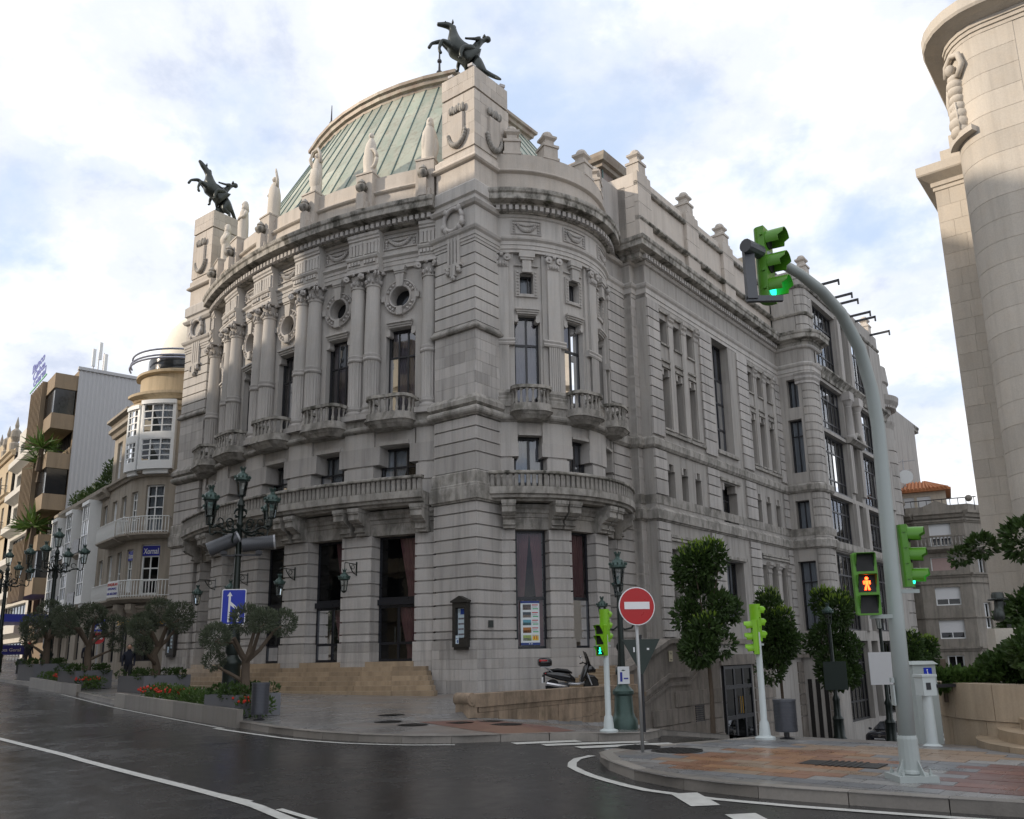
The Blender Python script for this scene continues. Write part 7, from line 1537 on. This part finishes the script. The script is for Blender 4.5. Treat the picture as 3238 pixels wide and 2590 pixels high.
def planter(s, t, w, d, h, label, rz=0):
    P = thing('planter_box', label, 'planter', at(s, t), YAW + rz, 'grey square planters'); m = MB(); m.box(-w / 2, w / 2, -d / 2, -d / 2 + .05, 0, h).box(-w / 2, w / 2, d / 2 - .05, d / 2, 0, h).box(-w / 2, -w / 2 + .05, -d / 2 + .05, d / 2 - .05, 0, h).box(w / 2 - .05, w / 2, -d / 2 + .05, d / 2 - .05, 0, h); obj('box', m, PLG, P); obj('soil', MB().box(-w / 2 + .05, w / 2 - .05, -d / 2 + .05, d / 2 - .05, 0, h - .06), MAT.get('soil') or plain('soil', (.035, .028, .02), .95), P); return P
PLS = [(-10.4, -1.0, 1.35, 1.35, .55), (-5.7, 11.6, 1.9, 1.9, .62), (-6.3, 15.9, 1.5, 1.5, .72), (-4.0, 24.9, 1.7, 1.7, .75)]
for p, lab in zip(PLS, ('grey planter box beside the litter bin, nearest olive tree', 'grey planter box left of the steps, second olive tree', 'pale grey planter box at the smaller bed, third olive tree', 'grey planter box behind the second street lamp')): planter(*p, lab)
def bed(pts, w, h, label):
    P = thing('flower_bed', label, 'flower bed', b2w(0, 0, 0), YAW); l = resample(pts, 1.1)
    for a, b in zip(l[:-1], l[1:]):
        dx, dy = b[0] - a[0], b[1] - a[1]; L = math.hypot(dx, dy); nx, ny = -dy / L, dx / L
        if nx < 0: nx, ny = -nx, -ny
        q = [a, b, (b[0] + nx * .16, b[1] + ny * .16), (a[0] + nx * .16, a[1] + ny * .16)]
        obj('kerb_stone', MB().add([(x, y, G(x, y) - .2) for x, y in q] + [(x, y, G(x, y) + h) for x, y in q], [(0, 3, 2, 1), (4, 5, 6, 7), (0, 1, 5, 4), (1, 2, 6, 5), (2, 3, 7, 6), (3, 0, 4, 7)]), KERB, P)
    return P, l
BED1, L1 = bed([(-11.62, -2.55), (-9.75, 6.2), (-9.3, 8.2)], 1.5, .28, 'raised stone flower bed with red flowers in front of the theatre'); BED2, L2 = bed([(-7.7, 13.6), (-6.0, 22.2)], 1.4, .28, 'smaller raised flower bed further left along the kerb')
# ---------------------------------------------------------------- foliage
def leafmat(name, c1, c2, c3):
    m, t, b = newmat(name); n = nz(t, oc(t), 2.3, 4, .6); n2_ = nz(t, oc(t), 17, 2); c = mixc(t, n2_.outputs[0], c1, c2); c = mixc(t, ramp(t, n.outputs[0], [(.5, 0), (.75, .8)]), c, c3)
    t.links.new(c, b.inputs['Base Color']); b.inputs['Roughness'].default_value = .45; b.inputs['Specular IOR Level'].default_value = .35
    o = [x for x in t.nodes if x.type == 'OUTPUT_MATERIAL'][0]; tl = N(t, 'ShaderNodeBsdfTranslucent'); t.links.new(c, tl.inputs[0]); mx = N(t, 'ShaderNodeMixShader'); mx.inputs[0].default_value = .25; t.links.new(b.outputs[0], mx.inputs[1]); t.links.new(tl.outputs[0], mx.inputs[2]); t.links.new(mx.outputs[0], o.inputs[0]); return m
LEAF = leafmat('orange_tree_leaf', (.030, .060, .016), (.055, .10, .024), (.07, .12, .03)); SHOOT = leafmat('young_shoot', (.16, .26, .03), (.22, .33, .04), (.26, .36, .05)); OLIV = leafmat('olive_leaf', (.065, .085, .050), (.10, .12, .075), (.12, .13, .09)); BUSH = leafmat('bush_leaf', (.026, .055, .014), (.055, .095, .022), (.08, .12, .03)); HEDG = leafmat('bed_leaf', (.045, .09, .02), (.08, .14, .03), (.11, .17, .04)); FLOW = plain('red_petal', (.55, .03, .012), .6, var=.3, sc=20); PALM = leafmat('palm_leaf', (.05, .10, .02), (.09, .16, .03), (.12, .18, .05))
BARK = stone('bark', (.13, .10, .075), stain=.4, rnd=.1, fine=14)
rng = random.Random(5)
def leaf(mb, p, d, l, w):
    d = d.normalized(); u = d.cross(Vector((rng.uniform(-1, 1), rng.uniform(-1, 1), rng.uniform(-.3, 1)))); u = u.normalized() if u.length > .01 else Vector((1, 0, 0))
    mid = p + d * l * .5; n = d.cross(u) * l * .12; mb.add([p, mid + u * w * .5 + n, p + d * l, mid - u * w * .5 + n], [(0, 1, 2, 3)])
def crown(clumps, n, l, w, up=.3):
    mb = MB(); tot = sum(r ** 2 for _, r in clumps)
    for c, r in clumps:
        k = int(n * r * r / tot); c = Vector(c)
        for _ in range(k):
            v = Vector((rng.gauss(0, 1), rng.gauss(0, 1), rng.gauss(0, 1))).normalized(); rr = r * rng.uniform(.45, 1.04) ** .6; p = c + Vector((v.x * rr, v.y * rr, v.z * rr * .9)); leaf(mb, p, v + Vector((rng.uniform(-.6, .6), rng.uniform(-.6, .6), up + rng.uniform(-.6, .4))), l * rng.uniform(.7, 1.3), w)
    return mb
def street_tree(seed):
    rng.seed(seed); cl = [((0, 0, 0), .8)]
    for i in range(17):
        a = rng.uniform(0, 2 * pi); z = rng.uniform(-1.15, 1.45); rr = (1.02 - .35 * max(0, z)) * rng.uniform(.45, .85); cl.append(((rr * cos(a), rr * sin(a), z), rng.uniform(.32, .55)))
    cr = crown(cl, 7000, .16, .085); sh = MB()
    tops = sorted(cl, key=lambda q: -q[0][2])[:5] + [cl[rng.randrange(1, len(cl))] for _ in range(4)]
    for c, r in tops:
        for _ in range(26):
            v = Vector((rng.gauss(0, .5), rng.gauss(0, .5), rng.uniform(.4, 1))).normalized(); leaf(sh, Vector(c) + v * r * rng.uniform(.9, 1.2), v + Vector((0, 0, .4)), .15, .055)
    tr = MB(); tr.tube([(0, 0, 0), (.03, .01, 1.0), (0, .02, 2.0), (.04, 0, 2.9)], [.085, .065, .06, .05], 8)
    for i in range(6): a = i * 1.05; tr.tube([(.02, 0, 2.1 + .1 * i), (.35 * cos(a), .35 * sin(a), 2.8 + .1 * i), (.7 * cos(a), .7 * sin(a), 3.4 + .15 * i)], [.045, .03, .012], 6)
    return mesh('crown', cr, LEAF), mesh('shoots', sh, SHOOT), mesh('trunk', tr, BARK, 40)
TV = [street_tree(3), street_tree(8)]
for i, (s_, t_, k, kw, lab) in enumerate(((4.6, -6.9, 1.36, 1.16, 'clipped orange tree nearest the stair, pale shoots on top'), (11.0, -7.0, 1.22, 1.0, 'clipped orange tree behind the island signal'), (17.0, -7.2, 1.42, 1.25, 'clipped orange tree left of the red man signal'), (31, -7.0, 1.35, 1.2, 'clipped orange tree just right of the mast, down the street'), (40, -6.2, 1.5, 1.3, 'clipped orange tree farthest down the street'))):
    P = thing('orange_tree', lab, 'tree', at(s_, t_), i * 1.3, 'clipped orange trees along the side street'); c_, h_, t__ = TV[i % 2]; P.scale = (kw, kw, k)
    obj('trunk', t__, None, P); obj('crown', c_, None, P, (0, 0, 3.15)); tag(obj('shoots', h_, None, P, (0, 0, 3.15)), kind='stuff')
def olive(s, t, z, label, seed, sc):
    rng.seed(seed); P = thing('olive_tree', label, 'tree', at(s, t, z), rng.uniform(0, 6), 'olive trees in planters'); P.scale = (sc,) * 3; tr = MB(); ends = []
    tr.tube([(0, 0, -.1), (.05, .02, .3), (-.06, .05, .7), (.08, 0, 1.0)], [.16, .12, .11, .10], 9)
    for i in range(5):
        a = i * 1.26 + rng.uniform(-.3, .3); r = rng.uniform(.5, .95); h = rng.uniform(1.2, 1.9); tr.tube([(.05, 0, .9), (r * .4 * cos(a), r * .4 * sin(a), 1.1 + .1 * i), (r * .8 * cos(a), r * .8 * sin(a), h - .1), (r * cos(a), r * sin(a), h)], [.075, .055, .04, .02], 7); ends.append((Vector((r * cos(a), r * sin(a), h + .1)), rng.uniform(.28, .46)))
    a = rng.uniform(0, 6); tr.tube([(0, 0, .4), (.5 * cos(a), .5 * sin(a), .65), (.85 * cos(a), .85 * sin(a), .8)], [.06, .045, .02], 6); ends.append((Vector((.9 * cos(a), .9 * sin(a), .95)), .26)); ends.append((Vector((0, 0, 2.0)), .42))
    obj('trunk', tr, BARK, P, smooth=40); obj('foliage', crown(ends, 6000, .095, .03, .5), OLIV, P); g = MB()
    return P
for i, (p, lab) in enumerate(zip(PLS, ('olive tree with a forked trunk beside the blue sign post', 'dense olive tree left of the theatre steps', 'olive tree with a leaning bough at the smaller bed', 'olive tree half hidden by the second street lamp'))): olive(p[0], p[1], p[4] - .1, lab, 20 + i, (1.0, 1.28, 1.2, 1.35)[i])
def lowgreen(P, name, pts, r, n, mat, l, w, zoff):
    rng.seed(len(pts) * 7 + n); obj(name, crown([((x, y, z + zoff), r * rng.uniform(.8, 1.2)) for x, y, z in pts], n, l, w, .6), mat, P)['kind'] = 'stuff'
bp_ = [(a[0] + .55 + .35 * k, a[1] - .1 * k, G(*a)) for a in resample([(-11.4, -1.9), (-9.6, 6.0)], .45) for k in (0, 1)]; lowgreen(BED1, 'bedding_plants', bp_, .26, 5200, HEDG, .10, .05, .30)
bp2 = [(a[0] + .5 + .35 * k, a[1] - .1 * k, G(*a)) for a in resample([(-7.5, 14.0), (-6.0, 21.5)], .5) for k in (0, 1)]; lowgreen(BED2, 'bedding_plants', bp2, .26, 2800, HEDG, .11, .05, .30)
for B_, pts in ((BED1, [q for q in bp_ if q[1] < -.3 or q[1] > 3.0]), (BED2, bp2[2:9] + bp2[14:20])):
    fl = MB(); rng.seed(4)
    for q in pts:
        for _ in range(9):
            p = Vector((q[0] + rng.uniform(-.3, .3) - .1, q[1] + rng.uniform(-.3, .3), q[2] + .42 + rng.uniform(-.04, .1))); fl.ball(p, .035, 5, 3)
    tag(obj('red_flowers', fl, FLOW, B_), kind='stuff')
PK = [o for o in bpy.data.objects if o.name.startswith('planter_box')]
for P, p in zip(PK, PLS): lowgreen(P, 'trailing_plants', [(rng.uniform(-.5, .5) * p[2], rng.uniform(-.5, .5) * p[3], 0) for _ in range(14)], .2, 1500, BUSH, .09, .05, p[4] + .06)
# roof plants, terrace palms on the left buildings
P = thing('roof_plants', 'green shrubs growing along the roof of the gallery house', 'shrub', b2w(2.6, 33.0, 11.0), YAW - .2219); lowgreen(P, 'foliage', [(.4 + .2 * (i % 3), .6 + .75 * i, .3 + .5 * max(0, 1.6 - .3 * i)) for i in range(15)], .75, 4200, BUSH, .22, .1, .1); del P.children[0]['kind']
def palm(loc, label, sc):
    P = thing('terrace_palm', label, 'palm', loc, 0, 'terrace palms'); P.scale = (sc,) * 3; m = MB(); m.tube([(0, 0, 0), (.05, 0, 1.1)], [.16, .11], 7); obj('trunk', m, BARK, P); f_ = MB(); rng.seed(int(sc * 100))
    for i in range(70):
        d = Vector((rng.gauss(0, 1), rng.gauss(0, 1), rng.uniform(-.5, 1.2))).normalized(); leaf(f_, Vector((.05, 0, 1.15)), d, rng.uniform(.8, 1.25), .1)
    obj('fronds', f_, PALM, P)
d_ = Vector((.22, .975)); 
for L, e, z, sc, lab in ((21.6, 1.6, 14.4, 1.6, 'upper spiky palm under the top brown bay'), (22.6, 1.3, 13.7, 1.5, 'spiky palm beside the ribbed gable'), (21.8, 1.5, 8.3, 1.7, 'lower terrace palm with a shaggy trunk'), (23.6, 1.5, 8.6, 1.5, 'lower left terrace palm')):
    palm(b2w(1.0 + .22 * L - .975 * e, 26.5 + .975 * L + .22 * e, z), lab, sc)
# ---------------------------------------------------------------- planter with bushes, steps, bust and ticket posts at right
LIME_S = stone('planter_limestone', (.46, .37, .27), stain=.35, moss=.06, rough=.5)
PW_ = bthing('planter_wall', 'curved limestone planter wall overgrown with bushes at right', 'planter', -7.0, -17.6, -2.1)
AW = Arc(2.6, -1.6, 2.7, 180, -1)
for i in range(7): obj('wall_stone', fbox(AW, MB(), -75 + 22 * i, -53.3 + 22 * i, -.4, 0, .0, .78), LIME_S, PW_); obj('wall_stone', fbox(AW, MB(), -80 + 22 * i, -58.3 + 22 * i, -.4, .03, .79, 1.42), LIME_S, PW_)
SR = bthing('round_steps', 'curved tan stone steps in front of the planter wall', 'steps', -8.2, -18.9, -1.66)
for i, (r, z) in enumerate(((2.6, .1), (2.25, .27), (1.9, .44))):
    for j in range(8): a0 = 40 * j - 160; A2 = Arc(1.6, -1.2, r, 180, -1); obj('step_stone', fbox(A2, MB(), -90 + 27 * j, -90 + 27 * j + 26.7, -1.2, 0, -.1, z), STEP, SR)
def bush(s, t, z, rs, n, label, lf=.13, mat=None, g=None):
    P = thing('bush', label, 'bush', b2w(s, t, z), YAW, 'bushes by the monument'); rng.seed(int(abs(s * 31 + t * 7))); obj('foliage', crown([((x, y, zz), r) for x, y, zz, r in rs], int(n * 2.2), lf, .1, .3), mat or BUSH, P); st_ = MB(); st_.tube([(0, 0, -.3), (.05, 0, .5)], .05, 6); obj('stem', st_, BARK, P)
bush(-5.6, -18.0, -.6, [(rng.uniform(-.5, .5), rng.uniform(-1.3, .9), rng.uniform(-.2, .55), .42) for _ in range(9)], 2600, 'mid green bush on the planter below the bust')
bush(-6.4, -19.4, -.6, [(rng.uniform(-.4, .4), rng.uniform(-1.4, .8), rng.uniform(-.35, .5), .45) for _ in range(10)], 3200, 'dark round bush hanging over the right planter wall')
bush(-1.5, -18.4, 1.6, [(rng.uniform(-.7, .7), rng.uniform(-1.6, 1.0), rng.uniform(-.9, .9) - .25 * q, .55) for q in range(14)] + [(0, 1.3, .7, .3), (.1, 1.8, .5, .2)], 5200, 'tall dark climbing bush behind the bust', .16)
bush(-5.9, -16.9, -.75, [(rng.uniform(-.2, .2), rng.uniform(-.5, .4), rng.uniform(-.1, .15), .2) for _ in range(6)], 700, 'small bright ivy clump on the planter end', .12, HEDG)
BU = bthing('bust_monument', 'dark bronze bust with a hat on a pale stone pedestal', 'statue', -4.4, -17.75, -1.1, .5); m = MB(); m.prism(rect(-.28, .28, -.26, .26), 0, 1.42, rect(-.22, .22, -.2, .2)); obj('pedestal', m, stone('pale_pedestal', (.50, .46, .40), stain=.2), BU); obj('plaque', MB().box(-.2, .2, -.275, -.245, .52, .82), FRAME, BU)
PB = [(0, 0, 1.5, .16)]; EB = []; nk = chain(PB, EB, 0, [(0, 0, 1.66, .19), (0, -.01, 1.8, .08), (0, -.03, 1.92, .105), (0, -.03, 2.02, .09)])
for sg in (-1, 1): chain(PB, EB, 1, [(.17 * sg, 0, 1.66, .10)])
bb = skin(PB, EB); bb.ball((0, -.13, 1.91), .028, 6, 5, (1, 1, 1.5)); obj('bust', bb, BRONZE, BU, smooth=True); hh = MB(); hh.lathe([(.19, 1.98), (.2, 2.0), (.12, 2.02), (.115, 2.1), (.1, 2.14), (.02, 2.13)], (0, -.02, 0), 16); obj('hat', hh, BRONZE, BU, smooth=40); tr_ = MB(); tr_.prism([(-.12, -.16), (.12, -.16), (.0, -.12)], 1.3, 1.5); obj('coat_point', tr_, BRONZE, BU)
P = bthing('ticket_post', 'pale grey ticket post with a small box, right of the mast', 'ticket post', -7.6, -16.95, -1.72, -.6); m = MB(); m.lathe([(.17, 0), (.17, .04), (.1, .08), (.085, .9)], n=12); obj('post', m, POLEW, P, smooth=40); obj('box', MB().box(-.14, .14, -.1, .1, .88, 1.2).box(-.16, .16, -.12, .12, 1.2, 1.24), POLEW, P); obj('slot_panel', MB().box(-.08, .02, -.106, -.101, .98, 1.1), FRAME, P)
P = bthing('control_cabinet', 'grey green control cabinet with a blue wheelchair sign', 'cabinet', -6.6, -16.6, -1.75, -.6); obj('cabinet', MB().box(-.26, .26, -.18, .18, 0, 1.42).prism(rect(-.3, .3, -.22, .22), 1.42, 1.48, rect(-.24, .24, -.16, .16)), POLEG, P); bs_ = obj('sign', MB().box(-.02, .16, -.19, -.182, 1.12, 1.36), SBLUE, P); wc = MB(); wc.tube([(.06 + .04 * cos(a), -.193, 1.2 + .04 * sin(a)) for a in [2 * pi * i / 12 for i in range(13)]], .008, 4); wc.tube([(.06, -.193, 1.24), (.05, -.193, 1.3)], .01, 4); wc.ball((.05, -.193, 1.32), .015, 6, 4); wc.tube([(.055, -.193, 1.25), (.1, -.193, 1.22), (.11, -.193, 1.17)], .01, 4); obj('wheelchair_mark', wc, SWHITE, bs_); obj('barrier_arm', MB().box(.2, 1.5, -.24, -.18, 1.0, 1.06), FRAME, P)
# ---------------------------------------------------------------- scooter
SC = bthing('scooter', 'black motor scooter with a red and black top case parked by the theatre bow', 'scooter', .9, -3.15, 0, -.72); SC.location = b2w(1.2, -3.3, -1.36)
BLKP = plain('black_gloss', (.010, .010, .012), .18, coat=.6); RUB = plain('tyre_rubber', (.012, .012, .012), .8); SIL = plain('silver_plastic', (.42, .43, .45), .3, .6); SEAT = plain('seat_vinyl', (.012, .012, .013), .55); CHR = plain('chrome', (.6, .6, .62), .12, 1.0); SMK = plain('smoked_screen', (.02, .018, .016), .1, coat=.5); REDP = plain('red_reflector', (.4, .01, .015), .2, coat=.4)
def wheel(P, x, r, w):
    t = MB(); t.lathe([(r * .62, -w / 2), (r * .9, -w / 2), (r, -w * .28), (r, w * .28), (r * .9, w / 2), (r * .62, w / 2)], n=24); t.xf(Matrix.Translation((x, 0, r)) @ Matrix.Rotation(pi / 2, 4, 'X')); o = obj('wheel', t, RUB, P, smooth=40); h = MB(); h.lathe([(.02, -w * .35), (r * .63, -w * .3), (r * .63, w * .3), (.02, w * .35)], n=12); h.xf(Matrix.Translation((x, 0, r)) @ Matrix.Rotation(pi / 2, 4, 'X')); obj('rim', h, SIL, o); return o
wheel(SC, -.68, .25, .13); wheel(SC, .70, .27, .12)
def loft(secs, n=12, p=2.4):
    m = MB(); vs = []
    for x, zc_, hw, hh in secs:
        for i in range(n): a = 2 * pi * i / n; c, s_ = cos(a), sin(a); vs.append((x, hw * math.copysign(abs(c) ** (2 / p), c), zc_ + hh * math.copysign(abs(s_) ** (2 / p), s_)))
    k = len(secs); m.add(vs, [(j * n + i, j * n + (i + 1) % n, (j + 1) * n + (i + 1) % n, (j + 1) * n + i) for j in range(k - 1) for i in range(n)] + [tuple(range(n - 1, -1, -1)), tuple(range((k - 1) * n, k * n))]); return m
obj('tail_body', loft([(-1.0, .70, .04, .03), (-.85, .68, .13, .09), (-.5, .62, .19, .15), (-.1, .55, .19, .17), (.1, .42, .16, .12)]), BLKP, SC, smooth=True); obj('seat', loft([(-.78, .80, .10, .03), (-.5, .82, .15, .05), (-.15, .77, .15, .06), (.0, .70, .12, .04)]), SEAT, SC, smooth=True)
obj('footboard', loft([(-.15, .34, .17, .07), (.2, .31, .18, .05), (.42, .36, .17, .07)]), SIL, SC, smooth=True); obj('leg_shield', loft([(.32, .42, .17, .12), (.45, .66, .20, .24), (.56, .85, .17, .18), (.62, .95, .1, .1)]), BLKP, SC, smooth=True); obj('front_cowl', loft([(.55, .80, .14, .12), (.72, .82, .14, .14), (.86, .76, .08, .08)]), BLKP, SC, smooth=True); obj('headlight', MB().ball((.84, 0, .80), .07, 10, 6, (.5, 1.2, .8)), CHR, SC, smooth=True)
obj('front_mudguard', loft([(.45, .5, .05, .05), (.62, .57, .075, .06), (.82, .54, .07, .05), (.95, .42, .05, .04)]), BLKP, SC, smooth=True); fk = MB(); [fk.tube([(.52, y, .75), (.7, y, .27)], .028, 8) for y in (-.09, .09)]; obj('fork', fk, SIL, SC)
sc_ = MB(); sc_.add([(.66, -.2, .92), (.66, .2, .92), (.50, .22, 1.38), (.50, -.22, 1.38), (.60, 0, .90), (.43, 0, 1.44), (.59, -.235, 1.15), (.59, .235, 1.15)], [(0, 4, 5, 3, 6), (4, 1, 7, 2, 5)]); obj('windscreen', sc_, SMK, SC)
hb = MB(); hb.tube([(.40, -.34, 1.0), (.5, -.2, 1.03), (.54, 0, 1.0), (.5, .2, 1.03), (.40, .34, 1.0)], .022, 8); obj('handlebar', hb, SEAT, SC, smooth=True)
for sg in (-1, 1): mm_ = MB(); mm_.tube([(.48, .24 * sg, 1.04), (.44, .32 * sg, 1.2)], .01, 6); mm_.ball((.43, .36 * sg, 1.23), .075, 8, 6, (.35, 1.2, .75)); obj('mirror', mm_, CHR if sg > 0 else SEAT, SC, smooth=True)
tc_ = obj('top_case', loft([(-1.18, 1.07, .14, .10), (-1.1, 1.08, .21, .15), (-.8, 1.08, .21, .15), (-.72, 1.06, .16, .11)], 14, 3), BLKP, SC, smooth=True); obj('reflector', loft([(-1.16, 1.13, .215, .05), (-.9, 1.13, .216, .06)], 14, 3), REDP, tc_, smooth=True); obj('carrier', MB().tube([(-.95, -.1, .92), (-.7, -.1, .74)], .015, 6).tube([(-.95, .1, .92), (-.7, .1, .74)], .015, 6).box(-1.1, -.7, -.12, .12, .905, .93), SIL, SC)
obj('tail_light', MB().ball((-.93, 0, .7), .07, 8, 6, (.6, 1.4, .6)), REDP, SC, smooth=True); ex = MB(); ex.tube([(-.2, -.17, .25), (-.45, -.2, .27), (-.95, -.21, .36)], [.03, .065, .07], 12); obj('exhaust', ex, CHR, SC, smooth=40); obj('number_plate', MB().box(-1.06, -1.03, -.1, .1, .38, .58), SWHITE, SC); obj('plate_bracket', MB().box(-1.03, -.95, -.04, .04, .4, .66), SEAT, SC); obj('engine', loft([(-.75, .27, .06, .08), (-.4, .28, .11, .11), (-.1, .28, .09, .09)]), GREYT, SC, smooth=True); obj('stand', MB().tube([(-.2, .12, .2), (-.3, .2, 0)], .015, 6).tube([(-.2, -.12, .2), (-.3, -.2, 0)], .015, 6), FRAME, SC)
# ---------------------------------------------------------------- parked cars
CARP = plain('dark_blue_paint', (.008, .010, .018), .15, .2, coat=.8)
def car(loc, rz, label):
    P = thing('parked_car', label, 'car', loc, rz, 'cars parked on the side street'); n = 16
    lower = loft([(-1.98, .62, .70, .22), (-1.9, .60, .82, .34), (-1.0, .58, .87, .40), (.6, .57, .87, .40), (1.5, .55, .84, .36), (1.95, .50, .74, .28), (2.03, .48, .62, .2)], 20, 4); obj('body', lower, CARP, P, smooth=50)
    ca = MB(); se = [(-1.75, .95, .66, .95, .70), (-1.45, 1.40, .55, .95, .74), (-.4, 1.47, .58, .95, .76), (.25, 1.40, .56, .95, .76), (1.05, .96, .66, .93, .72)]
    vs = [];
    for x, z, w, z0, w0 in se: vs += [(x, -w0, z0), (x, -w, z), (x, w, z), (x, w0, z0)]
    ca.add(vs, [(4 * i + k, 4 * i + 4 + k, 4 * i + 5 + k, 4 * i + 1 + k) for i in range(4) for k in range(3)] + [(0, 1, 2, 3), (19, 18, 17, 16)]); obj('roof', ca, CARP, P, smooth=20)
    def q(nm, pts): obj(nm, MB().add(pts, [tuple(range(len(pts)))]), MAT['dark_glass'], P)
    q('windscreen', [(1.03, -.60, .99), (1.03, .60, .99), (.30, .51, 1.385), (.30, -.51, 1.385)])
    for sg in (-1, 1): q('side_window', [(.85, .725 * sg, 1.0), (.22, .605 * sg, 1.36), (-.35, .60 * sg, 1.41), (-.35, .775 * sg, 1.0)]); q('side_window', [(-.42, .775 * sg, 1.0), (-.42, .60 * sg, 1.41), (-1.35, .585 * sg, 1.34), (-1.5, .735 * sg, 1.0)])
    for sg in (-1, 1): obj('headlight', MB().ball((1.86, .56 * sg, .66), .15, 10, 6, (.55, 1.15, .6)), CHR, P, smooth=True); mi = MB(); mi.ball((.75, .92 * sg, 1.02), .1, 8, 6, (.7, 1, .7)); obj('mirror', mi, CARP, P, smooth=True)
    obj('grille', MB().box(2.0, 2.03, -.42, .42, .60, .68), CHR, P); obj('badge', MB().tube([(2.03, 0, .64), (2.045, 0, .64)], .07, 12), CHR, P); pl = obj('number_plate', MB().box(2.03, 2.05, -.26, .26, .40, .51), SWHITE, P)
    tx = text_mb('1173 DVD', .10, .002); m = MB(); m.add([(2.052 + z, x, .455 + y) for x, y, z in tx.v], tx.f); obj('lettering', m, FRAME, pl); obj('bumper', loft([(1.85, .36, .78, .12), (2.02, .36, .66, .11), (2.06, .36, .5, .08)], 14, 4), SEAT, P, smooth=True)
    for x in (-1.25, 1.3):
        for sg in (-1, 1):
            t = MB(); t.lathe([(.18, -.1), (.29, -.1), (.315, -.06), (.315, .06), (.29, .1), (.18, .1)], n=20); t.xf(Matrix.Translation((x, .78 * sg, .315)) @ Matrix.Rotation(pi / 2, 4, 'X')); o = obj('wheel', t, RUB, P, smooth=40); h = MB(); h.lathe([(.02, -.08), (.19, -.07), (.19, .07), (.02, .08)], n=10); h.xf(Matrix.Translation((x, .78 * sg, .315)) @ Matrix.Rotation(pi / 2, 4, 'X')); obj('rim', h, SIL, o)
    return P
slp = math.atan(.112)
for s_, t_, lab in ((25.0, -7.3, 'dark hatchback facing up the side street, white number plate, left of the mast'), (31.5, -7.5, 'dark parked car partly hidden behind the signal mast')):
    P = car(at(s_, t_, -.14), YAW + pi - .06, lab); P.rotation_euler = (Matrix.Rotation(YAW + pi - .06, 3, 'Z') @ Matrix.Rotation(-slp, 3, 'Y')).to_euler()
# ---------------------------------------------------------------- people up the street
def person(loc, rz, label, coat, trousers, scarf=None, step=.15):
    P = thing('person', label, 'person', loc, rz, 'people on the pavement'); V = [(0, 0, .92, .13, 1.2)]; E = []
    ch_ = chain(V, E, 0, [(0, 0, 1.12, .13, 1.25), (0, -.01, 1.34, .145, 1.3)]); hd = chain(V, E, ch_, [(0, -.01, 1.48, .06), (0, -.03, 1.60, .085), (0, -.03, 1.70, .075)])
    for sg in (-1, 1):
        chain(V, E, ch_, [(.19 * sg, 0, 1.36, .07), (.25 * sg, .04 * sg, 1.1, .055), (.24 * sg, -.08, .88, .042), (.24 * sg, -.11, .80, .038)])
        chain(V, E, 0, [(.09 * sg, 0, .82, .095), (.10 * sg, -step * sg * .5, .48, .07), (.10 * sg, -step * sg, .1, .05), (.10 * sg, -step * sg - .1, .045, .045)])
    obj('body', skin(V, E), coat, P, smooth=True); 
    lg = MB()
    for sg in (-1, 1): lg.tube([(.09 * sg, 0, .88), (.10 * sg, -step * sg * .5, .48), (.10 * sg, -step * sg, .08)], [.11, .085, .07], 10)
    obj('trousers', lg, trousers, P, smooth=True); h = MB(); h.ball((0, -.03, 1.64), .105, 12, 8, (.9, 1, 1.2)); h.ball((0, -.14, 1.63), .02, 6, 4); h.ball((.1, -.02, 1.63), .025, 6, 4); h.ball((-.1, -.02, 1.63), .025, 6, 4); obj('head', h, MAT.get('skin_tone') or plain('skin_tone', (.42, .25, .17), .6), P, smooth=True); hr = MB(); hr.ball((0, .005, 1.675), .115, 12, 8, (.95, 1, 1.0)); obj('hair', hr, SEAT, P, smooth=True)
    if scarf: s_ = MB(); s_.lathe([(.09, 1.42), (.12, 1.45), (.12, 1.5), (.08, 1.53)], n=12); obj('scarf', s_, scarf, P, smooth=True)
    return P
CO1 = plain('dark_coat', (.018, .017, .02), .85); CO2 = plain('navy_coat', (.014, .017, .03), .85); TRS = plain('dark_trousers', (.014, .014, .017), .85)
person(at(2.0, 41.0), 1.0, 'person in dark clothes with a red scarf walking on the far left pavement', CO1, TRS, SRED); person(at(1.0, 31.0), 3.6, 'person in a dark coat seen from behind beyond the smaller bed', CO2, TRS); person(at(-3.6, 17.6), .4, 'person in dark clothes behind the second olive tree', CO2, TRS)
